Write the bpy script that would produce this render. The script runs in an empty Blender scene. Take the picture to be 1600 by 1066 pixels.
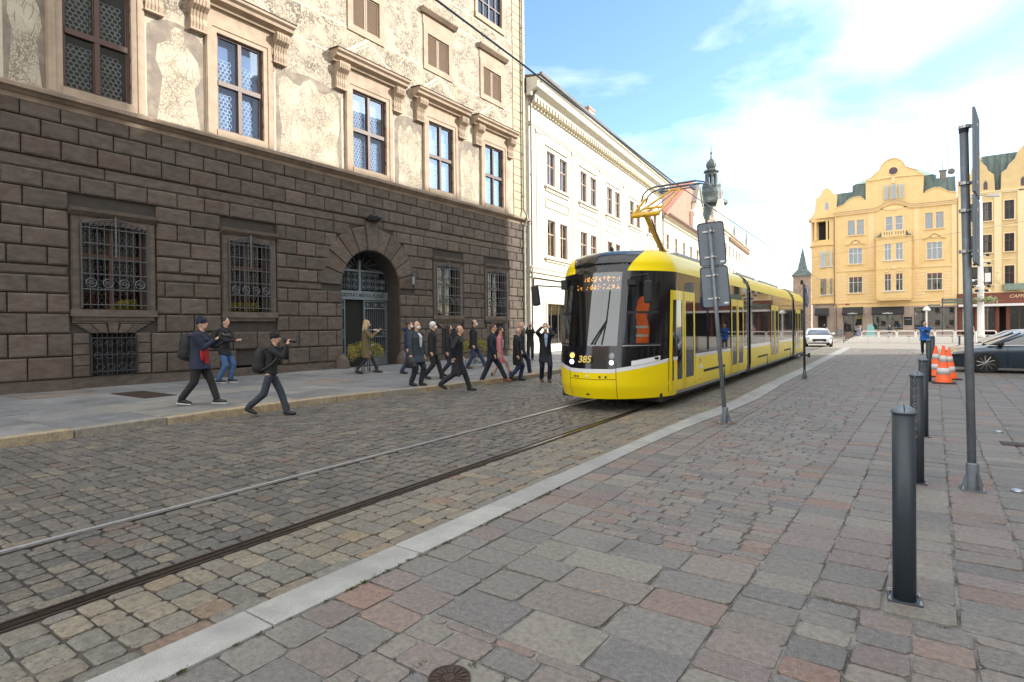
import bpy, math, random
import numpy as np
from math import sin, cos, pi, radians, sqrt, atan2
from mathutils import Vector, Matrix, Euler
random.seed(7)
S = bpy.context.scene
COL = S.collection
# ------------------------------------------------------------------ camera
CAM_H = 1.72
yaw, pitch, roll = radians(34.15), radians(.5), radians(.6)
fwd = Vector((-sin(yaw)*cos(pitch), cos(yaw)*cos(pitch), -sin(pitch)))
rt = Vector((cos(yaw), sin(yaw), 0)); up = rt.cross(fwd)
r2 = rt*cos(roll) - up*sin(roll); u2 = rt*sin(roll) + up*cos(roll)
cd = bpy.data.cameras.new('camera'); cam = bpy.data.objects.new('camera', cd); COL.objects.link(cam)
M = Matrix((r2, u2, -fwd)).transposed().to_4x4(); M.translation = (0, 0, CAM_H)
cam.matrix_world = M
cd.sensor_width = 36; cd.lens = 870/1600*36; cd.shift_y = -13.4/1600
cd.clip_start = .05; cd.clip_end = 3000
S.camera = cam
# ------------------------------------------------------------------ sky, sun, exposure
SUN_EL = radians(25); SUN_DIR = Vector((.85, .53, 0)).normalized()      # horizontal direction towards the sun
sd = Vector((SUN_DIR.x*cos(SUN_EL), SUN_DIR.y*cos(SUN_EL), sin(SUN_EL)))
ld = bpy.data.lights.new('sun', 'SUN'); ld.energy = 2.2; ld.angle = radians(.6); ld.color = (1, .945, .86)
lo = bpy.data.objects.new('sun', ld); COL.objects.link(lo); lo.rotation_euler = sd.to_track_quat('Z', 'Y').to_euler()
W = bpy.data.worlds.new('World'); S.world = W; W.use_nodes = True
nt = W.node_tree; nt.nodes.clear(); N = nt.nodes.new; L = nt.links.new
out = N('ShaderNodeOutputWorld'); bg = N('ShaderNodeBackground'); L(bg.outputs[0], out.inputs[0])
sky = N('ShaderNodeTexSky'); sky.sky_type = 'NISHITA'; sky.sun_disc = False
sky.sun_elevation = SUN_EL; sky.sun_rotation = atan2(sd.x, sd.y); sky.air_density = 1.0; sky.dust_density = .6; sky.ozone_density = 1.6
tc = N('ShaderNodeTexCoord'); mp = N('ShaderNodeMapping'); mp.inputs['Scale'].default_value = (1.0, 1.0, 2.6); mp.inputs['Location'].default_value = (3.1, .9, .6)
L(tc.outputs['Generated'], mp.inputs[0])
n1 = N('ShaderNodeTexNoise'); n1.inputs['Scale'].default_value = 2.1; n1.inputs['Detail'].default_value = 8; n1.inputs['Roughness'].default_value = .52; n1.inputs['Distortion'].default_value = .35
L(mp.outputs[0], n1.inputs['Vector'])
rp = N('ShaderNodeValToRGB'); rp.color_ramp.elements[0].position = .47; rp.color_ramp.elements[1].position = .9
L(n1.outputs['Fac'], rp.inputs[0])
sx = N('ShaderNodeSeparateXYZ'); L(tc.outputs['Generated'], sx.inputs[0])
hz = N('ShaderNodeMapRange'); hz.inputs[1].default_value = .03; hz.inputs[2].default_value = .24; hz.inputs[3].default_value = .36; hz.inputs[4].default_value = 0
L(sx.outputs['Z'], hz.inputs[0])
dt = N('ShaderNodeVectorMath'); dt.operation = 'DOT_PRODUCT'; dt.inputs[1].default_value = (.45, -.75, .48); L(tc.outputs['Generated'], dt.inputs[0])      # unseen cloud bank added behind the camera and overhead to lift the ambient light
bk = N('ShaderNodeMapRange'); bk.inputs[1].default_value = .05; bk.inputs[2].default_value = .5; bk.inputs[3].default_value = 0; bk.inputs[4].default_value = .85; L(dt.outputs['Value'], bk.inputs[0])
m0 = N('ShaderNodeMath'); m0.operation = 'MAXIMUM'; L(rp.outputs[0], m0.inputs[0]); L(bk.outputs[0], m0.inputs[1])
mx = N('ShaderNodeMath'); mx.operation = 'MAXIMUM'; L(m0.outputs[0], mx.inputs[0]); L(hz.outputs[0], mx.inputs[1])
mul = N('ShaderNodeMath'); mul.operation = 'MULTIPLY'; mul.inputs[1].default_value = .95; L(mx.outputs[0], mul.inputs[0])
mix = N('ShaderNodeMixRGB'); L(mul.outputs[0], mix.inputs[0]); tn = N('ShaderNodeVectorMath'); tn.operation = 'MULTIPLY'; tn.inputs[1].default_value = (.78, .88, .9); L(sky.outputs[0], tn.inputs[0]); L(tn.outputs[0], mix.inputs[1]); mix.inputs[2].default_value = (6.9, 6.8, 6.5, 1)
L(mix.outputs[0], bg.inputs[0]); bg.inputs[1].default_value = .12
S.view_settings.view_transform = 'Standard'; S.view_settings.look = 'None'; S.view_settings.gamma = 1
S.view_settings.exposure = 1.78

# ------------------------------------------------------------------ materials
def mat(name, c, rough=.7, metal=0, spec=.5, var=.12, scale=4, c2=None, c2s=1.5, c2r=(.45, .65), bump=0, bscale=60, island=None, ivar=0, coat=0, emit=0, stretch=None, speck=None):
    m = bpy.data.materials.new(name); m.use_nodes = True; t = m.node_tree; n = t.nodes.new; l = t.links.new
    b = t.nodes['Principled BSDF']; b.inputs['Roughness'].default_value = rough; b.inputs['Metallic'].default_value = metal
    b.inputs['Specular IOR Level'].default_value = spec
    if coat: b.inputs['Coat Weight'].default_value = coat; b.inputs['Coat Roughness'].default_value = .04
    tcn = n('ShaderNodeTexCoord'); vec = tcn.outputs['Object']
    if stretch:
        mpp = n('ShaderNodeMapping'); mpp.inputs['Scale'].default_value = stretch; l(vec, mpp.inputs[0]); vec = mpp.outputs[0]
    col = None
    if island:
        g = n('ShaderNodeNewGeometry'); r = n('ShaderNodeValToRGB'); r.color_ramp.interpolation = 'CONSTANT'
        els = r.color_ramp.elements; k = len(island)
        while len(els) < k: els.new(1)
        acc = 0; tot = sum(w for _, w in island)
        for e, (cc, w) in zip(els, island): e.position = acc/tot; e.color = (*cc, 1); acc += w
        l(g.outputs['Random Per Island'], r.inputs[0]); col = r.outputs[0]
        if ivar:
            h = n('ShaderNodeMath'); h.operation = 'MULTIPLY'; h.inputs[1].default_value = 37.7; l(g.outputs['Random Per Island'], h.inputs[0])
            fr = n('ShaderNodeMath'); fr.operation = 'FRACT'; l(h.outputs[0], fr.inputs[0])
            mr = n('ShaderNodeMapRange'); mr.inputs[3].default_value = 1-ivar; mr.inputs[4].default_value = 1+ivar; l(fr.outputs[0], mr.inputs[0])
            vm = n('ShaderNodeVectorMath'); vm.operation = 'SCALE'; l(col, vm.inputs[0]); l(mr.outputs[0], vm.inputs['Scale']); col = vm.outputs[0]
    if var:
        nz = n('ShaderNodeTexNoise'); nz.inputs['Scale'].default_value = scale; nz.inputs['Detail'].default_value = 7; nz.inputs['Roughness'].default_value = .62; l(vec, nz.inputs['Vector'])
        mr = n('ShaderNodeMapRange'); mr.inputs[1].default_value = .3; mr.inputs[2].default_value = .7; mr.inputs[3].default_value = 1-var; mr.inputs[4].default_value = 1+var; l(nz.outputs['Fac'], mr.inputs[0])
        vm = n('ShaderNodeVectorMath'); vm.operation = 'SCALE'
        if col: l(col, vm.inputs[0])
        else: vm.inputs[0].default_value = c
        l(mr.outputs[0], vm.inputs['Scale']); col = vm.outputs[0]
    if c2:
        nz = n('ShaderNodeTexNoise'); nz.inputs['Scale'].default_value = c2s; nz.inputs['Detail'].default_value = 8; nz.inputs['Roughness'].default_value = .6; l(vec, nz.inputs['Vector'])
        mr = n('ShaderNodeMapRange'); mr.inputs[1].default_value = c2r[0]; mr.inputs[2].default_value = c2r[1]; l(nz.outputs['Fac'], mr.inputs[0])
        mm = n('ShaderNodeMixRGB'); l(mr.outputs[0], mm.inputs[0])
        if col: l(col, mm.inputs[1])
        else: mm.inputs[1].default_value = (*c, 1)
        mm.inputs[2].default_value = (*c2, 1); col = mm.outputs[0]
    if speck:
        nz = n('ShaderNodeTexNoise'); nz.inputs['Scale'].default_value = speck[1]; nz.inputs['Detail'].default_value = 2; l(vec, nz.inputs['Vector'])
        mr = n('ShaderNodeMapRange'); mr.inputs[1].default_value = speck[2]; mr.inputs[2].default_value = speck[2]+.06; l(nz.outputs['Fac'], mr.inputs[0])
        mm = n('ShaderNodeMixRGB'); l(mr.outputs[0], mm.inputs[0])
        if col: l(col, mm.inputs[1])
        else: mm.inputs[1].default_value = (*c, 1)
        mm.inputs[2].default_value = (*speck[0], 1); col = mm.outputs[0]
    if col: l(col, b.inputs['Base Color'])
    else: b.inputs['Base Color'].default_value = (*c, 1)
    if emit: b.inputs['Emission Color'].default_value = (*c, 1); b.inputs['Emission Strength'].default_value = emit
    if bump:
        nz = n('ShaderNodeTexNoise'); nz.inputs['Scale'].default_value = bscale; nz.inputs['Detail'].default_value = 5; nz.inputs['Roughness'].default_value = .65; l(vec, nz.inputs['Vector'])
        bp = n('ShaderNodeBump'); bp.inputs['Strength'].default_value = 1; bp.inputs['Distance'].default_value = bump; l(nz.outputs['Fac'], bp.inputs['Height']); l(bp.outputs[0], b.inputs['Normal'])
    return m
def glass(name, tint=(.75, .8, .82), refl=.35, rough=.02, col=(1, 1, 1), wave=0, ior=1.5):
    m = bpy.data.materials.new(name); m.use_nodes = True; t = m.node_tree; t.nodes.clear(); n = t.nodes.new; l = t.links.new
    o = n('ShaderNodeOutputMaterial'); tr = n('ShaderNodeBsdfTransparent'); tr.inputs[0].default_value = (*tint, 1)
    gl = n('ShaderNodeBsdfGlossy'); gl.inputs['Roughness'].default_value = rough; gl.inputs[0].default_value = (*col, 1)
    fr = n('ShaderNodeFresnel'); fr.inputs[0].default_value = ior
    mr = n('ShaderNodeMapRange'); mr.inputs[3].default_value = refl; mr.inputs[4].default_value = 1; l(fr.outputs[0], mr.inputs[0])
    ms = n('ShaderNodeMixShader'); l(mr.outputs[0], ms.inputs[0]); l(tr.outputs[0], ms.inputs[1]); l(gl.outputs[0], ms.inputs[2]); l(ms.outputs[0], o.inputs[0])
    if wave:
        tcn = n('ShaderNodeTexCoord'); nz = n('ShaderNodeTexNoise'); nz.inputs['Scale'].default_value = 2.5; l(tcn.outputs['Object'], nz.inputs['Vector'])
        bp = n('ShaderNodeBump'); bp.inputs['Distance'].default_value = wave; l(nz.outputs['Fac'], bp.inputs['Height']); l(bp.outputs[0], gl.inputs['Normal'])
    return m
# ------------------------------------------------------------------ mesh builder
class MB:
    def __init__(s, M=None): s.v = []; s.f = []; s.mi = []; s.M = M or Matrix(); s.m = 0
    def add(s, vs, fs):
        o = len(s.v); s.v += [s.M @ Vector(v) for v in vs]; s.f += [[i+o for i in f] for f in fs]; s.mi += [s.m]*len(fs)
    def box(s, x0, x1, y0, y1, z0, z1):
        s.add([(x0,y0,z0),(x1,y0,z0),(x1,y1,z0),(x0,y1,z0),(x0,y0,z1),(x1,y0,z1),(x1,y1,z1),(x0,y1,z1)],
              [(0,3,2,1),(4,5,6,7),(0,1,5,4),(1,2,6,5),(2,3,7,6),(3,0,4,7)])
    def quad(s, a, b, c, d): s.add([a, b, c, d], [(0, 1, 2, 3)])
    def pillow(s, x0, x1, y0, y1, z0, z1, c=.03):      # block on a wall, outer face x1 chamfered by c
        s.add([(x0,y0,z0),(x0,y1,z0),(x0,y1,z1),(x0,y0,z1),(x1-c*.6,y0,z0),(x1-c*.6,y1,z0),(x1-c*.6,y1,z1),(x1-c*.6,y0,z1),(x1,y0+c,z0+c),(x1,y1-c,z0+c),(x1,y1-c,z1-c),(x1,y0+c,z1-c)],
              [(8,9,10,11),(4,5,9,8),(5,6,10,9),(6,7,11,10),(7,4,8,11),(0,1,5,4),(1,2,6,5),(2,3,7,6),(3,0,4,7)])
    def prism(s, pts, x0, x1, c=0):                    # polygon in (y,z) extruded along x
        k = len(pts); a = [(x0, p[0], p[1]) for p in pts]; b = [(x1-(c*.6 if c else 0), p[0], p[1]) for p in pts]
        fs = [tuple(range(k-1, -1, -1))] + [(i, (i+1) % k, (i+1) % k+k, i+k) for i in range(k)]
        if c:
            cy = sum(p[0] for p in pts)/k; cz = sum(p[1] for p in pts)/k
            d = []
            for p in pts:
                r = sqrt((p[0]-cy)**2+(p[1]-cz)**2) or 1; q = 1-min(.45, 1.3*c/r); d.append((x1, cy+(p[0]-cy)*q, cz+(p[1]-cz)*q))
            fs += [(i+k, (i+1) % k+k, (i+1) % k+2*k, i+2*k) for i in range(k)]; fs.append(tuple(range(2*k, 3*k))); s.add(a+b+d, fs)
        else: fs.append(tuple(range(k, 2*k))); s.add(a+b, fs)
    def prismz(s, pts, z0, z1):
        k = len(pts); s.add([(p[0], p[1], z0) for p in pts]+[(p[0], p[1], z1) for p in pts],
                            [tuple(range(k-1, -1, -1)), tuple(range(k, 2*k))]+[(i, (i+1) % k, (i+1) % k+k, i+k) for i in range(k)])
    def prismy(s, pts, y0, y1):                        # polygon in (x,z) extruded along y
        k = len(pts); s.add([(p[0], y0, p[1]) for p in pts]+[(p[0], y1, p[1]) for p in pts],
                            [tuple(range(k)), tuple(range(2*k-1, k-1, -1))]+[(i, i+k, (i+1) % k+k, (i+1) % k) for i in range(k)])
    def cyl(s, p0, p1, r0, r1=None, n=10, caps=True):
        r1 = r0 if r1 is None else r1; p0 = Vector(p0); p1 = Vector(p1); d = (p1-p0)
        if d.length < 1e-6: return
        d.normalize(); a = d.orthogonal().normalized(); b = d.cross(a); vs = []
        for p, r in ((p0, r0), (p1, r1)):
            for i in range(n): t = 2*pi*i/n; vs.append(p+a*(r*cos(t))+b*(r*sin(t)))
        fs = [(i, (i+1) % n, (i+1) % n+n, i+n) for i in range(n)]
        if caps: fs += [tuple(range(n-1, -1, -1)), tuple(range(n, 2*n))]
        s.add(vs, fs)
    def tube(s, pts, r, n=6):
        for a, b in zip(pts, pts[1:]): s.cyl(a, b, r, n=n)
    def lathe(s, prof, c=(0, 0, 0), n=20, axis='z'):   # prof: (r, h)
        vs = []
        for r, h in prof:
            for i in range(n):
                t = 2*pi*i/n
                p = (r*cos(t), r*sin(t), h) if axis == 'z' else ((h, r*cos(t), r*sin(t)) if axis == 'x' else (r*cos(t), h, r*sin(t)))
                vs.append((p[0]+c[0], p[1]+c[1], p[2]+c[2]))
        fs = []
        for k in range(len(prof)-1): fs += [(k*n+i, k*n+(i+1) % n, (k+1)*n+(i+1) % n, (k+1)*n+i) for i in range(n)]
        fs += [tuple(range(n-1, -1, -1)), tuple(range((len(prof)-1)*n, len(prof)*n))]
        s.add(vs, fs)
    def ring(s, c, r, t, n=14, axis='x', m=4):         # torus
        vs = []; fs = []
        for i in range(n):
            a = 2*pi*i/n
            for j in range(m):
                b = 2*pi*j/m; rr = r+t*cos(b); h = t*sin(b)
                p = (h, rr*cos(a), rr*sin(a)) if axis == 'x' else ((rr*cos(a), h, rr*sin(a)) if axis == 'y' else (rr*cos(a), rr*sin(a), h))
                vs.append((p[0]+c[0], p[1]+c[1], p[2]+c[2]))
        for i in range(n):
            for j in range(m): fs.append((i*m+j, i*m+(j+1) % m, ((i+1) % n)*m+(j+1) % m, ((i+1) % n)*m+j))
        s.add(vs, fs)
    def ell(s, c, r, R=None, nu=14, nv=9):
        vs = []; R = R or Matrix.Identity(3); c = Vector(c)
        for j in range(nv+1):
            ph = pi*j/nv
            for i in range(nu):
                t = 2*pi*i/nu; vs.append(c + R @ Vector((r[0]*sin(ph)*cos(t), r[1]*sin(ph)*sin(t), r[2]*cos(ph))))
        s.add(vs, [(j*nu+i, j*nu+(i+1) % nu, (j+1)*nu+(i+1) % nu, (j+1)*nu+i) for j in range(nv) for i in range(nu)])
    def build(s, name, mats, parent=None, smooth=False, bevel=0, fixn=False):
        me = bpy.data.meshes.new(name); me.from_pydata([tuple(v) for v in s.v], [], s.f)
        mats = mats if isinstance(mats, (list, tuple)) else [mats]
        for m in mats: me.materials.append(m)
        if len(mats) > 1: me.polygons.foreach_set('material_index', s.mi)
        if smooth: me.polygons.foreach_set('use_smooth', [True]*len(me.polygons))
        me.update()
        if fixn:
            import bmesh
            b = bmesh.new(); b.from_mesh(me); bmesh.ops.remove_doubles(b, verts=b.verts, dist=.0001); bmesh.ops.recalc_face_normals(b, faces=b.faces); b.to_mesh(me); b.free()
        o = bpy.data.objects.new(name, me); COL.objects.link(o)
        if parent: o.parent = parent
        if bevel:
            bv = o.modifiers.new('bevel', 'BEVEL'); bv.width = bevel; bv.segments = 2; bv.limit_method = 'ANGLE'
        return o
def tag(o, label=None, cat=None, group=None, kind=None):
    for k, v in (('label', label), ('category', cat), ('group', group), ('kind', kind)):
        if v: o[k] = v
    return o
def thing(name, label, cat, loc=(0, 0, 0), rz=0, group=None):
    o = bpy.data.objects.new(name, None); COL.objects.link(o); o.empty_display_size = .2
    o.location = loc; o.rotation_euler = (0, 0, rz); return tag(o, label, cat, group)
def struct(o): return tag(o, kind='structure')
def copy_tree(o, parent=None):
    c = o.copy(); COL.objects.link(c); c.parent = parent
    for ch in o.children: copy_tree(ch, c)
    return c
def text_mesh(name, txt, size, m, M, parent, depth=.004, shear=0, bold=0, align='CENTER'):
    cu = bpy.data.curves.new(name, 'FONT'); cu.body = txt; cu.size = size; cu.extrude = depth; cu.shear = shear; cu.offset = bold; cu.align_x = align; cu.align_y = 'CENTER'
    ob = bpy.data.objects.new(name, cu); COL.objects.link(ob); dg = bpy.context.evaluated_depsgraph_get(); dg.update()
    me = bpy.data.meshes.new_from_object(ob.evaluated_get(dg)); bpy.data.objects.remove(ob); me.transform(M); me.materials.clear(); me.materials.append(m)
    me.name = name; o = bpy.data.objects.new(name, me); COL.objects.link(o); o.parent = parent; return o
def onwall(x, y, z, flip=False):    # text plane: reads along +y (seen from +x side), up z
    return Matrix(((0, 0, 1, x), (-1 if flip else 1, 0, 0, y), (0, 1, 0, z), (0, 0, 0, 1)))
# ================================================================== GROUND
M_grout_road = mat('sand_joint', (.04, .036, .03), .95, var=.35, scale=30, c2=(.12, .11, .09), c2s=.5, c2r=(.5, .62), bump=.004, bscale=120)
M_grout = mat('gravel_joint', (.07, .065, .055), .95, var=.6, scale=160, c2=(.27, .26, .245), c2s=2.6, c2r=(.42, .6), speck=((.4, .39, .37), 150, .6), bump=.006, bscale=200)
M_sett = mat('road_setts', (.2, .18, .15), .55, island=[((.112, .104, .092), 5), ((.135, .123, .106), 5), ((.098, .092, .084), 4), ((.15, .132, .104), 2.2), ((.124, .112, .097), 4), ((.165, .142, .105), .8), ((.13, .1, .08), .6)], ivar=.13, var=.42, scale=22, speck=((.05, .046, .042), 60, .6), bump=.012, bscale=30, spec=.5)
M_sett_warm = mat('warm_road_setts', (.2, .18, .15), .65, island=[((.18, .162, .128), 5), ((.205, .176, .13), 4), ((.155, .145, .122), 4), ((.225, .18, .12), 1.2), ((.172, .15, .118), 4), ((.19, .135, .095), .8)], ivar=.1, var=.34, scale=20, speck=((.08, .07, .055), 60, .61), bump=.01, bscale=30)
PAL = [((.178, .164, .147), 7), ((.16, .149, .136), 5), ((.19, .165, .144), 5), ((.185, .152, .138), 4), ((.205, .153, .128), 2.2), ((.215, .143, .112), 1.2), ((.15, .14, .132), 4), ((.2, .182, .155), 3)]
M_pave = mat('porphyry_pavers', (.17, .15, .14), .68, island=PAL, ivar=.1, var=.3, scale=26, speck=((.28, .27, .25), 110, .62), bump=.008, bscale=45, c2=(.1, .095, .09), c2s=.9, c2r=(.58, .8))
M_slab = mat('pavement_slabs', (.2, .2, .19), .7, island=[((.2, .2, .195), 6), ((.17, .175, .18), 5), ((.23, .22, .2), 4), ((.15, .155, .16), 3), ((.22, .18, .15), .8)], ivar=.1, var=.22, scale=2.5, c2=(.12, .12, .115), c2s=.7, c2r=(.52, .7), bump=.002, bscale=60)
M_kerb = mat('sandstone_kerb', (.33, .27, .18), .8, island=[((.33, .26, .17), 3), ((.27, .235, .175), 3), ((.36, .27, .16), 2), ((.24, .22, .18), 2)], ivar=.1, var=.3, scale=8, bump=.008, bscale=25, speck=((.16, .13, .09), 40, .6))
M_granite = mat('granite_band', (.34, .335, .31), .75, island=[((.36, .355, .33), 3), ((.32, .315, .3), 3), ((.3, .3, .29), 2)], ivar=.05, var=.16, scale=5, speck=((.22, .22, .21), 180, .56), bump=.003, bscale=130, c2=(.25, .245, .23), c2s=1.3, c2r=(.5, .7))
M_steel = mat('rail_steel', (.62, .62, .63), .3, metal=.6, var=.15, scale=20)  # left rail: bright reflection put into a partly diffuse steel colour
M_steel2 = mat('dark_reflection_rail_steel', (.22, .215, .21), .25, metal=1, var=.15, scale=20)  # same steel for the right rail, coloured dark to mimic a dark reflection
M_rust = mat('rusty_rail_side', (.07, .05, .04), .6, metal=.3, var=.3, scale=30)
M_iron = mat('cast_iron', (.085, .06, .05), .65, metal=.5, var=.3, scale=40, bump=.003, bscale=80)
def sheet(name, pts, z, m):
    b = MB(); b.add([(x, y, z) for x, y in pts], [tuple(range(len(pts)))]); return struct(b.build(name, m))
M_far = mat('square_paving', (.27, .24, .2), .85, var=.16, scale=.8, c2=(.2, .18, .155), c2s=6, c2r=(.45, .7), bump=.01, bscale=14)
sheet('ground', [(-900, -900), (900, -900), (900, 1500), (-900, 1500)], -.06, M_far)
sheet('road', [(-11.4, -8), (-2.9, -8), (-2.9, 46), (-11.4, 46)], -.016, M_grout_road)
sheet('plaza', [(-2.9, -8), (14.5, -8), (14.5, 46), (-2.9, 46)], -.011, M_grout)
struct(sheet('square', [(-60, 46), (60, 46), (60, 91.2), (-60, 91.2)], -.004, M_far))
def paving(name, cells, m, z=0., gap=.006, cut=.02, dome=.006, tilt=.003, depth=.05, fine=True, jit=.006):
    rng = np.random.default_rng(len(cells)); V = []; F = []; o = 0
    for c in cells:
        P = np.array(c, float); cen = P.mean(0); P = P + rng.uniform(-jit, jit, (4, 2))
        d = cen-P; dl = np.linalg.norm(d, axis=1, keepdims=True); P = P + d/dl*gap*1.4
        pts = []
        if fine:
            for i in range(4):
                a = P[i-1]-P[i]; b = P[(i+1) % 4]-P[i]; la = np.linalg.norm(a); lb = np.linalg.norm(b); k = cut*rng.uniform(.6, 1.5)
                pts.append(P[i]+a/la*min(k, la*.3)); pts.append(P[i]+b/lb*min(k, lb*.3))
        else: pts = list(P)
        pts = np.array(pts); n = len(pts); tx, ty = rng.normal(0, tilt, 2)/.12; dz = rng.uniform(-tilt, tilt)
        def zz(Q, off): return z+dz+off+(Q[:, 0]-cen[0])*tx*.5+(Q[:, 1]-cen[1])*ty*.5
        r1 = cen+(pts-cen)*(1-dome*1.2/np.linalg.norm(pts-cen, axis=1, keepdims=True)); r2_ = cen+(pts-cen)*(1-dome*4/np.linalg.norm(pts-cen, axis=1, keepdims=True))
        rings = [(pts, np.full(n, z-depth)), (pts, zz(pts, -dome)), (r1, zz(r1, -dome*.35)), (r2_, zz(r2_, 0))] if fine else [(pts, np.full(n, z-depth)), (pts, zz(pts, -dome)), (r2_, zz(r2_, 0))]
        for Q, h in rings: V.append(np.column_stack([Q, h]))
        for k in range(len(rings)-1):
            for i in range(n): F.append((o+k*n+i, o+k*n+(i+1) % n, o+(k+1)*n+(i+1) % n, o+(k+1)*n+i))
        F.append(tuple(range(o+(len(rings)-1)*n, o+len(rings)*n))); o += n*len(rings)
    me = bpy.data.meshes.new(name); me.from_pydata(np.vstack(V).tolist(), [], F); me.materials.append(m); me.update()
    ob = bpy.data.objects.new(name, me); COL.objects.link(ob); return struct(ob)
R = random.Random(3)
def rowsX(x0, x1, y0, y1, dy, lx, xf0=None, xf1=None, vary=.25):    # courses running across the street (along X)
    cells = []; y = y0; k = 0
    while y < y1-.02:
        h = min(dy*R.uniform(.86, 1.14), y1-y)
        a0 = xf0(y) if xf0 else x0; a1 = xf1(y) if xf1 else x1; b0 = xf0(y+h) if xf0 else x0; b1 = xf1(y+h) if xf1 else x1
        Lr = a1-a0; n = max(1, round(Lr/lx)); w = [R.uniform(1-vary, 1+vary) for _ in range(n)]
        if k % 2 and n > 1: w[0] *= .55
        t = sum(w); u = 0
        for q in w:
            u2_ = u+q/t; cells.append([(a0+Lr*u, y), (a0+Lr*u2_, y), (b0+(b1-b0)*u2_, y+h), (b0+(b1-b0)*u, y+h)]); u = u2_
        y += h; k += 1
    return cells
def colsY(edges, y0, y1, ly, vary=.2, sh=lambda y: 0):              # courses running along the street
    cells = []
    for e0, e1 in zip(edges, edges[1:]):
        y = y0-R.uniform(0, ly)
        while y < y1:
            h = ly*R.uniform(1-vary, 1+vary); a, b = max(y, y0), min(y+h, y1)
            if b-a > .05: cells.append([(e0+sh(a), a), (e1+sh(a), a), (e1+sh(b), b), (e0+sh(b), b)])
            y += h
    return cells
RL, RR = -5.79, -4.29                                               # rail centre lines
def kerbx(y):
    P = [(-8, -11.1), (8, -10.95), (12, -10.3), (16, -10.0), (20, -10.4), (46, -11.6)]
    for (a, u), (b, v) in zip(P, P[1:]):
        if y <= b: return u+(v-u)*(y-a)/(b-a)
    return -11.6
gl_, gr_ = [(-8, -3.3), (2.4, -3.26), (7, -3.17), (10, -3.12), (12.2, -2.96), (18, -2.98), (24, -2.88), (46, -2.8)], [(-8, -2.97), (2.4, -2.96), (7.3, -2.92), (9.5, -2.84), (12, -2.62), (14, -2.53), (18, -2.58), (24, -2.5), (46, -2.35)]
def interp(P):
    def f(y):
        for (a, u), (b, v) in zip(P, P[1:]):
            if y <= b: return u+(v-u)*(y-a)/(b-a)
        return P[-1][1]
    return f
gL, gR = interp(gl_), interp(gr_)
Yn, Yf = -2.5, 14
for nm, a, b, fine in (('near', Yn, Yf, True), ('far', Yf, 46, False)):
    c = rowsX(0, 0, a, b, .165, .22, kerbx, lambda y: -7.62) + rowsX(-7.36, -5.98, a, b, .155, .2) + rowsX(RL+.2, RR-.2, a, b, .155, .19)
    c += colsY([-7.62, -7.36], a, b, .34) + colsY([-5.98, RL-.045], a, b, .3) + colsY([RL+.085, RL+.2], a, b, .24) + colsY([RR-.2, RR-.075], a, b, .26)
    paving('road_setts', c, M_sett, gap=.009 if fine else .008, dome=.007, tilt=.005, fine=fine)
    c = rowsX(0, 0, a, b, .19, .23, lambda y: RR+.07, lambda y: gL(y)-.13) + [q for q in colsY([-.13, 0], a, b, .34, sh=gL)]
    paving('warm_road_setts', c, M_sett_warm, gap=.006, dome=.006, tilt=.003, fine=fine)
# granite band flush with the plaza
c = []; y = -2.6
while y < 46:
    h = 1.18*R.uniform(.9, 1.1); k = y
    while k < y+h-.01: k2 = min(k+h, y+h); c.append([(gL(k), k), (gR(k), k), (gR(k2), k2), (gL(k2), k2)]); k = k2
    y += h
paving('granite_kerb_band', c, M_granite, z=.012, gap=.003, cut=.006, dome=.004, tilt=.001, jit=.003)
sl = lambda y: .053*y
lineB = lambda y: -1.0+.053*y
c1 = []
for a, b, fine in ((Yn, 13, True), (13, 46, False)):
    c = colsY([0, .29], a, b, .26, sh=gR) + rowsX(0, 0, a, b, 10, 10) * 0
    c += rowsX(0, 0, a, b, .26, .27, lambda y: gR(y)+.29, lambda y: -2.3+max(0, (y-9)*.02))
    mid0 = lambda y: -2.3+max(0, (y-9)*.02)
    if fine:
        c += rowsX(0, 0, a, 2.5, .2, .27, mid0, lineB)
        c += rowsX(0, 0, 2.5, 4.25, .35, .5, mid0, lineB, .18) + rowsX(0, 0, 4.25, b, .128, .26, mid0, lineB)
        c += colsY([-1.0, -.64, -.36, -.1, .17, .42, .68, .95, 1.2], a, 3.95, .21, sh=sl)
        c += colsY([-1, -.63, -.26, .11], 3.95, b, .3, sh=sl) + colsY([.11, .5, .9, 1.32, 1.74, 2.1], 3.95, b, .23, sh=sl)
        c += colsY([-.0+q for q in (1.2, 1.47, 1.74, 2.02)], a, 3.95, .22, sh=sl) + rowsX(0, 0, a, b, .14, .19, lambda y: 2.1+.053*y, lambda y: max(3.2, .24*y+1.6))
    else:
        c += rowsX(0, 0, a, b, .13, .28, mid0, lineB) + colsY([-1, -.63, -.26, .11], a, b, .3, sh=sl) + colsY([.11, .5, .9, 1.32, 1.74, 2.1], a, b, .24, sh=sl)
        c += rowsX(0, 0, a, 34, .17, .3, lambda y: 2.1+.053*y, lambda y: .16*y+2.6)
    paving('plaza_pavers', c, M_pave, gap=.007 if fine else .006, cut=.02, dome=.0035, tilt=.0025, fine=fine, jit=.008)
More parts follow.
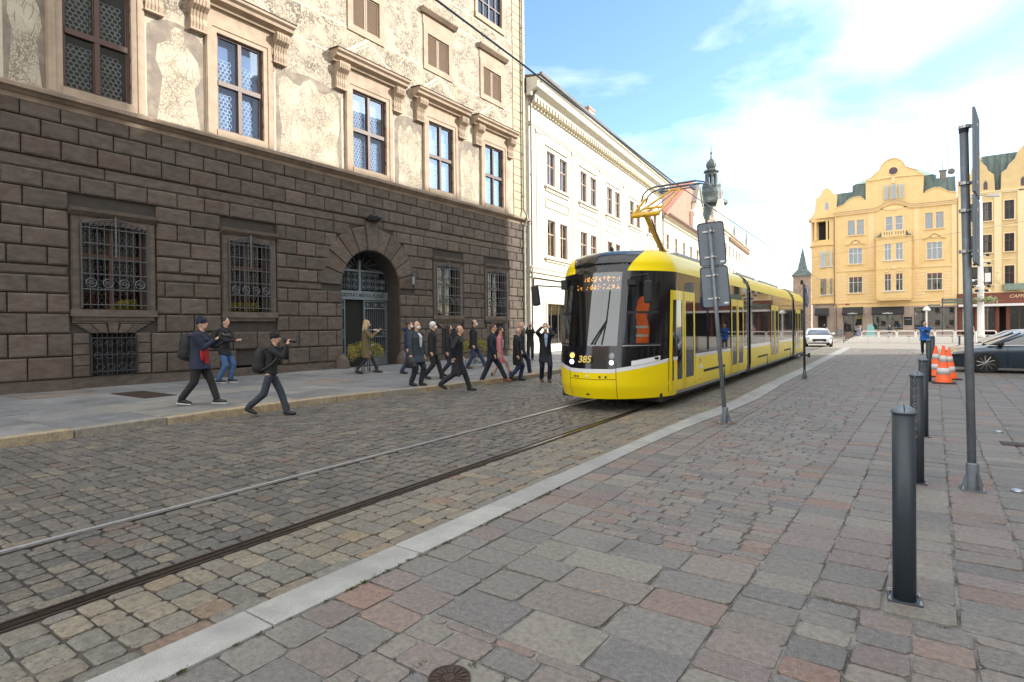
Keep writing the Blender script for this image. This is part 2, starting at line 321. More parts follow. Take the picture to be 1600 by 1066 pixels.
# pavement in front of the town hall, with its sandstone kerb
b = MB()
ys = [-8, 8, 12, 16, 20, 46]
for y0, y1 in zip(ys, ys[1:]):
    b.add([(kerbx(y0)-.12, y0, .09), (-24, y0, .09), (-24, y1, .09), (kerbx(y1)-.12, y1, .09), (kerbx(y0)-.12, y0, -.05), (kerbx(y1)-.12, y1, -.05)], [(0, 1, 2, 3), (0, 3, 5, 4)])
struct(b.build('pavement', mat('pavement_bed', (.06, .058, .052), .95)))
c = []; wl = lambda y: -19.02+.034*y
edges = [0, .17, .36, .55, .75, 1]
for e0, e1 in zip(edges, edges[1:]):
    y = -3-R.uniform(0, 1)
    while y < 46:
        h = R.uniform(.9, 1.7); X = lambda e, yy: (kerbx(yy)-.26)+((wl(yy) if yy < 29 else -18.2-.066*(yy-29))-(kerbx(yy)-.26))*e
        c.append([(X(e0, y), y), (X(e1, y), y), (X(e1, y+h), y+h), (X(e0, y+h), y+h)]); y += h
paving('pavement_slabs', c, M_slab, z=.13, gap=.003, cut=.01, dome=.003, tilt=.0015, fine=True, jit=.004)
c = []; y = -3.1
while y < 46:
    h = R.uniform(1.1, 1.5); c.append([(kerbx(y)-.26, y), (kerbx(y), y), (kerbx(y+h), y+h), (kerbx(y+h)-.26, y+h)]); y += h
paving('pavement_kerb', c, M_kerb, z=.135, gap=.005, cut=.015, dome=.012, tilt=.002, depth=.2, jit=.006)
# rails (grooved), each a thing of the setting
for x, s in ((RL, 1), (RR, -1)):
    b = MB()
    for y0, y1 in ((-3, 95),):
        b.m = 0; b.box(x-.025, x+.025, y0, y1, -.05, .006)
        b.m = 1; b.box(x+s*.025, x+s*.07, y0, y1, -.05, -.03); b.box(x+s*.07, x+s*.085, y0, y1, -.05, .002); b.box(x-s*.045, x-s*.025, y0, y1, -.05, -.004)
    struct(b.build('tram_rail', [M_steel if s > 0 else M_steel2, M_rust]))
# moss and weeds in the joints
b = MB(); RM = random.Random(31)
def tuft(x, y, n, r, z=.004):
    for i in range(n):
        px, py = x+RM.gauss(0, r), y+RM.gauss(0, r*1.6); a = RM.uniform(0, 6.3); l_ = RM.uniform(.004, .011); h_ = RM.uniform(.002, .012); w_ = l_*.45
        b.add([(px, py, z-.004), (px+l_*cos(a)-w_*sin(a), py+l_*sin(a)+w_*cos(a), z+h_*.7), (px+l_*1.8*cos(a), py+l_*1.8*sin(a), z+h_), (px+l_*cos(a)+w_*sin(a), py+l_*sin(a)-w_*cos(a), z+h_*.7)], [(0, 1, 2, 3)])
for k in range(46): y = RM.uniform(1.2, 5.2); tuft(gR(y)+.004, y, 22, .008)
for k in range(60): y = RM.uniform(2.2, 6.5); e = RM.choice((.95, 1.2, 1.47, 1.32, 1.74, .68, 2.1)); tuft(e+.053*y, y, 26, .007)
for k in range(12): y = RM.uniform(1.3, 2.4); tuft(RM.uniform(-2.6, -.6), y, 14, .012)
tag(b.build('joint_moss', mat('moss_green', (.07, .09, .02), .8, var=.4, scale=30)), 'tufts of green moss and weeds in the joints of the paving', 'moss', kind='stuff')
# covers and small things lying in the paving
def disc_cover(x, y, r, z, label):
    b = MB(); b.lathe([(r, z), (r, z+.008), (r*.93, z+.01), (r*.9, z+.004), (r*.3, z+.004), (r*.28, z+.01)], (x, y, 0), 28)
    for i in range(16):
        a = 2*pi*i/16; b.cyl((x+r*.35*cos(a), y+r*.35*sin(a), z+.006), (x+r*.86*cos(a), y+r*.86*sin(a), z+.006), .006, n=4)
    tag(b.build('manhole_cover', M_iron, smooth=False), label, 'manhole cover')
disc_cover(-1.79, 2.06, .105, .004, 'small round rusty cast iron cover set in the pavers at the bottom edge')
b = MB(); b.box(-16.5, -14.6, 6.0, 6.75, .128, .141)
for i in range(18): b.box(-16.45+i*.103, -16.40+i*.103, 6.04, 6.71, .141, .147)
tag(b.build('drain_grating', M_iron), 'brown rectangular metal grating in the pavement behind the man in the blue hat', 'drain grating')
for (x, y, l) in ((1.41, 11.5, 'small grey metal cap on the paving behind the leaning sign post'), (1.07, 7.55, 'small grey metal cap at the right edge of the picture near the sign post foot')):
    b = MB(); b.lathe([(.06, .0), (.055, .012), (.03, .022), (.005, .024)], (x, y, .002), 16); tag(b.build('survey_cap', mat('galv_cap', (.4, .42, .44), .35, metal=.8), smooth=True), l, 'metal cap')
b = MB(); b.box(1.3, 1.8, 10.3, 10.55, .002, .012)
for i in range(9): b.box(1.32+i*.053, 1.345+i*.053, 10.32, 10.53, .012, .018)
tag(b.build('drain_grating', M_iron), 'slotted rusty drain grating in the pavers right of the bollards', 'drain grating')
b = MB(); L0 = (-1.58, 3.24, .012)
pts = [(0, 0, .004), (.018, .012, .01), (.036, .01, .016), (.05, 0, .012), (.034, -.014, .018), (.016, -.011, .008)]
b.add([(L0[0]+p[0], L0[1]+p[1], L0[2]+p[2]) for p in pts], [(0, 1, 2), (0, 2, 3), (0, 3, 4), (0, 4, 5)])
b.cyl((L0[0]-.015, L0[1], L0[2]+.003), (L0[0], L0[1], L0[2]+.004), .0012, n=4)
tag(b.build('fallen_leaf', mat('dry_leaf', (.4, .24, .1), .7)), 'single dry tan leaf lying on the large grey slabs', 'leaf')
# ================================================================== TOWN HALL (rusticated ground floor, sgraffito above)
M_rust_stone = mat('rusticated_stone', (.11, .095, .08), .82, island=[((.099, .077, .063), 4), ((.106, .083, .067), 4), ((.093, .074, .061), 3), ((.112, .086, .069), 2), ((.107, .08, .063), 1)], ivar=.12, var=.3, scale=3.5, c2=(.14, .115, .095), c2s=1.3, c2r=(.6, .85), bump=.012, bscale=28, spec=.3, stretch=(1, 1, 2.2))
M_rust_joint = mat('stone_joint', (.045, .037, .031), .9, var=.2)
M_sand = mat('sandstone_trim', (.37, .28, .2), .75, var=.14, scale=3, c2=(.25, .185, .13), c2s=1.1, c2r=(.5, .75), bump=.003, bscale=60)
M_sand_dark = mat('weathered_cornice', (.27, .2, .145), .8, var=.2, scale=5, c2=(.16, .12, .09), c2s=1, c2r=(.45, .7), bump=.003, bscale=60)
M_brown = mat('brown_window_frame', (.085, .045, .032), .5, var=.2, scale=10)
M_shutter = mat('louvred_shutter', (.27, .19, .13), .6, var=.2, scale=12)
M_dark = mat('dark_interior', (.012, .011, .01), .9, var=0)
M_hex = mat('leaded_roundels', (.85, .87, .9), .5, var=.1)
M_glass_up = glass('window_glass', (.85, .9, .95), .1, ior=1.22, col=(.8, .88, 1))
M_glass_dk = glass('dark_window_glass', (.75, .77, .77), .0)
M_blueg = mat('sky_reflection_backing', (.3, .38, .55), .8, var=.15, scale=1.2)  # blue of the reflected sky, painted on the backing behind the panes
M_ironw = mat('wrought_iron', (.05, .053, .058), .45, metal=.4, var=.2, scale=20)
M_gridw = mat('grille_silver', (.12, .12, .125), .45, metal=.5, var=.2, scale=20)
M_patina = mat('painted_downpipe', (.3, .31, .25), .5, var=.2, scale=6, metal=.2)
def sgraffito(name, base, line, dens, sc, ori=0):
    m = bpy.data.materials.new(name); m.use_nodes = True; t = m.node_tree; n = t.nodes.new; l = t.links.new; b = t.nodes['Principled BSDF']; b.inputs['Roughness'].default_value = .85
    tcn = n('ShaderNodeTexCoord'); v = tcn.outputs['Object']
    dn = n('ShaderNodeTexNoise'); dn.inputs['Scale'].default_value = sc*.55; dn.inputs['Detail'].default_value = 3; l(v, dn.inputs['Vector'])
    ad = n('ShaderNodeVectorMath'); ad.operation = 'MULTIPLY_ADD'; ad.inputs[1].default_value = (1.3/sc*2, 1.3/sc*2, 1.3/sc*2); l(dn.outputs['Color'], ad.inputs[0]); l(v, ad.inputs[2])
    vo = n('ShaderNodeTexVoronoi'); vo.feature = 'DISTANCE_TO_EDGE'; vo.inputs['Scale'].default_value = sc; l(ad.outputs[0], vo.inputs['Vector'])
    r1 = n('ShaderNodeMapRange'); r1.inputs[1].default_value = .015; r1.inputs[2].default_value = .08; r1.inputs[3].default_value = 1; r1.inputs[4].default_value = 0; l(vo.outputs['Distance'], r1.inputs[0])
    wv = n('ShaderNodeTexWave'); wv.inputs['Scale'].default_value = sc*1.6; wv.inputs['Distortion'].default_value = 14; wv.inputs['Detail'].default_value = 3; wv.inputs['Detail Scale'].default_value = 1.2; l(v, wv.inputs['Vector'])
    r2n = n('ShaderNodeMapRange'); r2n.inputs[1].default_value = .62; r2n.inputs[2].default_value = .95; l(wv.outputs['Fac'], r2n.inputs[0])
    mk = n('ShaderNodeTexNoise'); mk.inputs['Scale'].default_value = 1.1; mk.inputs['Detail'].default_value = 6; l(v, mk.inputs['Vector'])
    r3 = n('ShaderNodeMapRange'); r3.inputs[1].default_value = .36; r3.inputs[2].default_value = .58; l(mk.outputs['Fac'], r3.inputs[0])
    a1 = n('ShaderNodeMath'); a1.operation = 'MAXIMUM'; l(r1.outputs[0], a1.inputs[0]); l(r2n.outputs[0], a1.inputs[1])
    a2 = n('ShaderNodeMath'); a2.operation = 'MULTIPLY'; l(a1.outputs[0], a2.inputs[0]); l(r3.outputs[0], a2.inputs[1])
    a3 = n('ShaderNodeMath'); a3.operation = 'MULTIPLY'; a3.inputs[1].default_value = dens; l(a2.outputs[0], a3.inputs[0])
    st = n('ShaderNodeTexNoise'); st.inputs['Scale'].default_value = 1.7; st.inputs['Detail'].default_value = 8; st.inputs['Roughness'].default_value = .7; l(v, st.inputs['Vector'])
    r4 = n('ShaderNodeMapRange'); r4.inputs[1].default_value = .3; r4.inputs[2].default_value = .75; r4.inputs[3].default_value = 1.08; r4.inputs[4].default_value = .84; l(st.outputs['Fac'], r4.inputs[0])
    mm = n('ShaderNodeMixRGB'); l(a3.outputs[0], mm.inputs[0]); mm.inputs[1].default_value = (*base, 1); mm.inputs[2].default_value = (*line, 1)
    vm = n('ShaderNodeVectorMath'); vm.operation = 'SCALE'; l(mm.outputs[0], vm.inputs[0]); l(r4.outputs[0], vm.inputs['Scale']); l(vm.outputs[0], b.inputs['Base Color'])
    return m
M_sg = sgraffito('sgraffito_plaster', (.43, .375, .295), (.15, .12, .09), 1, 5)
M_sg2 = sgraffito('sgraffito_frieze', (.42, .36, .27), (.12, .1, .08), 1, 3.4)
M_sgfig = sgraffito('sgraffito_figure', (.49, .43, .33), (.2, .16, .12), 1, 8)
M_niche = mat('sgraffito_dark_ground', (.2, .165, .135), .85, var=.2, scale=3, c2=(.3, .25, .19), c2s=2)
M_cream = mat('sgraffito_border', (.5, .44, .34), .85, var=.1, scale=5)

AF = radians(1.95); LEN = 28.4
TH = thing('town_hall', 'large old town hall with dark rusticated stone ground floor and cream sgraffito painted upper storeys', 'town hall', (-19.1, 0, 0), -AF)
HT = 27
WIN = [(5.85, 7.52), (10.05, 11.7), (15.62, 17.44), (20.1, 21.84), (24.4, 26.05)]      # first floor windows, z 8.5..11.75
LW = [(6.2, 7.83), (10.36, 11.83), (20.52, 22.2), (24.48, 26.18)]                       # barred ground floor windows, z 2.38..4.8
BAS = [(6.38, 7.52, .44, 1.68), (10.6, 12.3, .13, .5), (20.9, 22.0, .44, 1.7), (24.85, 25.95, .44, 1.95)]
AC, AR, AZ = 16.55, 1.58, 3.53                                                          # arch centre, radius, springing
# --- wall body with openings: ground floor zone
b = MB()
def wall_with_holes(b, x0, x1, y0, y1, z0, z1, holes):
    ys = sorted({y0, y1, *[h[0] for h in holes], *[h[1] for h in holes]})
    for a, c in zip(ys, ys[1:]):
        if c <= y0 or a >= y1: continue
        hs = sorted([(max(z0, h[2]), min(z1, h[3])) for h in holes if h[0] <= a+1e-6 and h[1] >= c-1e-6 and h[2] < z1 and h[3] > z0]); z = z0
        for h0, h1 in hs:
            if h0 > z: b.box(x0, x1, a, c, z, h0)
            z = max(z, h1)
        if z1 > z: b.box(x0, x1, a, c, z, z1)
holes = [(a, c, 2.38, 4.8) for a, c in LW] + [(a, c, z0, z1) for a, c, z0, z1 in BAS] + [(AC-AR, AC+AR, 0, AZ)]
wall_with_holes(b, -1.2, 0, -6, AC-AR-.3, 0, 8.0, [h for h in holes if h[1] < 14]); wall_with_holes(b, -1.2, 0, AC+AR+.3, LEN, 0, 8.0, [h for h in holes if h[0] > 18.6])
b.box(-1.2, 0, AC-AR-.3, AC-AR, 0, AZ); b.box(-1.2, 0, AC+AR, AC+AR+.3, 0, AZ)
# arch soffit piece
k = 20; top = [(AC+AR+.3, 8.0), (AC-AR-.3, 8.0), (AC-AR-.3, AZ)]
pts = [(AC-AR*cos(pi*i/k), AZ+AR*sin(pi*i/k)) for i in range(k+1)]
for i in range(k):
    (y0, z0), (y1, z1) = pts[i], pts[i+1]
    b.add([(0, y0, z0), (0, y1, z1), (0, y1, 8), (0, y0, 8)], [(0, 1, 2, 3)]); b.add([(0, y0, z0), (-1.2, y0, z0), (-1.2, y1, z1), (0, y1, z1)], [(0, 1, 2, 3)])
b.box(-1.2, 0, AC-AR-.3, AC-AR, AZ, 8.0); b.box(-1.2, 0, AC+AR, AC+AR+.3, AZ, 8.0)
b.build('wall', M_rust_joint, TH)
# --- rusticated stones
b = MB(); R = random.Random(11)
rows = [(7.86, 7.45), (7.45, 6.97), (6.97, 6.44), (6.09, 5.6), (5.6, 5.08), (5.08, 4.55), (4.55, 4.04), (4.04, 3.55), (3.27, 2.78), (2.78, 2.24), (2.24, 1.68), (1.68, 1.05), (1.05, .43)]
lw_frame = [(a-.28, c+.28, 2.0, 5.22) for a, c in LW]
ext = [(a-.42, c+.42, z0-.2, 2.24) for a, c, z0, z1 in BAS if z1 > 1]
G_ = .016
def stones(y0, y1, z0, z1, off, excl, d=.1, pitch=.84):
    segs = [(y0, y1)]
    for e0, e1 in sorted(excl):
        ns = []
        for a, c in segs:
            if e1 <= a or e0 >= c: ns.append((a, c)); continue
            if e0 > a: ns.append((a, e0))
            if e1 < c: ns.append((e1, c))
        segs = ns
    for a, c in segs:
        j = [a]; q = math.floor((a-off)/pitch+1)*pitch+off
        while q < c-.05:
            if q-j[-1] > .22: j.append(q+R.uniform(-.02, .02))
            q += pitch
        if len(j) > 1 and c-j[-1] < .2: j.pop()
        j.append(c)
        for u, v in zip(j, j[1:]):
            if v-u > .06: b.pillow(0, d*R.uniform(.9, 1.1), u+G_, v-G_, z0+G_, z1-G_, .045 if v-u > .12 else .02)
for i, (zt, zb) in enumerate(rows):
    ex = [(e[0], e[1]) for e in lw_frame if e[2] < zt-.05 and e[3] > zb+.05] + [(e[0], e[1]) for e in ext if e[2] < zt-.05 and e[3] > zb+.05] + [(h[0]-.02, h[1]+.02) for h in BAS if h[3] < 1 and h[3] > zb+.05 and h[2] < zt]
    zm = min(max(AZ, zb), zt) if zb < AZ < zt else (zb if zb >= AZ else AZ); R_out = 2.38
    if zb >= AZ:
        if zb-AZ < R_out: w = sqrt(R_out**2-(zb-AZ)**2); ex.append((AC-w, AC+w))
    elif zt > AZ: ex.append((AC-R_out, AC+R_out))
    else: ex.append((AC-AR, AC+AR))
    stones(-6, LEN-.05, zb, zt, (4.93 if i % 2 == 0 else 5.36)+(.07 if i > 6 else 0), ex, pitch=.84)
# bands
for z0, z1 in ((6.09, 6.44), (3.27, 3.55)):
    ex = [(e[0], e[1]) for e in lw_frame if e[3] > z1] + ([(AC-2.5, AC+2.5)] if z0 < 4 else [(AC-.3, AC+.3)])
    stones(-6, LEN-.05, z0, z1, 4.2, ex, d=.05, pitch=2.6)
# voussoirs
nV = 11
for i in range(nV):
    a0, a1 = pi*i/nV+.008, pi*(i+1)/nV-.008; r1 = 2.62 if i != nV//2 else 2.7; rr = AR
    if i in (nV//2-1, nV//2+1): r1 = 2.6
    q = [(AC-rr*cos(a), AZ+rr*sin(a)) for a in (a0, (a0+a1)/2, a1)] + [(AC-r1*cos(a), AZ+r1*sin(a)) for a in (a1, a0)]
    if i == nV//2: continue
    b.prism(q, 0, .085, .04)
# jamb stones, arch spring blocks at band level already by rows; plinth
for a, c in ((-6, AC-AR-.25), (AC+AR+.25, LEN-.05)): b.box(0, .05, a, c, 0.05, .42)
# flat arches and quoins of the basement openings
for a, c, z0, z1 in BAS:
    if z1 < 1: continue
    n = 5; w = (c-a+.7)
    for i in range(n):
        t0, t1 = i/n, (i+1)/n; yb0, yb1 = a+(c-a)*t0, a+(c-a)*t1; yt0, yt1 = a-.35+w*t0, a-.35+w*t1; tp = 2.24 if i == 2 else z1+.27
        b.prism([(yb0+.01, z1), (yb1-.01, z1), (yt1-.01, tp), (yt0+.01, tp)], 0, .075, .025)
    for k in range(4):
        h0 = z0+.02+(z1-z0)*k/4; h1 = h0+(z1-z0)/4-.02
        for u, v in ((a-.4, a-.01), (c+.01, c+.4)): b.pillow(0, .07, u, v, h0, h1, .025)
    b.box(0, .07, a-.4, c+.4, .1, z0-.01)
    b.box(0, .06, a-.4, c+.4, z1+.29, 2.22) if 2.22-(z1+.29) > .1 else None
b.build('rusticated_stonework', M_rust_stone, TH)
b = MB(); q = [(AC-.24, AZ+AR-.02), (AC+.24, AZ+AR-.02), (AC+.36, 6.3), (AC-.36, 6.3)]; b.prism(q, 0, .15, .04); b.build('keystone', M_rust_stone, TH)
for s in (-1, 1):    # guard stones at the foot of the gateway
    b = MB(); b.ell((.12, AC+s*(AR+.08), .1), (.36, .3, .62), nu=14, nv=8); b.build('guard_stone', M_rust_stone, TH, smooth=True)
# --- cornice between storeys
b = MB()
b.prismy([(0, 7.86), (.06, 7.86), (.07, 8.0), (0, 8.0)], -6, LEN)
b.prismy([(0, 8.0), (.12, 8.0), (.2, 8.06), (.3, 8.1), (.3, 8.2), (.26, 8.24), (0, 8.26)], -6, LEN+.1)
b.build('cornice', M_sand_dark, TH)
# --- upper wall
b = MB(); up_h = [(a, c, 8.5, 11.75) for a, c in WIN]
UW = [(15.72, 17.14), (20.12, 21.62), (24.38, 25.95)]
SH = [(4.9+.2, 6.3), (10.3, 11.6)] + UW
up_h += [(a, c, 14.45, 15.95) for a, c in SH] + [(a, c, 18.65, 21.4) for a, c in [(5.9, 7.5), (10.05, 11.7), (15.5, 17.3), (19.8, 21.6), (23.95, 26.1)]]
wall_with_holes(b, -.9, 0, -6, LEN, 8.0, HT, up_h)
b.build('sgraffito_wall', M_sg, TH)
b = MB(); b.box(-14, -.9, -6, LEN-.2, 0, HT-.4); b.build('building_core', M_dark, TH)
b = MB(); b.prismy([(-14, HT-.5), (.5, HT-.5), (.5, HT-.2), (-6.8, HT+6), ], -6, LEN); b.build('roof', mat('red_tiles', (.3, .1, .06), .8, var=.3, scale=8), TH)
# --- painted friezes, niches, figures (flat sgraffito work on the plaster)
b = MB()
b.box(0, .004, -6, 26.85, 12.95, 14.2); b.box(0, .004, -6, 26.85, 17.2, 18.2); b.build('painted_frieze', M_sg2, TH)
b = MB()
for z0, z1 in ((14.2, 14.28), (12.86, 12.95), (17.1, 17.2), (18.2, 18.28)): b.box(0, .008, -6, 26.85, z0, z1)
niches = [(4.62, 5.5), (7.95, 9.65), (12.2, 15.1), (17.95, 19.75), (22.25, 24.05), (26.42, 26.9)]
for a, c in niches:
    b.box(0, .006, a-.07, a, 8.28, 11.2); b.box(0, .006, c, c+.07, 8.28, 11.2)
b.build('painted_border', M_cream, TH)
for a, c in niches[:-1]:
    b = MB(); r = (c-a)/2; pts = [(a, 8.28), (c, 8.28), (c, 11.0)]+[((a+c)/2+r*cos(t*pi/10), 11.0+min(.55, r*.7)*sin(t*pi/10)) for t in range(1, 10)]+[(a, 11.0)]
    b.prism(pts, 0, .005); b.build('painted_niche', M_niche, TH)
def figure(b, cy, w, z0, z1, wings=False):
    h = z1-z0; P = [(-.42, 0), (-.36, .25), (-.3, .45), (-.43, .6), (-.4, .76), (-.2, .83), (-.13, .86), (-.14, .94), (-.05, 1), (.06, 1), (.14, .93), (.12, .86), (.22, .82), (.4, .72), (.47, .55), (.33, .42), (.38, .2), (.45, 0)]
    if wings: P = [(-.48, 0), (-.44, .3), (-.49, .55), (-.47, .85), (-.38, .93), (-.25, .86), (-.15, .86), (-.1, .93), (0, .98), (.1, .93), (.14, .86), (.25, .87), (.37, .94), (.47, .84), (.49, .5), (.43, .25), (.48, 0)]
    b.prism([(cy+p[0]*w, z0+p[1]*h) for p in P], 0, .009)
for q in ((8.85, 1.5, 8.3, 11.4), (13.65, 2.75, 8.3, 11.5, True), (18.9, 1.5, 8.3, 11.25, True), (23.2, 1.55, 8.3, 11.2, True), (5.05, .8, 8.3, 11.3)):
    b = MB(); figure(b, *q); b.build('painted_figure', M_sgfig, TH)
M_stroke = mat('sgraffito_stroke', (.2, .165, .125), .85, var=.2, scale=5)
RS = random.Random(21)
def stroke(b, pts, w):
    P = [Vector((.0105, p[0], p[1])) for p in pts]
    for k in range(len(P)-1):
        d = (P[k+1]-P[k]); n_ = Vector((0, -d.z, d.y)).normalized()*w*(.5+.5*sin(pi*(k+.5)/(len(P)-1))); n2 = n_; b.add([P[k]-n_, P[k]+n_, P[k+1]+n2, P[k+1]-n2], [(0, 1, 2, 3)])
b = MB()
for cy, w, z0, z1 in ((8.85, 1.25, 8.35, 11.2), (13.65, 2.4, 8.35, 11.3), (18.9, 1.3, 8.35, 11.0), (23.2, 1.3, 8.35, 11.0), (5.05, .65, 8.35, 11.1)):
    for k in range(int(60*w)):
        y = cy+RS.uniform(-.45, .45)*w; z = RS.uniform(z0, z1-.1); a = RS.gauss(pi/2, .45); c_ = RS.gauss(0, .5); L_ = RS.uniform(.12, .55); pts = [(y, z)]
        for q in range(6): pts.append((pts[-1][0]+cos(a)*L_/6, pts[-1][1]+sin(a)*L_/6)); a += c_/3
        if all(abs(p[0]-cy) < w*.43 and z0 < p[1] < z1 for p in pts): stroke(b, pts, RS.uniform(.004, .011))
b.build('figure_linework', M_stroke, TH)
b = MB()
for z0, z1, n_ in ((12.98, 14.15, 260), (17.25, 18.15, 150), (14.4, 16.9, 260), (11.6, 12.8, 160), (18.4, 21.5, 160)):
    for k in range(n_):
        y = RS.uniform(0, 26.6); z = RS.uniform(z0+.05, z1-.05)
        if any(a-.75 < y < c+.75 and z < 13.0 for a, c in WIN) or any(a-.5 < y < c+.5 and 13.9 < z < 17.3 for a, c in SH) or (z > 18.2 and any(a-.4 < y < c+.4 for a, c in [(15.5, 17.3), (19.8, 21.6), (23.95, 26.1)])): continue
        r = RS.uniform(.06, .24); a0 = RS.uniform(0, 6.3); tn_ = RS.choice((-1, 1))*RS.uniform(2.5, 7); pts = []
        for q in range(15): t = q/14; rr = r*(1-t*.85); pts.append((y+rr*cos(a0+tn_*t), min(z1, max(z0, z+rr*sin(a0+tn_*t)))))
        stroke(b, pts, RS.uniform(.006, .014))
b.build('scrollwork', M_stroke, TH)
text_mesh('painted_inscription', 'VACLAV II', .3, M_niche, onwall(.002, 8.9, 11.95), TH, .003)
# quoin strip
b = MB()
k = 0; z = 8.3
while z < HT-.5:
    w = 1.28; b.pillow(0, .04, LEN-w, LEN-.03, z+.012, z+.46, .012); z += .475; k += 1
b.build('corner_quoins', mat('quoin_plaster', (.43, .35, .24), .8, var=.12, scale=3), TH)
b = MB()
for i in range(70): b.box(0, .02, LEN-.02, LEN+.06, .3+i*.38, .36+i*.38)
# --- first floor windows
hexrows = None
def hex_grid(b, x, y0, y1, z0, z1, s):
    dy = s*sqrt(3)/2*2; r = 0; z = z0+s
    while z < z1-s*.5:
        y = y0+s+(dy/2 if r % 2 else 0)
        while y < y1-s*.5: b.ring((x, y, z), s*.86, s*.2, n=6, m=3); y += dy
        z += s*1.5; r += 1
def window_unit(a, c, z0, z1, dark, frame_w=.36):
    # surround
    b = MB(); d = .09
    b.box(0, d, a-frame_w, a, z0-.26, z1+.42); b.box(0, d, c, c+frame_w, z0-.26, z1+.42); b.box(0, d, a, c, z1, z1+.42); b.box(0, .12, a-.02, c+.02, z0-.26, z0)
    b.box(d, d+.03, a-frame_w+.03, a-.16, z0-.2, z1+.38); b.box(d, d+.03, c+.16, c+frame_w-.03, z0-.2, z1+.38); b.box(d, d+.03, a-.16, c+.16, z1+.16, z1+.38)
    b.box(0, d+.05, a-frame_w-.1, a-frame_w+.05, z1-.0, z1+.42); b.box(0, d+.05, c+frame_w-.05, c+frame_w+.1, z1, z1+.42)
    b.box(0, .07, a-frame_w-.05, c+frame_w+.05, z1+.42, z1+.78)
    w = b.build('window_surround', M_sand, TH)
    b = MB(); t = .075; x0, x1 = -.14, -.03; zm = z0+(z1-z0)*.5; ym = (a+c)/2
    b.box(x0, x1, a, a+t, z0, z1); b.box(x0, x1, c-t, c, z0, z1); b.box(x0, x1, a+t, c-t, z0, z0+t); b.box(x0, x1, a+t, c-t, z1-t, z1); b.box(x0-.02, x1+.02, ym-.06, ym+.06, z0+t, z1-t); b.box(x0-.02, x1+.03, a+t, c-t, zm-.08, zm+.08)
    for yy in (a+t, ym+.06, ym-.09, c-t-.03):
        b.box(x0-.03, x1-.03, yy, yy+.03, z0+t, z1-t)
    for zz in (z0+.5, zm-.35, zm+.4, z1-.45):
        for yy in (a-.015, c-.02): b.box(x1, x1+.05, yy, yy+.035, zz, zz+.14)
    f = b.build('window_frame', M_brown, w)
    b = MB(); b.box(-.1, -.096, a+t, c-t, z0+t, z1-t); b.build('pane', M_glass_dk if dark else M_glass_up, f)
    b = MB(); hw = (c-a)/2
    for y0, y1 in ((a+.1, a+hw*.62+.1), (ym+.08, ym+.08+hw*.55)):
        for q0, q1 in ((z0+.1, zm-.22), (zm+.12, z1-(.35 if dark else .75))): hex_grid(b, -.17, y0, y1 + (.12 if dark else 0), q0, q1, .08)
    b.build('leaded_roundels', M_hex, f)
    b = MB(); b.box(-.34, -.32, a-.1, c+.1, z0-.1, z1+.1); b.box(-.32, -.2, a-.1, a-.001, z0, z1); b.box(-.32, -.2, c+.001, c+.1, z0, z1)
    b.build('window_backing', M_dark if dark else M_blueg, f)
    # hood with scroll brackets
    b = MB(); y0, y1 = a-1.12, c+1.12; h = z1+.78
    b.prismy([(0, h), (.2, h), (.24, h+.1), (.42, h+.16), (.44, h+.26), (.54, h+.33), (.55, h+.42), (0, h+.46)], y0+.1, y1-.1)
    b.box(0, .1, y0+.3, y1-.3, h-.06, h)
    hd = b.build('hood', M_sand, w)
    b = MB(); b.prismy([(0, h+.46), (.57, h+.425), (.58, h+.445), (0, h+.5)], y0+.05, y1-.05); b.build('lead_flashing', mat('lead', (.06, .055, .05), .5), hd) if True else 0
    for yb in (a-.86, c+.36):
        b = MB(); prof = [(0, h-.98), (.16, h-.98), (.2, h-.8), (.17, h-.6), (.24, h-.42), (.4, h-.28), (.44, h-.12), (.4, h), (0, h)]
        b.prismy(prof, yb, yb+.5)
        for k in range(4): b.prismy([(p[0]+.018 if p[0] > 0 else 0, p[1]) for p in prof[:-1]]+[(.418, h-.01), (0, h-.01)], yb+.07+k*.1, yb+.11+k*.1)
        b.box(0, .2, yb-.02, yb+.52, h-1.04, h-.98)
        b.build('scroll_bracket', M_sand, hd)
    # painted pediment
    b = MB(); ym = (a+c)/2; hh = h+.52
    for s in (-1, 1):
        b.prism([(ym+s*1.55, hh), (ym+s*1.35, hh), (ym, hh+1.0), (ym, hh+1.15)], .004, .012)
        b.prism([(ym+s*1.25, hh), (ym+s*1.18, hh), (ym, hh+.83), (ym, hh+.9)], .004, .012)
    b.build('painted_pediment', M_cream, w)
for i, (a, c) in enumerate(WIN): window_unit(a, c, 8.5, 11.75, i == 0)
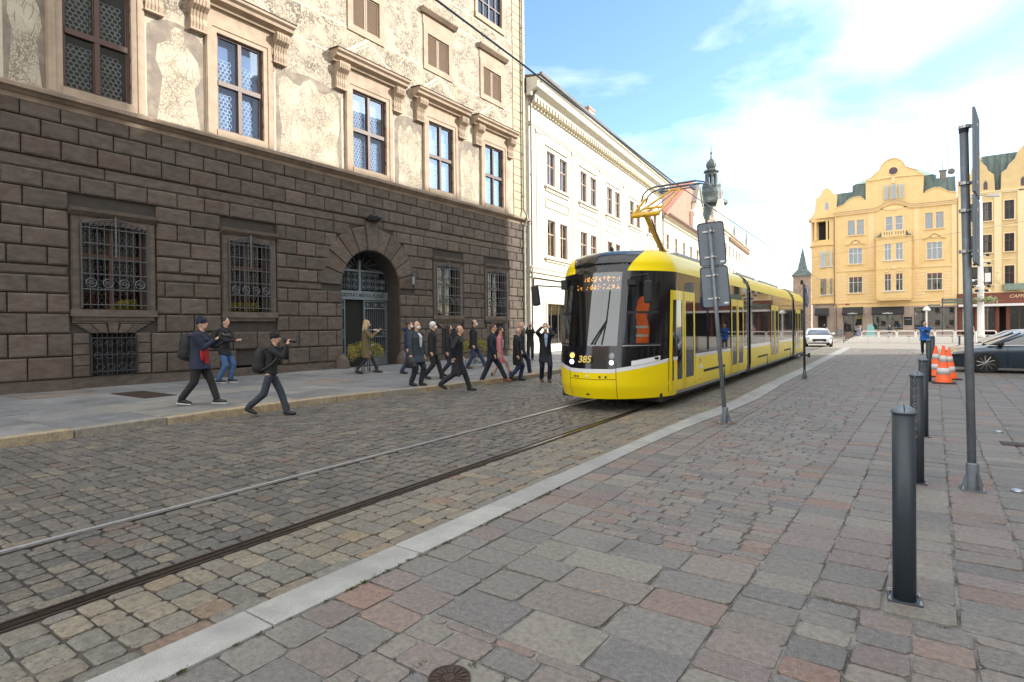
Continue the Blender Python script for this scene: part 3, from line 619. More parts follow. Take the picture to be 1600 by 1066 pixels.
# --- shuttered mezzanine windows
for a, c in SH:
    b = MB(); z0, z1 = 14.45, 15.95; f = .27
    b.box(0, .06, a-f, a, z0-f, z1+f+.1); b.box(0, .06, c, c+f, z0-f, z1+f+.1); b.box(0, .06, a, c, z1, z1+f+.1); b.box(0, .06, a, c, z0-f, z0)
    b.box(0, .045, a-f-.04, c+f+.04, z1+.37, z1+.85)
    w = b.build('window_surround', M_sand, TH)
    b = MB(); b.prismy([(0, 16.8), (.16, 16.8), (.3, 16.95), (.3, 17.02), (0, 17.06)], a-f-.2, c+f+.2); b.build('hood', M_sand_dark, w)
    b = MB(); ym = (a+c)/2
    for y0, y1 in ((a, ym-.01), (ym+.01, c)):
        b.box(-.08, -.02, y0, y0+.07, z0, z1); b.box(-.08, -.02, y1-.07, y1, z0, z1); b.box(-.08, -.02, y0+.07, y1-.07, z0, z0+.07); b.box(-.08, -.02, y0+.07, y1-.07, z1-.07, z1)
        k = 17
        for i in range(k):
            zz = z0+.08+(z1-z0-.16)*i/k; b.add([(-.07, y0+.07, zz+.075), (-.07, y1-.07, zz+.075), (-.025, y1-.07, zz), (-.025, y0+.07, zz)], [(0, 1, 2, 3)])
        b.box(-.1, -.085, y0, y1, z0, z1)
    b.build('louvred_shutter', M_shutter, w)
# --- second floor windows (only the last is seen)
for a, c in [(5.9, 7.5), (10.05, 11.7), (15.5, 17.3), (19.8, 21.6), (23.95, 26.1)]:
    z0, z1 = 18.65, 21.4; b = MB(); f = .22
    b.box(0, .07, a-f, a, z0-f, z1+f); b.box(0, .07, c, c+f, z0-f, z1+f); b.box(0, .07, a, c, z1, z1+f); b.box(0, .09, a-f, c+f, z0-f-.06, z0)
    w = b.build('window_surround', M_sand, TH)
    b = MB(); ym = (a+c)/2; t = .07
    for y in (a, a+(c-a)*.25, ym-.05, ym+(c-a)*.25, c-t): b.box(-.12, -.04, y, y+t*(1.4 if abs(y-ym) < .1 else .9), z0, z1)
    for z in (z0, z0+.85, z0+1.7, z1-t): b.box(-.12, -.045, a, c, z, z+t)
    fr = b.build('window_frame', M_brown, w)
    b = MB(); b.box(-.1, -.095, a, c, z0, z1); b.build('pane', M_glass_up, fr)
# --- barred ground floor windows
def grille(a, c, z0, z1, w, bas=False):
    b = MB(); x = .13; nv = 9
    for i in range(nv+1):
        y = a+(c-a)*i/nv; b.cyl((x, y, z0), (x, y, z1+(.05 if i % 2 else 0)), .011, n=5)
    for i in range(6 if not bas else 3):
        z = z0+.1+(z1-z0-.2)*i/(5 if not bas else 2); b.cyl((x+.015, a-.03, z), (x+.015, c+.03, z), .014, n=5)
        for k in range(nv): b.ell((x+.02, a+(c-a)*(k+.5)/nv, z), (.02, .025, .02), nu=6, nv=4)
    b.box(x-.02, x+.02, a-.04, a-.015, z0, z1); b.box(x-.02, x+.02, c+.015, c+.04, z0, z1)
    if not bas:
        for k in range(4):
            y = a+(c-a)*(k+.5)/4; b.ring((x+.02, y, z0+.72), .125, .016, n=16); b.ring((x+.02, y, z0+.72), .05, .012, n=10)
            b.cyl((x+.02, y-.1, z0+.72), (x+.02, y+.1, z0+.72), .01, n=4)
        ym = (a+c)/2; b.cyl((x+.03, ym, z0+1.5), (x+.03, ym, z1+.28), .022, n=6)
        for s in (-1, 1):
            for k in range(5):
                y = ym+s*(.12+k*.14); b.ring((x+.02, y, z1-.02+.11*(1-k*.22)), .06, .011, n=10)
            b.tube([(x+.02, ym+s*(c-a)/2*t, z1+.2*(1-t)**.7+.02) for t in (0, .2, .4, .6, .8, 1)], .013)
    else:
        dz = (z1-z0)/3
        for k in range(4):
            y = a+(c-a)*(k+.5)/4
            b.ring((x+.01, y, z0+2.35*dz), .1, .012, n=6); b.ring((x+.01, y, z0+1.45*dz), .1, .012, n=6); b.ring((x+.01, y+.05, z0+.6*dz), .1, .012, n=6)
            b.ring((x+.012, y, z0+2.35*dz), .045, .01, n=8)
    b.build('grille', M_gridw if not bas else M_ironw, w)
for a, c in LW:
    z0, z1 = 2.38, 4.8; b = MB(); f = .24
    b.box(0, .08, a-f, a, z0-.2, z1+.2); b.box(0, .08, c, c+f, z0-.2, z1+.2); b.box(0, .08, a, c, z1, z1+.2); b.box(0, .14, a-f-.03, c+f+.03, z0-.22, z0-.02); b.box(0, .1, a-f+.04, c+f-.04, 2.04, z0-.22)
    b.box(.08, .11, a-f+.03, a-.06, z0-.02, z1+.15); b.box(.08, .11, c+.06, c+f-.03, z0-.02, z1+.15)
    b.prismy([(0, 5.0), (.1, 5.0), (.22, 5.12), (.24, 5.22), (0, 5.24)], a-f-.05, c+f+.05)
    w = b.build('window_surround', M_rust_stone, TH)
    b = MB(); ym = (a+c)/2; t = .07
    b.box(-.3, -.22, a, a+t, z0, z1); b.box(-.3, -.22, c-t, c, z0, z1); b.box(-.3, -.22, ym-.05, ym+.05, z0, z1); b.box(-.3, -.22, a, c, z0+1.5, z0+1.6); b.box(-.3, -.22, a, c, z1-t, z1)
    fr = b.build('window_frame', M_brown, w)
    b = MB(); b.box(-.27, -.265, a+t, c-t, z0, z1-t); b.build('pane', M_glass_dk, fr)
    b = MB()
    for q in (a+.1, ym+.08): hex_grid(b, -.33, q, q+.6, z0+.1, z0+1.4, .07); hex_grid(b, -.33, q, q+.6, z0+1.7, z1-.1, .07)
    b.build('leaded_roundels', mat('dull_lead', (.12, .12, .13), .5), fr)
    b = MB(); b.box(-1.15, -.62, a, c, z0, z1); b.m = 1; b.box(-.62, -.6, a+.3, a+.5, z0, z1-.5); b.build('window_backing', [M_dark, mat('orange_curtain', (.25, .09, .02), .9, var=.3, scale=8)], fr)
    grille(a, c, z0+.02, z1-.02, w)
for a, c, z0, z1 in BAS:
    b = MB(); b.box(-.35, -.3, a, c, z0, z1); w = b.build('basement_window', M_dark, TH)
    if z1 > 1: grille(a+.02, c-.02, z0+.04, z1-.04, w, True)
# --- gateway
M_gate = mat('grey_painted_gate', (.16, .19, .22), .5, metal=.2, var=.15, scale=10)
M_wood = mat('varnished_door', (.17, .065, .02), .45, var=.3, scale=5, stretch=(1, 6, 1))
b = MB(); x = -.85
b.box(x-.08, x+.1, AC-AR, AC+AR, 3.02, 3.4); b.box(x-.06, x+.08, AC-.06, AC+.06, 3.4, AZ+AR-.35); b.box(x-.04, x+.06, AC-AR+.1, AC+AR-.1, 4.25, 4.33)
gt = b.build('gate_transom', M_gate, TH)
text_mesh('inscription', 'MAGISTRÁT MĚSTA PLZNĚ', .22, mat('inscription_letters', (.03, .035, .04), .6), onwall(x+.104, AC, 3.2), gt, .004, bold=.004)
b = MB()
for s in (-1, 1):
    for i in range(4):
        for k in range(3):
            y = AC+s*(.22+i*.36); z = 3.6+k*.27
            if (y-AC)**2+(z-AZ)**2 < (AR-.15)**2: b.ring((x, y, z), .11, .018, n=12); b.ell((x+.01, y, z), (.03, .055, .055), nu=8, nv=5); b.cyl((x, y+.17, z-.13), (x, y+.17, z+.13), .012, n=4)
for i in range(13):
    a = pi*(i+.5)/13; b.cyl((x, AC-.5*cos(a), 4.33+.2*sin(a)), (x, AC-(AR-.05)*cos(a), max(4.34, AZ+(AR-.05)*sin(a))), .012, n=4)
b.build('fanlight_ironwork', M_gate, gt)
def leaf(y0, y1, name='gate_leaf'):
    b = MB(); t = .05
    b.box(x-.03, x+.05, y0, y0+t, .1, 3.0); b.box(x-.03, x+.05, y1-t, y1, .1, 3.0)
    for z in (.1, .62, 1.35, 1.65, 2.62, 2.94): b.box(x-.03, x+.05, y0+t, y1-t, z, z+.06)
    b.box(x-.01, x+.01, y0+t, y1-t, .16, .62)
    n = max(3, int((y1-y0)/.11))
    for i in range(1, n):
        y = y0+(y1-y0)*i/n; b.cyl((x+.01, y, .68), (x+.01, y, 2.94), .012, n=5)
    for z in (1.53, 2.81):
        for i in range(3): b.ring((x+.02, y0+(y1-y0)*(i+.5)/3, z), .07, .014, n=10); b.ell((x+.03, y0+(y1-y0)*(i+.5)/3, z), (.02, .035, .035), nu=6, nv=4)
    for s in (-1, 1): b.ring((x+.02, (y0+y1)/2+s*.14, .95), .12, .013, n=12)
    return b.build(name, M_gate, gt)
leaf(AC-AR+.02, AC-.78); lf = leaf(AC+.22, AC+AR-.02)
b = MB(); b.box(x+.05, x+.06, AC+.75, AC+1.0, 1.66, 1.72); b.box(x+.05, x+.06, AC+.6, AC+.78, .98, 1.03); b.build('paper_notice', mat('paper_notice', (.75, .76, .75), .7), lf)
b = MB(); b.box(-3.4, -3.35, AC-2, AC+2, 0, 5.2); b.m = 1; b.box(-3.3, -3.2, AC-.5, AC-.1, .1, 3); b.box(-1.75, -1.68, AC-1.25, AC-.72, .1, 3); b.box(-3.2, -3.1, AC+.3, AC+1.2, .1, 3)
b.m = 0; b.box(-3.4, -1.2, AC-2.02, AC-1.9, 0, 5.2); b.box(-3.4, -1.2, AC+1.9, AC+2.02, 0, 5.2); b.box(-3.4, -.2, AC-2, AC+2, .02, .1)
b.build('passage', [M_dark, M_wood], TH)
# lantern and camera box on the wall
b = MB(); y = 18.75; b.cyl((.08, y, 4.3), (.3, y, 4.35), .015, n=6); b.tube([(.08, y, 3.9), (.12, y, 4.05), (.3, y, 4.1), (.34, y, 4.35), (.2, y, 4.5), (.08, y, 4.45)], .014)
b.lathe([(.02, 4.28), (.1, 4.2), (.12, 4.15), (.1, 4.13)], (.3, y, 0), 8); b.lathe([(.07, 3.75), (.05, 3.68), (.02, 3.6), (.01, 3.5)], (.3, y, 0), 8)
for i in range(6): a = 2*pi*i/6; b.cyl((.3+.095*cos(a), y+.095*sin(a), 4.14), (.3+.065*cos(a), y+.065*sin(a), 3.75), .008, n=4)
ln = b.build('wall_lantern', M_ironw); ln.matrix_world = Matrix.Translation((-19.1, 0, 0)) @ Matrix.Rotation(-AF, 4, 'Z'); tag(ln, 'black wrought iron wall lantern to the right of the arched gateway', 'lantern')
b = MB(); b.lathe([(.085, 4.12), (.06, 3.76)], (.3, y, 0), 6); b.build('lamp_glass', mat('frosted_glass', (.35, .36, .36), .3), ln)
b = MB(); b.box(.08, .14, AC-.2, AC+.2, 6.32, 6.46)
for s in (-1, 1): b.box(.14, .42, AC+s*.14-.1, AC+s*.14+.1, 6.36, 6.58); b.cyl((.42, AC+s*.14, 6.47), (.5, AC+s*.17, 6.42), .09, .11, n=10)
fl = b.build('floodlight', M_ironw); fl.matrix_world = ln.matrix_world.copy(); tag(fl, 'pair of small black floodlights above the keystone of the arched gateway', 'floodlight')
# downpipe at the corner of the town hall
b = MB(); px_, py_ = .16, 27.95
b.tube([(px_, py_, .3), (px_, py_, 7.7), (px_+.2, py_, 8.15), (px_+.2, py_, 8.4), (px_, py_, 8.7), (px_, py_, 25.5)], .065, 10)
for z in (1, 2.6, 4.2, 6, 9.5, 12, 14.5, 17, 19.5, 22): b.cyl((px_, py_, z), (px_, py_, z+.06), .085, n=10); b.box(0, px_, py_-.015, py_+.015, z, z+.04)
dp = b.build('downpipe', M_patina); dp.matrix_world = ln.matrix_world.copy(); tag(dp, 'greenish downpipe running up the right-hand corner of the sgraffito town hall', 'downpipe')
# ================================================================== HOUSES
M_white = mat('white_render', (.62, .585, .5), .85, var=.06, scale=1.5)
M_white2 = mat('white_trim', (.58, .52, .4), .8, var=.06, scale=2)
M_woodw = mat('rosewood_window', (.5, .33, .26), .6, var=.15, scale=8)
M_whitew = mat('white_window_frame', (.7, .68, .64), .5, var=.05)
M_room = mat('room_behind', (.11, .105, .1), .9, var=.3, scale=1.5)
M_net = mat('net_curtain', (.6, .59, .6), .9, var=.25, scale=2)
M_gl = glass('house_glass', (.7, .74, .76), .08)
M_tile = mat('red_roof_tiles', (.46, .2, .14), .8, var=.2, scale=6, c2=(.36, .15, .1), c2s=2)
M_gut = mat('zinc_gutter', (.14, .13, .12), .5, metal=.4, var=.2)
M_copper = mat('green_copper', (.11, .16, .14), .6, var=.25, scale=4, c2=(.06, .075, .07), c2s=1.2, c2r=(.42, .62), stretch=(1, 3, .4))
M_copl = mat('pale_copper', (.3, .42, .36), .6, var=.2, scale=4)
M_shop = mat('shop_interior', (.05, .05, .045), .8, var=.7, scale=2.5, c2=(.25, .2, .12), c2s=4, c2r=(.58, .66))
def win(parent, x, a, c, z0, z1, cols=2, rows=2, fm=None, depth=.12, back=None, t=.055, name='window', surround=None, sw=.12, sill=True, splits=None):
    fm = fm or M_whitew
    b = MB(); x0, x1 = x-depth, x-depth+.05
    ys = [a+(c-a)*i/cols for i in range(cols+1)]; zs = splits or [z0+(z1-z0)*i/rows for i in range(rows+1)]
    for i, y in enumerate(ys): u = max(a, y-t/2) if i else a; v = min(c, (u if i == 0 else y-t/2)+t); v = c if i == cols else v; u = c-t if i == cols else u; b.box(x0, x1, u, v, z0, z1)
    for i, z in enumerate(zs): u = z0 if i == 0 else (z1-t if i == len(zs)-1 else z-t/2); b.box(x0, x1-.004, a, c, u, u+t)
    w = b.build(name, fm, parent)
    b = MB(); b.box(x0+.01, x0+.016, a, c, z0, z1); b.build('pane', M_gl, w)
    b = MB(); b.box(x0-.25, x0-.22, a-.05, c+.05, z0-.05, z1+.05); b.build('curtain', back or M_net, w)
    if surround or sill:
        b = MB()
        if surround:
            b.box(x, x+.05, a-sw, a, z0, z1+sw); b.box(x, x+.05, c, c+sw, z0, z1+sw); b.box(x, x+.05, a, c, z1, z1+sw)
        if sill: b.box(x, x+.16, a-sw-.05, c+sw+.05, z0-.12, z0-.005)
        b.build('window_surround', surround or fm, w)
    return w
RW = radians(3.8)
WH = thing('white_house', 'long white house with paired brown windows and toothed eaves beside the sgraffito town hall', 'house', (-18.12, 28.64, 0), RW)
bays = [4.0, 9.4, 14.85, 20.55, 26.1]
hs = []
for m_ in bays:
    hs += [(m_-1.55, m_-.35, 10.98, 13.12), (m_+.35, m_+1.55, 10.98, 13.12), (m_-1.55, m_-.35, 6.35, 8.7), (m_+.35, m_+1.55, 6.35, 8.7), (m_-1.6, m_+1.6, .6, 3.25)]
b = MB(); wall_with_holes(b, -.5, 0, .02, 29.95, 0, 16.0, hs); b.build('wall', M_white, WH)
b = MB(); b.box(-12, -.8, .1, 29.9, 0, 16); b.build('building_core', M_dark, WH)
b = MB(); b.box(0, .05, .02, 29.95, 14.05, 14.2); b.box(0, .09, .02, 29.95, 14.2, 14.27); b.box(0, .12, .02, 29.95, 5.12, 5.38); b.box(0, .18, .02, 29.95, 5.38, 5.46); b.box(0, .06, .02, 29.95, 4.75, 4.85)
for m_ in [1.3, 6.7, 12.1, 17.7, 23.3, 28.7]: b.box(0, .05, m_-.28, m_+.28, 5.46, 14.05); b.box(0, .1, m_-.34, m_+.34, 13.85, 14.05)
b.build('string_course', M_white2, WH)
b = MB(); b.prismy([(0, 15.75), (.3, 15.75), (.35, 15.95), (.75, 16.15), (.8, 16.5), (.95, 16.6), (.95, 16.72), (0, 16.8)], -.15, 30.05); b.build('eaves_cornice', M_white, WH)
b = MB()
y = .2
while y < 29.8: b.box(0, .42, y, y+.2, 15.42, 15.76); y += .42
b.box(0, .1, .02, 29.95, 15.3, 15.42); b.build('dentil_row', M_white2, WH)
b = MB(); b.prismy([(.93, 16.74), (1.1, 16.74), (1.12, 16.9), (.95, 16.9)], -.2, 30.1); b.build('gutter', M_gut, WH)
b = MB(); b.prismy([(.95, 16.85), (-5.5, 17.9), (-12, 16.85)], -.1, 30); b.build('roof', mat('brown_roof_tiles', (.13, .09, .075), .8, var=.2, scale=6), WH)
b = MB(); b.box(-1.3, -.6, 11.2, 12.3, 16.9, 18.9); b.box(-1.35, -.55, 11.15, 12.35, 18.9, 19.05); b.build('chimney', mat('pink_chimney', (.5, .3, .24), .8), WH)
for m_ in bays:
    for y0, y1 in ((m_-1.55, m_-.35), (m_+.35, m_+1.55)):
        win(WH, 0, y0, y1, 10.98, 13.12, 2, 2, M_woodw, splits=[10.98, 12.25, 13.12], surround=M_white, sill=False, back=M_room if R.random() < .12 else M_net); win(WH, 0, y0, y1, 6.35, 8.7, 2, 2, M_woodw, splits=[6.35, 7.8, 8.7], surround=M_white, sill=False, back=M_room if R.random() < .35 else M_net)
    b = MB(); b.box(0, .2, m_-1.85, m_+1.85, 10.72, 10.84); b.box(0, .09, m_-1.75, m_+1.75, 10.5, 10.72); b.build('window_sill', M_white2, WH)
    b = MB(); b.box(0, .2, m_-1.95, m_+1.95, 6.1, 6.2); b.box(0, .09, m_-1.8, m_+1.8, 5.95, 6.1); b.build('window_sill', M_white2, WH)
    b = MB()
    for u, v, p, q in ((-1.8, 1.8, 9.45, 9.52), (-1.8, 1.8, 10.0, 10.07), (-1.8, -1.73, 9.52, 10.0), (1.73, 1.8, 9.52, 10.0)): b.box(0, .07, m_+u, m_+v, p, q)
    b.build('stucco_panel', M_white2, WH); b = MB(); b.box(0, .1, m_-1.7, m_+1.7, 13.42, 13.5); b.build('window_cornice', M_white2, WH)
    win(WH, 0, m_-1.6, m_+1.6, .6, 3.25, 3, 1, M_gut, depth=.3, back=M_shop, name='shop_window', surround=M_white2, sw=.15, sill=False)
b = MB(); b.tube([(.9, .25, 16.7), (.55, .2, 16.1), (.15, .15, 15.5), (.12, .15, .2)], .06, 8)
for z in (2, 5, 8, 11, 14): b.cyl((.12, .15, z), (.12, .15, z+.06), .08, n=8)
b.build('downpipe', M_gut, WH)
b = MB(); b.tube([(.9, 29.9, 16.7), (.12, 29.9, 15.6), (.12, 29.9, .2)], .05, 8); b.build('downpipe', M_gut, WH)
# pink roofed house
PH = thing('red_roofed_house', 'white house with steep salmon-red roof and attic gable, behind the tram pantograph', 'house', (-18.12, 28.64, 0), RW)
def plain_house(root, y0, y1, h, mw, eave, floors, ww=1.0, pitch_=2.6, x=0, fm=None, wh=1.7):
    hs = []; n = max(1, int((y1-y0-1)/pitch_)); st = (y1-y0)/n
    for z in floors:
        for i in range(n): c_ = y0+st*(i+.5); hs.append((c_-ww/2, c_+ww/2, z, z+wh))
    b = MB(); wall_with_holes(b, x-.5, x, y0+.02, y1-.02, 0, h, hs); b.build('wall', mw, root)
    b = MB(); b.box(x-11, x-.8, y0+.05, y1-.05, 0, h-.1); b.build('building_core', M_dark, root)
    b = MB(); b.prismy([(x, h-.5), (x+.15, h-.5), (x+.2, h-.25), (x+.5, h-.1), (x+.5, h+.05), (x, h+.1)], y0, y1); b.build('cornice', eave, root)
    for q in hs: win(root, x, *q, 2, 2, fm or M_woodw, surround=M_white2)
plain_house(PH, 30.1, 56.5, 13.6, M_white, M_white2, (1, 5.9, 10.1), 1.1, 3.2)
b = MB(); b.prismy([(.75, 13.6), (-5.5, 17.3), (-12, 13.6)], 30.1, 56.5); b.build('roof', M_tile, PH)
b = MB(); b.prism([(32, 13.9), (46.3, 20.9), (48.5, 20.9), (52, 16), (52, 13.8)], -16, -.35); b.build('cross_roof', M_tile, PH)
b = MB(); b.prismy([(.7, 13.62), (.88, 13.62), (.9, 13.76), (.72, 13.78)], 30, 56.5); b.build('gutter', M_gut, PH)
for k, (y, z) in enumerate(((34, 15.2), (38.5, 14.9), (41, 16.2))):
    b = MB(); b.box(-1.9, -.6-(z-14)*.5, y-.5, y+.5, z, z+.25); b.build('roof_hatch', mat('hatch_red', (.4, .1, .06), .7), PH)
b = MB(); gy = 47.8
gp = [(gy-3.4, 13.7), (gy-3.4, 16.6), (gy-2.6, 16.9), (gy-2.2, 18.0), (gy-1.3, 18.6), (gy, 20.9), (gy+1.3, 18.6), (gy+2.2, 18.0), (gy+2.6, 16.9), (gy+3.4, 16.6), (gy+3.4, 13.7)]
b.prism(gp, -.3, .1, .0); b.build('attic_gable', M_white, PH)
b = MB(); b.prism([(gy-2.4, 18.0), (gy, 20.95), (gy+2.4, 18.0), (gy+2.2, 17.8), (gy, 20.6), (gy-2.2, 17.8)], -2.4, .3); b.build('gable_roof', mat('grey_tin', (.3, .31, .27), .6), PH)
b = MB()
b.ell((.12, gy, 19.0), (.12, .4, .5)); b.build('gable_cartouche', M_white2, PH)
for s in (-1, 1): b = MB(); b.ring((.12, gy+s*1.9, 17.6), .35, .12, n=12); b.build('gable_scroll', M_white2, PH); b = MB(); b.box(.1, .22, gy+s*3.1-.3, gy+s*3.1+.3, 16.0, 16.45); b.build('gable_block', M_white2, PH)
# ornate house
OH = thing('baroque_house', 'cream house with ornate gable and roof statues, just right of the dark spire', 'house', (-18.12, 28.64, 0), RW)
plain_house(OH, 56.7, 96.5, 17.4, M_white, M_white2, (1, 5.8, 10, 13.8), 1.1, 3.4)
b = MB(); b.prismy([(.4, 17.4), (-5.5, 20.4), (-12, 17.4)], 76, 96.5); b.build('roof', mat('dark_red_tiles', (.16, .08, .07), .8, var=.2), OH)
b = MB(); gy = 65.5
b.prism([(gy-7.5, 17.4), (gy-7.2, 18.3), (gy-5.5, 18.8), (gy-4.5, 20.2), (gy-2.3, 20.6), (gy, 22.4), (gy+2.3, 20.6), (gy+4.5, 20.2), (gy+5.5, 18.8), (gy+7.2, 18.3), (gy+7.5, 17.4)], -.5, .2, 0); b.build('ornate_gable', M_white2, OH)
b = MB(); y = 72; b.box(0, .1, 72, 96, 16.3, 16.4)
while y < 96: b.box(0, .4, y, y+.35, 16.35, 16.9); y += .9
b.build('dentil_row', mat('brown_dentils', (.3, .2, .13), .8), OH)
for y, z, h in ((58.5, 18.3, 1.2), (65.5, 22.3, 1.3), (72.6, 18.3, 1.3), (79, 18.3, 1.8), (94.5, 17.9, 3.2)):
    b = MB(); b.lathe([(.35, z-.8), (.3, z), (.2, z+.1), (.24, z+h*.4), (.12, z+h*.7), (.14, z+h*.85), (.02, z+h)], (-.1, y, 0), 8); b.build('roof_statue', mat('statue_stone', (.35, .31, .27), .8), OH, smooth=True)
LH = thing('low_house', 'pale house with a low orange-red roof, behind the rear of the tram', 'house', (-18.12, 28.64, 0), RW)
plain_house(LH, 96.7, 150, 11.5, M_white, M_white2, (1, 5, 8.6), 1.1, 3.6)
b = MB(); b.prismy([(.5, 11.5), (-5.5, 15.5), (-12, 11.5)], 96.7, 150); b.build('roof', M_tile, LH)
M_bch = mat('brick_chimney', (.2, .15, .12), .8)
for y in (104, 112): b = MB(); b.box(-5, -3.8, y, y+2, 13, 17); b.build('chimney', M_bch, LH)
# dark baroque spire
SP = thing('spire_tower', 'dark green-grey baroque spire with an open lantern and onion cap rising behind the white houses', 'tower', (-30.7, 120, 0))
M_sp = mat('spire_copper', (.06, .072, .068), .6, var=.3, scale=1.5, c2=(.12, .14, .125), c2s=.8, stretch=(1, 1, .5))
b = MB(); b.lathe([(2.3, 0), (2.3, 26.4), (3.3, 26.9), (3.3, 27.4), (2.6, 27.8), (2.3, 28.4), (2.4, 29.3), (1.9, 30.2), (2.0, 30.6), (1.6, 31)], (0, 0, 0), 8); b.build('tower_body', M_sp, SP)
b = MB()
for i in range(8):
    a = 2*pi*(i+.5)/8; b.box(1.05*cos(a)-.17, 1.05*cos(a)+.17, 1.05*sin(a)-.17, 1.05*sin(a)+.17, 31, 33.3)
b.lathe([(1.15, 33.0), (1.2, 33.6), (1.6, 33.7), (1.6, 33.95), (1.1, 34.2), (.75, 34.4), (1.0, 34.8), (1.1, 35.3), (.95, 35.8), (.5, 36.2), (.2, 36.6), (.12, 37.4), (.28, 37.7), (.1, 37.9), (.05, 39.2), (.02, 40)], (0, 0, 0), 8); b.build('lantern_cap', M_sp, SP)
b = MB()
for i in range(8):
    a = 2*pi*i/8; b.lathe([(.2, 31), (.22, 31.4), (.05, 31.9)], (1.75*cos(a)-0, 1.75*sin(a), -.6), 6)
b.build('finial', M_sp, SP)
# stone tower with green pyramid spire left of the yellow house
ST = thing('stone_tower', 'old brown stone tower with a pointed green roof left of the yellow corner house', 'tower', (-17.2, 150, 0))
b = MB(); b.box(-1.9, 1.9, -1.9, 1.9, 0, 13.4); b.box(-2.0, 2.0, -2.0, 2.0, 9.9, 10.1); b.build('tower_body', mat('brown_ashlar', (.27, .2, .16), .85, var=.3, scale=2, c2=(.36, .28, .22), c2s=1, bump=.02, bscale=3), ST)
b = MB(); b.add([(-2.3, -2.3, 13.3), (2.3, -2.3, 13.3), (2.3, 2.3, 13.3), (-2.3, 2.3, 13.3), (-1.0, -1.0, 15.0), (1.0, -1.0, 15.0), (1.0, 1.0, 15.0), (-1.0, 1.0, 15.0), (0, 0, 20.4)], [(0, 1, 5, 4), (1, 2, 6, 5), (2, 3, 7, 6), (3, 0, 4, 7), (4, 5, 8), (5, 6, 8), (6, 7, 8), (7, 4, 8)]); b.cyl((0, 0, 20.3), (0, 0, 22), .05); b.build('spire', M_copper, ST)
for q in ((-.7, -.3, 7, 8.6), (.3, .7, 7, 8.6), (-.3, .3, 11.2, 12.2)): b = MB(); b.box(q[0], q[1], -1.93, -1.85, q[2], q[3]); b.build('window_slit', M_dark, ST)
# ------------------------------------------------ yellow corner house (facade faces the camera)
M_yel = mat('yellow_render', (.74, .52, .24), .85, var=.08, scale=1.2, c2=(.63, .44, .2), c2s=.5, c2r=(.55, .8))
M_yel2 = mat('yellow_stucco_trim', (.78, .57, .3), .8, var=.06, scale=2)
M_ston = mat('pink_stone_base', (.36, .28, .23), .8, var=.15, scale=2, bump=.004, bscale=20)
M_blk = mat('black_awning', (.02, .02, .022), .7, var=.1)
M_glz = mat('greyblue_pane', (.3, .33, .4), .25, var=.2, scale=1.5)
YH = thing('yellow_corner_house', 'yellow corner house with curved gable, round attic window and black shop awnings', 'house', (0, 92, 0), -pi/2)
YH_w = []
for a, c in ((-4.86, -4.0), (-3.76, -2.93), (3.94, 4.75), (5.08, 5.88)): YH_w.append((a, c, 14.2, 16.3, 1, [14.2, 15.5, 16.3]))
for z0, z1 in ((10.15, 12.4), (6.08, 8.35)):
    YH_w += [(-4.75, -3.12, z0, z1, 3, None), (4.1, 5.74, z0, z1, 3, None)]
holes = [(w[0], w[1], w[2], w[3]) for w in YH_w] + [(-.42, .4, 14.3, 16.3), (.68, 1.52, 14.3, 16.3), (-5.45, -3.15, .1, 4.0), (-1.95, 1.5, .9, 3.95), (2.7, 7.0, .9, 3.85)]
b = MB(); wall_with_holes(b, -.5, 0, -6.55, 7.25, 4.05, 17.4, holes); b.build('wall', M_yel, YH)
b = MB(); wall_with_holes(b, -.5, .06, -6.55, 7.25, 0, 4.05, holes); b.build('stone_base', M_ston, YH)
b = MB(); b.box(-11, -.7, -8.5, 7.2, 0, 17); b.build('building_core', M_dark, YH)
for w in YH_w: win(YH, 0, w[0], w[1], w[2], w[3], w[4], 2, M_whitew if w[4] == 3 else M_woodw, depth=.1, back=(M_room if R.random() < .85 else M_net) if w[4] == 3 else M_glz, splits=w[5] or [w[2], w[2]+(w[3]-w[2])*.66, w[3]], surround=M_yel2)
for a, c in ((-.42, .4), (.68, 1.52)): win(YH, 0, a, c, 14.3, 16.3, 1, 2, M_whitew, back=M_glz, surround=M_yel2, sill=False)
# bay window
b = MB(); wall_with_holes(b, .85, 1.05, -1.5, 2.45, 5.1, 13.1, [(-.55, .22, 10.3, 12.5), (.7, 1.5, 10.3, 12.5), (-.55, .2, 6.15, 8.45), (.7, 1.5, 6.15, 8.45)])
b.box(0, .85, -1.5, -1.3, 5.1, 13.1); b.box(0, .85, 2.25, 2.45, 5.1, 13.1); b.box(0, 1.0, -1.45, 2.4, 4.85, 5.1); b.box(0, 1.1, -1.55, 2.5, 13.1, 13.3); b.box(0, 1.2, -1.65, 2.6, 13.3, 13.42); b.box(1.05, 1.1, -1.5, 2.45, 9.1, 9.3)
by = b.build('bay', M_yel, YH)
for a, c, z0, z1 in ((-.55, .22, 10.3, 12.5), (.7, 1.5, 10.3, 12.5), (-.55, .2, 6.15, 8.45), (.7, 1.5, 6.15, 8.45)): win(by, 1.05, a, c, z0, z1, 2, 2, M_whitew, splits=[z0, z0+1.5, z1], sill=True, back=M_room)
b = MB(); b.box(.9, 1.05, -.85, 1.8, 13.5, 14.3); b.box(.2, .9, -.85, -.75, 13.5, 14.3); b.box(.2, .9, 1.7, 1.8, 13.5, 14.3); bal = b.build('balcony_parapet', M_yel2, by)
b = MB()
for k in range(8): yb = -.6+k*.28+(.15 if k > 3 else 0); b.box(1.05, 1.07, yb, yb+.12, 13.7, 14.12)
b.build('parapet_slots', mat('slot_shade', (.3, .2, .08), .9, var=0), by)
for s, y in ((-1, -.9), (1, 1.85)):
    b = MB(); b.prism([(y, 13.42), (y+s*.75, 13.42), (y+s*.3, 13.7), (y, 14.2)], .1, 1.0); b.build('bay_roof', M_copper, by)
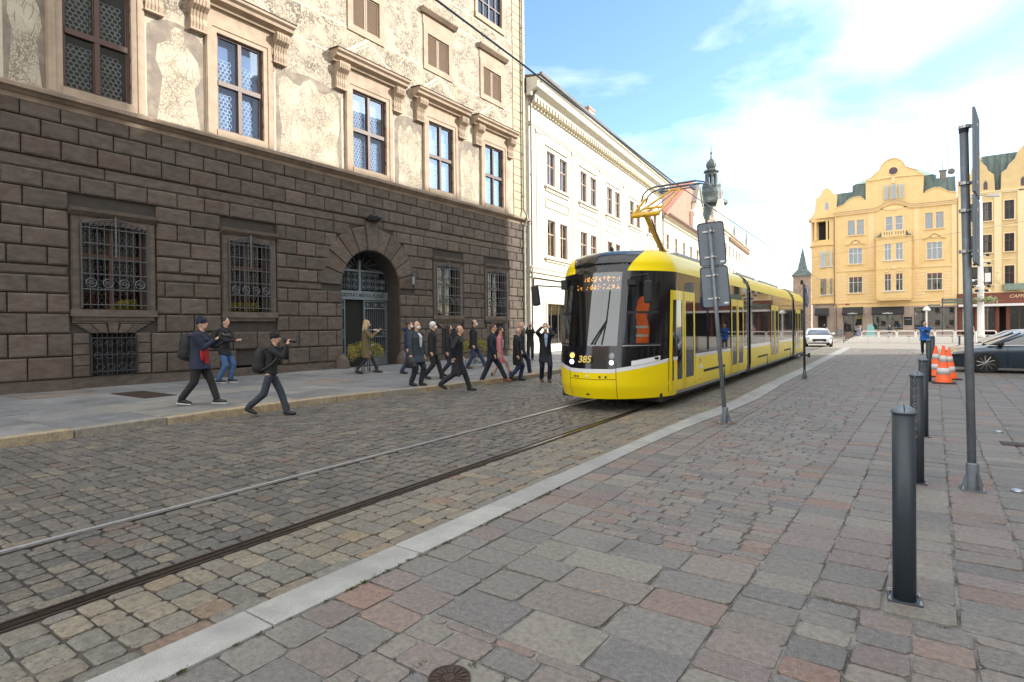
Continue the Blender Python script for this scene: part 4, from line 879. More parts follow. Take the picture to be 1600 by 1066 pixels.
# cornice that rises over the middle, bands, quilted courses
def ribbon(b, pts, x0, x1, t):
    for (y0, z0), (y1, z1) in zip(pts, pts[1:]): b.add([(x0, y0, z0), (x1, y0, z0), (x1, y1, z1), (x0, y1, z1), (x0, y0, z0+t), (x1, y0, z0+t), (x1, y1, z1+t), (x0, y1, z1+t)], [(0, 1, 2, 3), (4, 5, 6, 7), (1, 2, 6, 5), (0, 1, 5, 4), (2, 3, 7, 6)])
CP = [(-6.6, 17.35), (-2.0, 17.4), (-1.3, 17.5), (-.7, 17.9), (0, 18.2), (.5, 18.28), (1.0, 18.2), (1.7, 17.85), (2.3, 17.5), (3, 17.4), (7.25, 17.4)]
b = MB(); ribbon(b, CP, 0, .35, .14); ribbon(b, [(y, z-.25) for y, z in CP], 0, .2, .25)
b.box(0, .1, -6.55, 7.25, 9.15, 9.32); b.box(0, .12, -6.55, 7.25, 4.62, 4.78); b.box(0, .14, -6.6, -6.3, 4.8, 17.1); b.box(0, .08, 6.7, 7.2, 4.8, 17.1); b.box(0, .06, -2.4, -1.7, 9.4, 17.1); b.box(0, .06, 2.7, 3.3, 9.4, 17.1)
for z in [5.1+.42*i for i in range(9)]: 
    for u, v in ((-6.3, -4.95), (-2.95, -1.55), (2.5, 3.95), (5.9, 6.7)): b.box(0, .035, u, v, z, z+.34)
b.build('cornice', M_yel2, YH)
b = MB(); ribbon(b, [(y, z+.14) for y, z in CP], 0, .38, .05); b.build('cornice_flashing', mat('brown_flashing', (.16, .08, .05), .6), YH)
for cy in (-3.93, 4.92):
    b = MB(); hp = [(cy-1.2, 12.85), (cy-.7, 12.95), (cy-.4, 13.35), (cy, 13.55), (cy+.4, 13.35), (cy+.7, 12.95), (cy+1.2, 12.85)]; ribbon(b, hp, 0, .22, .09); b.ell((.05, cy, 13.1), (.12, .4, .25)); b.build('window_hood', M_yel2, YH)
b = MB(); b.ell((.02, .5, 17.4), (.1, 1.2, .3)); b.ring((1.08, -.3, 9.0), .3, .08, n=10); b.ring((1.08, 1.2, 9.0), .3, .08, n=10); b.ell((1.08, .45, 9.2), (.1, .3, .25)); b.build('stucco_ornament', M_yel2, YH)
# big curved gable
gpt = [(-6.5, 17.5), (-6.5, 18.2), (-5.36, 18.6), (-4.9, 19.1), (-4.3, 19.45), (-3.34, 19.5), (-2.9, 19.1), (-2.7, 18.95), (-2.68, 21.6), (-2.2, 21.7), (-1.7, 22.3), (-1.2, 22.7), (-.88, 23.4), (-.5, 23.8), (0, 24.08), (.45, 24.15), (.9, 24.05), (1.35, 23.75), (1.64, 23.35), (1.85, 22.8), (2.4, 22.5), (3.0, 22.2), (3.3, 21.7), (3.84, 21.5), (3.75, 19.0), (3.9, 19.0), (4.3, 19.3), (4.9, 19.5), (5.5, 19.45), (6.0, 19.1), (6.4, 18.8), (7.25, 18.6), (7.25, 17.5)]
b = MB(); b.prism(gpt, -.35, .0); g = b.build('gable', M_yel, YH)
b = MB(); ribbon(b, [(-2.8, 21.45), (.5, 21.6), (3.95, 21.4)], 0, .15, .1); b.box(0, .12, .3, .7, 20.8, 21.6); b.build('gable_band', M_yel2, g)
for q in ((8, 24), (1, 7), (25, 32)): b = MB(); ribbon(b, gpt[q[0]:q[1]], -.4, .1, .09); b.build('gable_coping', M_yel2, g)
b = MB(); b.lathe([(.52, 0), (.52, .03)], (0, .48, 22.45), 24, 'x'); b.build('round_window', mat('round_pane', (.07, .045, .05), .4, var=0), g)
b = MB(); b.ring((.03, .48, 22.45), .56, .07, n=24); b.build('round_window_frame', M_yel2, g)
for a, c, z1 in ((-.57, -.1, 20.6), (.15, .85, 20.65), (1.13, 1.6, 20.55)):
    w = win(g, 0, a, c, 18.65, z1, 1, 2, M_whitew, depth=.02, back=M_glz, splits=[18.65, 20.0, z1], sill=False); w.children[1].location.x = .215
# roofs
b = MB(); b.prismy([(-.4, 18.2), (-1.2, 20.3), (-1.4, 20.6), (-10, 20.9), (-10, 17.5), (-.4, 17.5)], -6.3, -2.7); b.prismy([(-.4, 18.2), (-1.2, 20.6), (-1.4, 21), (-10, 21), (-10, 17.5), (-.4, 17.5)], 3.75, 7.2); b.prismy([(-.5, 17.5), (-.5, 21.3), (-3, 21.5), (-3, 17.5)], -4.3, 5.2)
b.build('mansard_roof', M_copper, YH)
b = MB(); b.add([(-1, -4.1, 21.5), (-1, 5.0, 21.5), (-8, 5.0, 21.5), (-8, -4.1, 21.5), (-3.5, -1.5, 23.2), (-3.5, 3.0, 23.2)], [(0, 1, 5, 4), (1, 2, 5), (2, 3, 4, 5), (3, 0, 4)]); b.build('roof_lantern', M_copl, YH)
b = MB(); b.box(-2.0, -1.3, 5.6, 6.25, 19.5, 21.9); b.box(-2.1, -1.2, 5.5, 6.35, 21.9, 22.0); b.build('chimney', mat('grey_chimney', (.2, .17, .15), .8), YH)
b = MB(); b.cyl((-1.6, 6.5, 20), (-1.6, 6.5, 25.2), .03); b.cyl((-1.6, 6.2, 25), (-1.6, 6.8, 25), .02); b.cyl((-1.6, 6.2, 24.3), (-1.6, 6.8, 24.3), .02); b.cyl((-1.6, 5.9, 21.9), (-1.6, 5.9, 23.2), .04); b.ell((-1.4, 6.8, 21.7), (.1, .4, .4)); b.build('aerial', M_gut, YH)
# round corner turret
tc_ = []
for i in range(9): a = radians(-10+i*20); tc_.append((-1.45+1.75*sin(a)*.9, -8.0-1.55*cos(a)))
b = MB()
def turret(b, z0, z1, grow=0):
    pts = [(-3, -6.55), (0.05+grow, -6.55), (.05+grow, -7.2), (0+grow, -8.3), (-.35+grow*.7, -9.1-grow), (-1.0, -9.55-grow), (-3, -9.6-grow)]
    b.prismz(pts, z0, z1)
turret(b, 4.8, 13.1); turret(b, 17.0, 17.3, .35); turret(b, 13.1, 13.35, .2); turret(b, 4.7, 4.95, .15); turret(b, 13.35, 13.9)
b.box(-.3, .05, -7.15, -6.55, 13.9, 17.1)
for q in ((-.25, .02, -9.0, -8.75), (-.25, .03, -7.55, -7.3), (-1.3, -1.0, -9.55, -9.3)): b.box(q[0], q[1], q[2], q[3], 13.9, 17.0)
b.box(-3, .04, -9.4, -6.6, 16.6, 17.0); b.box(-3, -1.2, -9.3, -6.6, 13.9, 17)
b.prism([(-9.4, 17.3), (-8.95, 18.2), (-8.85, 19.9), (-8.3, 20.3), (-8.0, 21.0), (-7.45, 21.4), (-6.9, 21.0), (-6.6, 20.4), (-6.1, 20.3), (-6.3, 17.4)], -.3, .02)
b.build('corner_turret', M_yel, YH)
b = MB(); turret(b, 0, 4.7, -.15); b.build('turret_base', M_ston, YH)
b = MB()
for z0, z1 in ((10.05, 12.2), (6.0, 8.3)):
    for a, c in ((-8.95, -8.15), (-7.05, -6.8)): pass
b.prism([(-7.62, 18.2), (-7.2, 18.2), (-7.2, 19.1), (-7.41, 19.35), (-7.62, 19.1)], .02, .035); b.build('attic_window', M_glz, YH)
for z0, z1 in ((10.05, 12.2), (6.0, 8.3)):
    win(YH, .12, -8.25, -7.5, z0, z1, 3, 2, M_whitew, depth=.05, back=M_room, splits=[z0, z0+1.4, z1], sill=True).children[1].location.x = .235
    win(YH, .12, -7.05, -6.8, z0, z1, 1, 2, M_whitew, depth=.05, back=M_room, splits=[z0, z0+1.4, z1], sill=True).children[1].location.x = .235
b = MB(); b.tube([(.2, -6.5, 17), (.2, -6.5, 4.6), (.2, -6.3, 4.3), (.2, -6.3, 0.1)], .06, 6); b.build('downpipe', mat('brown_pipe', (.2, .12, .07), .5), YH)
# shop fronts
def shop(root, y0, y1, z0, z1, awn=True, name='shop_window'):
    w = win(root, .06, y0, y1, z0, z1, 2, 1, M_gut, depth=.3, back=M_shop, name=name, sill=False, t=.1)
    if awn:
        b = MB(); b.prismy([(.08, z1+.1), (.9, z1-.75), (.9, z1-1.05), (.86, z1-1.05), (.86, z1-.78), (.08, z1+.04)], y0-.1, y1+.1); a_ = b.build('awning', M_blk, w)
        text_mesh('awning_lettering', 'CAFE', .42, mat('awning_white', (.5, .5, .48), .7, var=0), Matrix.Translation((.66, (y0+y1)/2, z1-.45)) @ Matrix.Rotation(radians(46), 4, 'Y') @ onwall(0, 0, 0), a_, .004, bold=.01) if False else None
        m2 = mat('awning_emblem', (.5, .5, .48), .7, var=0); b = MB(); ym = (y0+y1)/2; zz = z1-.92
        for k in range(-4, 5): b.box(.9, .91, ym+k*.13-.05, ym+k*.13+.05, zz+.02, zz+.16)
        b.box(.9, .91, ym-.25, ym+.25, zz+.18, zz+.22); b.build('awning_emblem', m2, a_)
    return w
shop(YH, -5.45, -3.15, .1, 4.0); shop(YH, -1.95, 1.5, .9, 3.95); shop(YH, 2.7, 7.0, .9, 3.85, False)
b = MB(); b.box(.06, .4, -8.9, -7.25, 3.0, 3.1); b.prismy([(.05, 4.05), (.75, 3.2), (.75, 2.95), (.7, 2.95), (.05, 3.9)], -9.0, -7.2); b.build('awning', M_blk, YH)
b = MB(); b.box(.02, .05, -8.6, -7.5, .1, 2.9); b.build('doorway', M_dark, YH)
b = MB(); b.box(.07, .12, 1.62, 2.5, 1.5, 2.6); sb = b.build('menu_board', M_blk, YH)
text_mesh('board_lettering', 'KAVÁRNA', .15, mat('board_white', (.5, .5, .48), .7, var=0), onwall(.122, 2.06, 2.25), sb, .003) 
b = MB(); b.box(0, .05, -5.2, -4.7, 4.42, 4.66); b.build('street_name_plate', mat('red_plate', (.45, .04, .04), .5, var=0), YH); b = MB(); b.box(0, .05, -5.75, -5.4, 4.5, 4.66); b.build('house_number_plate', mat('white_red_plate', (.6, .3, .3), .5, var=0), YH)
# ------------------------------------------------ second yellow house at the right edge
M_och = mat('ochre_render', (.62, .45, .22), .85, var=.07, scale=1.2, c2=(.54, .39, .19), c2s=.5, c2r=(.5, .8))
M_och2 = mat('ochre_trim', (.76, .6, .35), .8, var=.06)
M_red = mat('red_brown_shopfront', (.16, .045, .025), .55, var=.15, scale=2)
OY = thing('ochre_gabled_house', 'ochre house with pointed gables and a dark red cafe front at the right edge', 'house', (0, 92, 0), -pi/2)
W2 = []
for z0, z1 in ((14.55, 16.9), (10.55, 12.8), (6.5, 8.8)):
    for a, c in ((8.05, 9.35), (9.72, 10.7), (11.88, 12.8), (14.2, 15.6), (16.5, 18), (19, 20.5)): W2.append((a, c, z0, z1))
b = MB(); wall_with_holes(b, -.5, 0, 7.3, 23, 3.9, 18, W2); b.build('wall', M_och, OY)
b = MB(); b.box(-11, -.7, 7.4, 23, 0, 18); b.build('building_core', M_dark, OY)
for a, c, z0, z1 in W2: win(OY, 0, a, c, z0, z1, 2, 2, M_brown, splits=[z0, z0+(z1-z0)*.62, z1], surround=M_och2, back=M_room if R.random() < .6 else M_glz, t=.08)
b = MB(); b.box(0, .12, 7.35, 13.2, 17.9, 18.1); b.box(0, .2, 7.35, 23, 18.1, 18.25); b.box(0, .1, 10.9, 11.6, 5.6, 17.9); b.box(0, .1, 13.1, 13.8, 5.6, 17.9); b.box(0, .08, 7.4, 7.8, 5.6, 17.9)
for z in (13.7, 9.6): b.box(0, .06, 7.8, 13.1, z, z+.12)
for z in (9.85, 13.9): b.box(0, .05, 8.1, 10.6, z-.9, z-.2) if z < 13 else None
b.box(0, .25, 7.35, 23, 5.45, 5.62); b.build('cornice', M_och2, OY)
b = MB(); g1 = [(7.35, 18.2), (7.35, 20.0), (8.2, 20.3), (8.62, 20.75), (8.75, 21.4), (9.1, 21.8), (9.48, 22.5), (9.85, 21.8), (10.2, 21.4), (10.3, 20.9), (10.9, 20.3), (11.0, 18.2)]
b.prism(g1, -.3, .05); g2 = [(11.55, 18.2), (11.6, 20.4), (12.1, 20.8), (12.3, 21.3), (12.9, 22.0), (13.2, 22.9), (14.5, 24.4), (15.9, 22.9), (16.2, 22), (17, 21), (17.5, 20.4), (17.5, 18.2)]; b.prism(g2, -.3, .05); b.build('gable', M_och, OY)
for p, z in ((9.48, 22.5), (14.5, 24.4)):
    b = MB(); b.lathe([(.25, z-.1), (.1, z+.15), (.07, z+.5), (.2, z+.65), (.07, z+.8), (.16, z+.95), (.02, z+1.15)], (-.1, p, 0), 8); b.build('finial', M_och2, OY, smooth=True)
for p in (8.98, 10.08, 13.6, 15.2):
    b = MB(); b.prism([(p-.2, 18.5), (p+.2, 18.5), (p+.2, 19.3), (p, 19.65), (p-.2, 19.3)], .05, .07); b.build('attic_window', mat('attic_pane', (.08, .06, .07), .4, var=0), OY)
b = MB(); b.prismy([(-.5, 18), (-1.6, 23.1), (-6, 23.4), (-10, 18)], 9.9, 20); b.build('roof', M_copper, OY)
b = MB(); b.box(0, .45, 7.3, 23, 4.05, 5.45); b.build('fascia', M_red, OY)
text_mesh('fascia_lettering', 'CAFFE', .55, mat('gilt_letters', (.6, .42, .25), .5, var=0), onwall(.46, 13.0, 4.95), OY, .01, shear=.3, bold=.01)
b = MB(); b.box(.4, 1.3, 7.3, 23, 3.75, 4.05); b.build('awning', mat('white_awning', (.7, .68, .66), .7, var=.05), OY)
b = MB(); 
for y in (7.35, 9.0, 11.0, 12.0, 14.2, 16): b.box(-.4, .15, y, y+.35, 0, 4.05)
b.build('shopfront_posts', M_red, OY)
for a, c in ((7.7, 9.0), (9.35, 11.0), (12.35, 14.2)): 
    w = win(OY, 0, a, c, .5, 3.7, 2, 1, M_red, depth=.2, back=M_shop, name='shop_window', sill=False, t=.08)
b = MB(); b.box(.3, .9, 11.75, 13.7, 5.7, 6.5); b.build('balcony', mat('copper_balcony', (.2, .25, .2), .6, var=.3, scale=6), OY)
b = MB(); b.ell((.05, 11.25, 8), (.15, .2, .3)); b.ell((.05, 11.25, 7.2), (.18, .3, .7)); b.build('relief_figure', M_och2, OY, smooth=True)
# ------------------------------------------------ tall house across the square (out of frame: throws the shade, shows in the tram glass)
M_beige = mat('beige_render', (.66, .56, .42), .85, var=.1, scale=1)
def opposite(y0, y1, h, m, label, nm='corner_house'):
    X = 15.0; o = thing(nm, label, 'house', (X, 0, 0), pi)
    hs = []; n = int((y1-y0)/3.4); st = (y1-y0)/n
    for i in range(n):
        c_ = -y1+st*(i+.5)
        for z in (5.8, 9.6, 13.4, 17.2): hs.append((c_-.7, c_+.7, z, z+2.2))
        hs.append((c_-1.3, c_+1.3, .4, 3.4))
    b = MB(); wall_with_holes(b, -.4, 0, -y1, -y0, 0, h, hs); b.build('wall', m, o)
    b = MB(); b.box(-12, -.5, -y1+.05, -y0-.05, 0, h-.1); b.build('building_core', M_room, o)
    b = MB(); b.box(0, .5, -y1, -y0, h-.4, h); b.box(0, .1, -y1, -y0, 4.9, 5.1); b.build('cornice', M_white2, o)
    b = MB(); b.box(0, .12, -y1, -y0, 3.5, 4.8); b.build('fascia', M_red, o)
    for q in hs: win(o, 0, *q, 2, 2, M_whitew if q[2] > 2 else M_red, surround=m if q[2] > 2 else None, sill=q[2] > 2)
    return o
H0 = 8.1+math.tan(SUN_EL)*(33.5/.85)
YC = 26.5+33.0*.53/.85
TH3 = thing('townhouse', 'pale townhouse added behind the camera, out of view, to block sky reflections', 'house', (0, -42, 0), pi/2)  # unseen house, added to keep bright sky out of the tram front's reflections
plain_house(TH3, -22, 22, 17, mat('pale_render', (.45, .4, .33), .85, var=.1), M_white2, (1, 5, 9, 13), 1.3, 3.4)
b = MB(); b.prismy([(.5, 17), (-5.5, 22), (-12, 17)], -22, 22); b.build('roof', M_tile, TH3)
opposite(28.8, YC, H0, M_beige, 'beige corner house across the square, to the right of the picture', 'corner_house')
opposite(-6, 28.6, H0+6, mat('grey_render', (.6, .54, .46), .85, var=.1), 'taller grey-beige house across the street, outside the picture to the right', 'townhouse')
# ================================================================== TRAM
M_ty = mat('tram_yellow', (.86, .66, .0), .35, var=.03, scale=1, coat=.15, spec=.3)
M_tb = mat('tram_black', (.006, .007, .01), .15, var=0, coat=.3)
M_tw = mat('tram_white', (.75, .76, .78), .25, var=0, coat=.5)
M_tg = mat('tram_grey_sill', (.3, .31, .33), .4, var=.1, metal=.3)
M_rub = mat('black_rubber', (.02, .02, .022), .7, var=.1)
M_bel = mat('bellows_grey', (.1, .11, .125), .55, var=.1)
M_tglass = mat('tinted_side_glass', (.008, .009, .011), .03, var=0, spec=.7, coat=0)
M_tglass.node_tree.nodes['Principled BSDF'].inputs['IOR'].default_value = 1.5
M_scr = glass('windscreen_glass', (.55, .6, .66), .1, .015)
M_cabg = glass('cab_side_glass', (.85, .87, .88), .03, .015, ior=1.3)
M_und = mat('underframe', (.015, .015, .015), .8, var=.2)
TY0 = 10.15
TR = thing('tram', 'yellow and black articulated tram number 385 with raised pantograph standing on the rails', 'tram', (-5.03, TY0, 0))
HW, NA, NP = 1.3, 1.6, 1.8
def ip(P, z):
    if z <= P[0][0]: return P[0][1]
    for (a, u), (b_, v) in zip(P, P[1:]):
        if z <= b_: return u+(v-u)*(z-a)/(b_-a)
    return P[-1][1]
SB = [(.2, .1), (.5, .02), (.9, 0), (1.3, .07), (2.85, .42), (3.05, .48), (3.2, .58), (3.3, .78), (3.36, 1.1)]
IN = [(.2, .05), (.5, 0), (2.88, 0), (3.05, .05), (3.2, .14), (3.3, .25), (3.36, .4)]
def surf(s, z, off=0, tail=None):
    sg = 1 if s >= 0 else -1; a = abs(s); ins = ip(IN, z)-off
    if a < 1:
        th = a*pi/2; w = HW*sin(th)**(2/NP); y = NA*(1-cos(th)**(2/NP)); nx, ny = sin(th), -cos(th)
        y += ip(SB, z)*cos(th)**.8
        # keep off direction smooth
        x = w-ins*nx; y = y-ins*ny if z < 3.0 else y-(-off)*0+(-off*cos(th) if off else 0)
    else: x = HW-ins; y = NA+(a-1)
    if tail is not None: y = tail-y
    return (sg*x, y, z)
def patch(mb, s0, s1, zl, zh, off, ns=8, nz=6, tail=None, zs=None):
    f0 = zl if callable(zl) else (lambda s: zl); f1 = zh if callable(zh) else (lambda s: zh); vs = []
    for i in range(ns+1):
        s = s0+(s1-s0)*i/ns
        for j in range(nz+1): vs.append(surf(s, f0(s)+(f1(s)-f0(s))*j/nz, off, tail))
    mb.add(vs, [(i*(nz+1)+j, (i+1)*(nz+1)+j, (i+1)*(nz+1)+j+1, i*(nz+1)+j+1) for i in range(ns) for j in range(nz)])
def smooth_build(mb, n, m, p=None): return mb.build(n, m, p or TR, smooth=True)
w0 = lambda s: .79+.21*min(1, max(0, (abs(s)-.25)/.6)); w1 = lambda s: .87+.2*min(1, max(0, (abs(s)-.25)/.6))
ENDA = 1+7.0
# lower yellow shell, white stripe
b = MB(); patch(b, -1, 1, .26, w0, 0, 40, 8)
for s in (-1, 1): patch(b, s*1, s*ENDA, .33, 1.0, 0, 4, 6)
smooth_build(b, 'lower_shell', M_ty)
b = MB(); patch(b, -1, 1, w0, w1, .002, 40, 1)
for s in (-1, 1): patch(b, s*1, s*ENDA, 1.0, 1.07, .002, 4, 1)
smooth_build(b, 'white_stripe', M_tw)
# black mask with openings
b = MB()
patch(b, -1, 1, w1, 1.33, 0, 40, 4); patch(b, -.33, .33, 2.84, 3.36, 0, 16, 10)
for s in (-1, 1):
    patch(b, s*.285, s*.35, 1.33, 2.84, 0, 3, 12); patch(b, s*.35, s*.67, 1.33, 1.38, 0, 8, 1); patch(b, s*.35, s*.67, 2.62, 2.86, 0, 8, 3); patch(b, s*.67, s*1, 1.33, 2.86, 0, 8, 8); patch(b, s*1, s*ENDA, 1.07, 1.12, 0, 2, 1); patch(b, s*.29, s*.35, 2.62, 2.86, .001, 2, 3)
smooth_build(b, 'front_mask', M_tb)
# roof fairing
rb = lambda s: 2.86
b = MB()
for s in (-1, 1):
    vs = []; ns, nz = 14, 10
    for i in range(ns+1):
        for j in range(nz+1):
            z = 2.86+.5*j/nz; s0 = .33+.25*(j/nz)**1.5; vs.append(surf(s*(s0+(1-s0)*i/ns), z, .004))
    b.add(vs, [(i*(nz+1)+j, (i+1)*(nz+1)+j, (i+1)*(nz+1)+j+1, i*(nz+1)+j+1) for i in range(ns) for j in range(nz)])
    patch(b, s*1, s*ENDA, 2.86, 3.36, .004, 6, 10)
smooth_build(b, 'roof_fairing', M_ty)
b = MB(); patch(b, -1, 1, 2.9, 3.359, -.004, 40, 10)
rim = [surf(-1+2*i/40, 3.36, -.004) for i in range(41)]; b.add(rim+[(HW-.4, NA+7, 3.36), (-(HW-.4), NA+7, 3.36)], [tuple(range(43))]); b.build('roof_front', M_tb, TR, smooth=False)
# second and third module shells
def module(y0, y1, nm, tail=False):
    b = MB(); b.m = 0
    def strip(z0, z1, m, nz=1, off=0):
        b.m = m
        for s in (-1, 1): patch(b, s*(1+y0-NA), s*(1+(y1 if not tail else y1-NA)-NA), z0, z1, off, 4, nz)
        if tail: patch(b, -1, 1, z0, z1, off, 30, nz, tail=y1)
    strip(.33, .98, 0, 4); strip(.26, .33, 3); strip(.98, 1.09, 1); strip(1.09, 2.86, 2, 6); strip(2.86, 3.36, 0, 10)
    b.m = 0; b.add([(HW-.4, y0, 3.36), (HW-.4, y1-(1.2 if tail else 0), 3.36), (-(HW-.4), y1-(1.2 if tail else 0), 3.36), (-(HW-.4), y0, 3.36)], [(0, 1, 2, 3)])
    for yy in ([y0, y1] if not tail else [y0]): b.m = 2; b.add([(-HW+.02, yy, .3), (HW-.02, yy, .3), (HW-.02, yy, 2.9), (HW-.3, yy, 3.3), (-HW+.3, yy, 3.3), (-HW+.02, yy, 2.9)], [tuple(range(6))])
    return b.build(nm, [M_ty, M_tw, M_tglass, M_tg], TR, smooth=True)
module(9.15, 18.45, 'middle_module'); module(19.15, 24.5, 'rear_module', True)
b = MB()
for s in (-1, 1): patch(b, s*1, s*ENDA, 1.12, 2.86, -.001, 4, 4); 
b.build('side_glazing', M_tglass, TR, smooth=True)
b = MB()
for s in (-1, 1): patch(b, s*.85, s*ENDA, .26, .33, .002, 6, 1)
b.build('sill_strip', M_tg, TR, smooth=True)
b = MB(); b.box(-HW+.02, HW-.02, NA+6.98, NA+7, .3, 2.9); b.build('end_wall', M_tb, TR)
# gangway bellows
for y0, y1 in ((8.25, 9.15), (18.45, 19.15)):
    b = MB(); n = 7
    for i in range(n):
        u0 = y0+(y1-y0)*i/n; u1 = y0+(y1-y0)*(i+.72)/n; k = 0 if i % 2 else .05
        if 1: b.box(-HW+.03+k, HW-.03-k, u0, u1, .28+k, 3.12-k)
    b.box(-HW+.12, HW-.12, y0, y1, .3, 3.05)
    b.build('bellows', M_bel, TR)
# doors
def door(y0, y1, side=1, fine=True):
    ym = (y0+y1)/2; zb, zt = .36, 2.47
    for a, c, nm in ((y0, ym-.012, 0), (ym+.012, y1, 1)):
        def ys(y): # s for a given y on the straight part
            if y >= NA: return 1+(y-NA)
            cth = max(0, (NA-y)/NA)**(NP/2); return math.acos(min(1, cth))/(pi/2)
        sa, sc = side*ys(a), side*ys(c); b = MB(); t = .115
        wd = c-a; f = lambda q: side*ys(a+q)
        b.m = 0
        patch(b, f(0), f(t), zb, zt, .014, 2, 6); patch(b, f(wd-t), f(wd), zb, zt, .014, 2, 6); patch(b, f(t), f(wd-t), zb, zb+.22, .014, 2, 2); patch(b, f(t), f(wd-t), zt-.2, zt, .014, 2, 2)
        d = b.build('door_leaf', M_ty, TR, smooth=True)
        b = MB(); patch(b, f(t), f(wd-t), zb+.22, zt-.2, .008, 2, 6); b.build('door_glass', M_tglass, d, smooth=True)
    b = MB(); patch(b, side*ys(y0-.015), side*ys(y0), zb, zt, .016, 1, 4); patch(b, side*ys(y1), side*ys(y1+.015), zb, zt, .016, 1, 4); patch(b, side*ys(ym-.012), side*ys(ym+.012), zb, zt, .016, 1, 4)
    b.build('door_seal', M_rub, TR)
for y0, y1 in ((1.2, 2.85), (6.42, 8.02), (12.85, 14.55), (19.45, 21.2)): door(y0, y1)
# windscreen, cab side windows
b = MB(); patch(b, -.285, .285, 1.33, 2.84, .003, 16, 12); smooth_build(b, 'windscreen', M_scr)
for s in (-1, 1):
    b = MB(); patch(b, s*.35, s*.67, 1.38, 2.62, -.004, 8, 6); cw = smooth_build(b, 'cab_window', M_cabg)
    b = MB(); patch(b, s*.33, s*.69, 1.34, 1.37, .012, 8, 1); patch(b, s*.35, s*.665, 1.98, 2.03, .01, 8, 1); smooth_build(b, 'cab_window_rail', M_tg if 0 else M_rub, cw)
    b = MB(); patch(b, s*.33, s*.70, 1.325, 1.34, .014, 8, 1); smooth_build(b, 'chrome_strip', mat('chrome_strip', (.6, .6, .6), .3, metal=.8, var=0), cw)
# cab interior: floor, console, seat, back wall, hanging vest
b = MB(); b.box(-.55, .55, .55, 1.2, .5, .9); b.box(-.95, .95, 1.2, 2.4, .5, .9); b.box(-.6, .6, .35, .75, .9, 1.3); b.box(-1.2, 1.2, 2.2, 2.25, .5, 3.0); b.box(-.25, .3, 1.3, 1.42, 1.0, 2.0); b.box(-.25, .3, 1.0, 1.42, .95, 1.05); b.cyl((-.55, .8, 1.0), (-.6, .85, 2.7), .03)
b.build('cab_interior', mat('cab_grey', (.07, .08, .1), .6, var=.2), TR)
b = MB(); b.prismy([(.6, 1.35), (.88, 1.35), (.9, 1.7), (.84, 1.9), (.92, 2.15), (.84, 2.3), (.75, 2.36), (.66, 2.28), (.6, 2.0), (.64, 1.7)], 1.0, 1.06)
vest = b.build('hanging_vest', mat('orange_vest', (1.0, .16, .015), .7, var=.15, scale=10, emit=0), TR, bevel=.02)
b = MB()
for z in (1.5, 1.68): b.box(.62, .88, .985, 1.0, z, z+.05)
b.build('reflective_stripe', mat('vest_stripe', (.6, .6, .5), .4, var=0), vest)
# destination display
b = MB(); RD = random.Random(5)
for row, z0 in ((0, 2.66), (1, 2.5)):
    for ch in range(11):
        if row == 0 and ch < 2: continue
        pat = [RD.random() < .34 for _ in range(15)]
        for i in range(3):
            for j in range(5):
                if pat[i*5+j]:
                    x = -.5+ch*.093+i*.02; s_ = math.copysign(1, x)*math.asin(min(1, (abs(x)/HW)**(NP/2)))/(pi/2); p = surf(s_, z0+j*.022, -.02); b.box(p[0]-.008, p[0]+.008, p[1], p[1]+.004, p[2]-.008, p[2]+.008)
b.build('destination_display', mat('amber_leds', (1, .42, .05), .5, var=0, emit=.9), TR)
b = MB(); patch(b, -.27, .27, 2.44, 2.82, -.04, 8, 3); b.build('display_housing', mat('display_black', (.03, .033, .045), .4, var=0), TR, smooth=True)
# wiper
p0, p1, p2 = surf(.02, 1.36, .03), surf(.17, 1.85, .04), surf(.18, 2.45, .025)
b = MB(); b.tube([p0, p1], .012); b.tube([surf(.06, 1.36, .03), surf(.175, 1.83, .04)], .01); b.tube([surf(.14, 1.36, .02), p1, p2], .014); b.build('wiper', M_rub, TR)
# fleet number, lights, sensors, coupler flap line
text_mesh('fleet_number', '385', .19, mat('gold_number', (.8, .6, .15), .4, var=0), Matrix.Translation((-.07, -.05, 1.06)) @ Matrix(((1, 0, 0, 0), (0, 0, -1, 0), (0, 1, 0, 0), (0, 0, 0, 1))), TR, .004, shear=.25, bold=.004)
M_lamp = mat('headlamp_lit', (.9, .93, 1), .3, var=0, emit=1.2); M_amb = mat('amber_lamp', (1, .5, .05), .3, var=0, emit=1); M_lens = mat('clear_lens', (.4, .42, .45), .15, var=0)
for s in (-.245, .245):
    for z, m in ((1.13, M_amb if s < 0 else M_lens), (1.0, M_lamp)):
        p = surf(s, z, .012); b = MB(); b.lathe([(.048, .0), (.048, -.012), (.03, -.02)], p, 16, 'y'); hl = b.build('headlight', m, TR, smooth=False)
        b = MB(); b.ring((p[0], p[1]-.01, p[2]), .058, .01, n=16, axis='y'); b.build('headlight_rim', M_rub if m is M_lamp else M_tg, hl)
for s, z in ((-.2, .71), (-.16, .71), (-.03, .72), (.13, .71), (.19, .71)):
    p = surf(s, z, .004); b = MB(); b.lathe([(.024, 0), (.02, -.01)], p, 12, 'y'); b.build('sensor_cap', M_rub if s != -.03 else M_tw, TR)
b = MB(); patch(b, -.285, .285, .655, .665, .003, 16, 1); patch(b, .283, .288, .27, 1.0, .003, 1, 8); patch(b, -.288, -.283, .27, 1.0, .003, 1, 8); b.build('panel_seam', M_und, TR)
b = MB(); p = surf(-.04, .34, .005); b.box(p[0]-.03, p[0]+.03, p[1]-.006, p[1], .33, .37); b.build('jacking_mark', M_rub, TR)
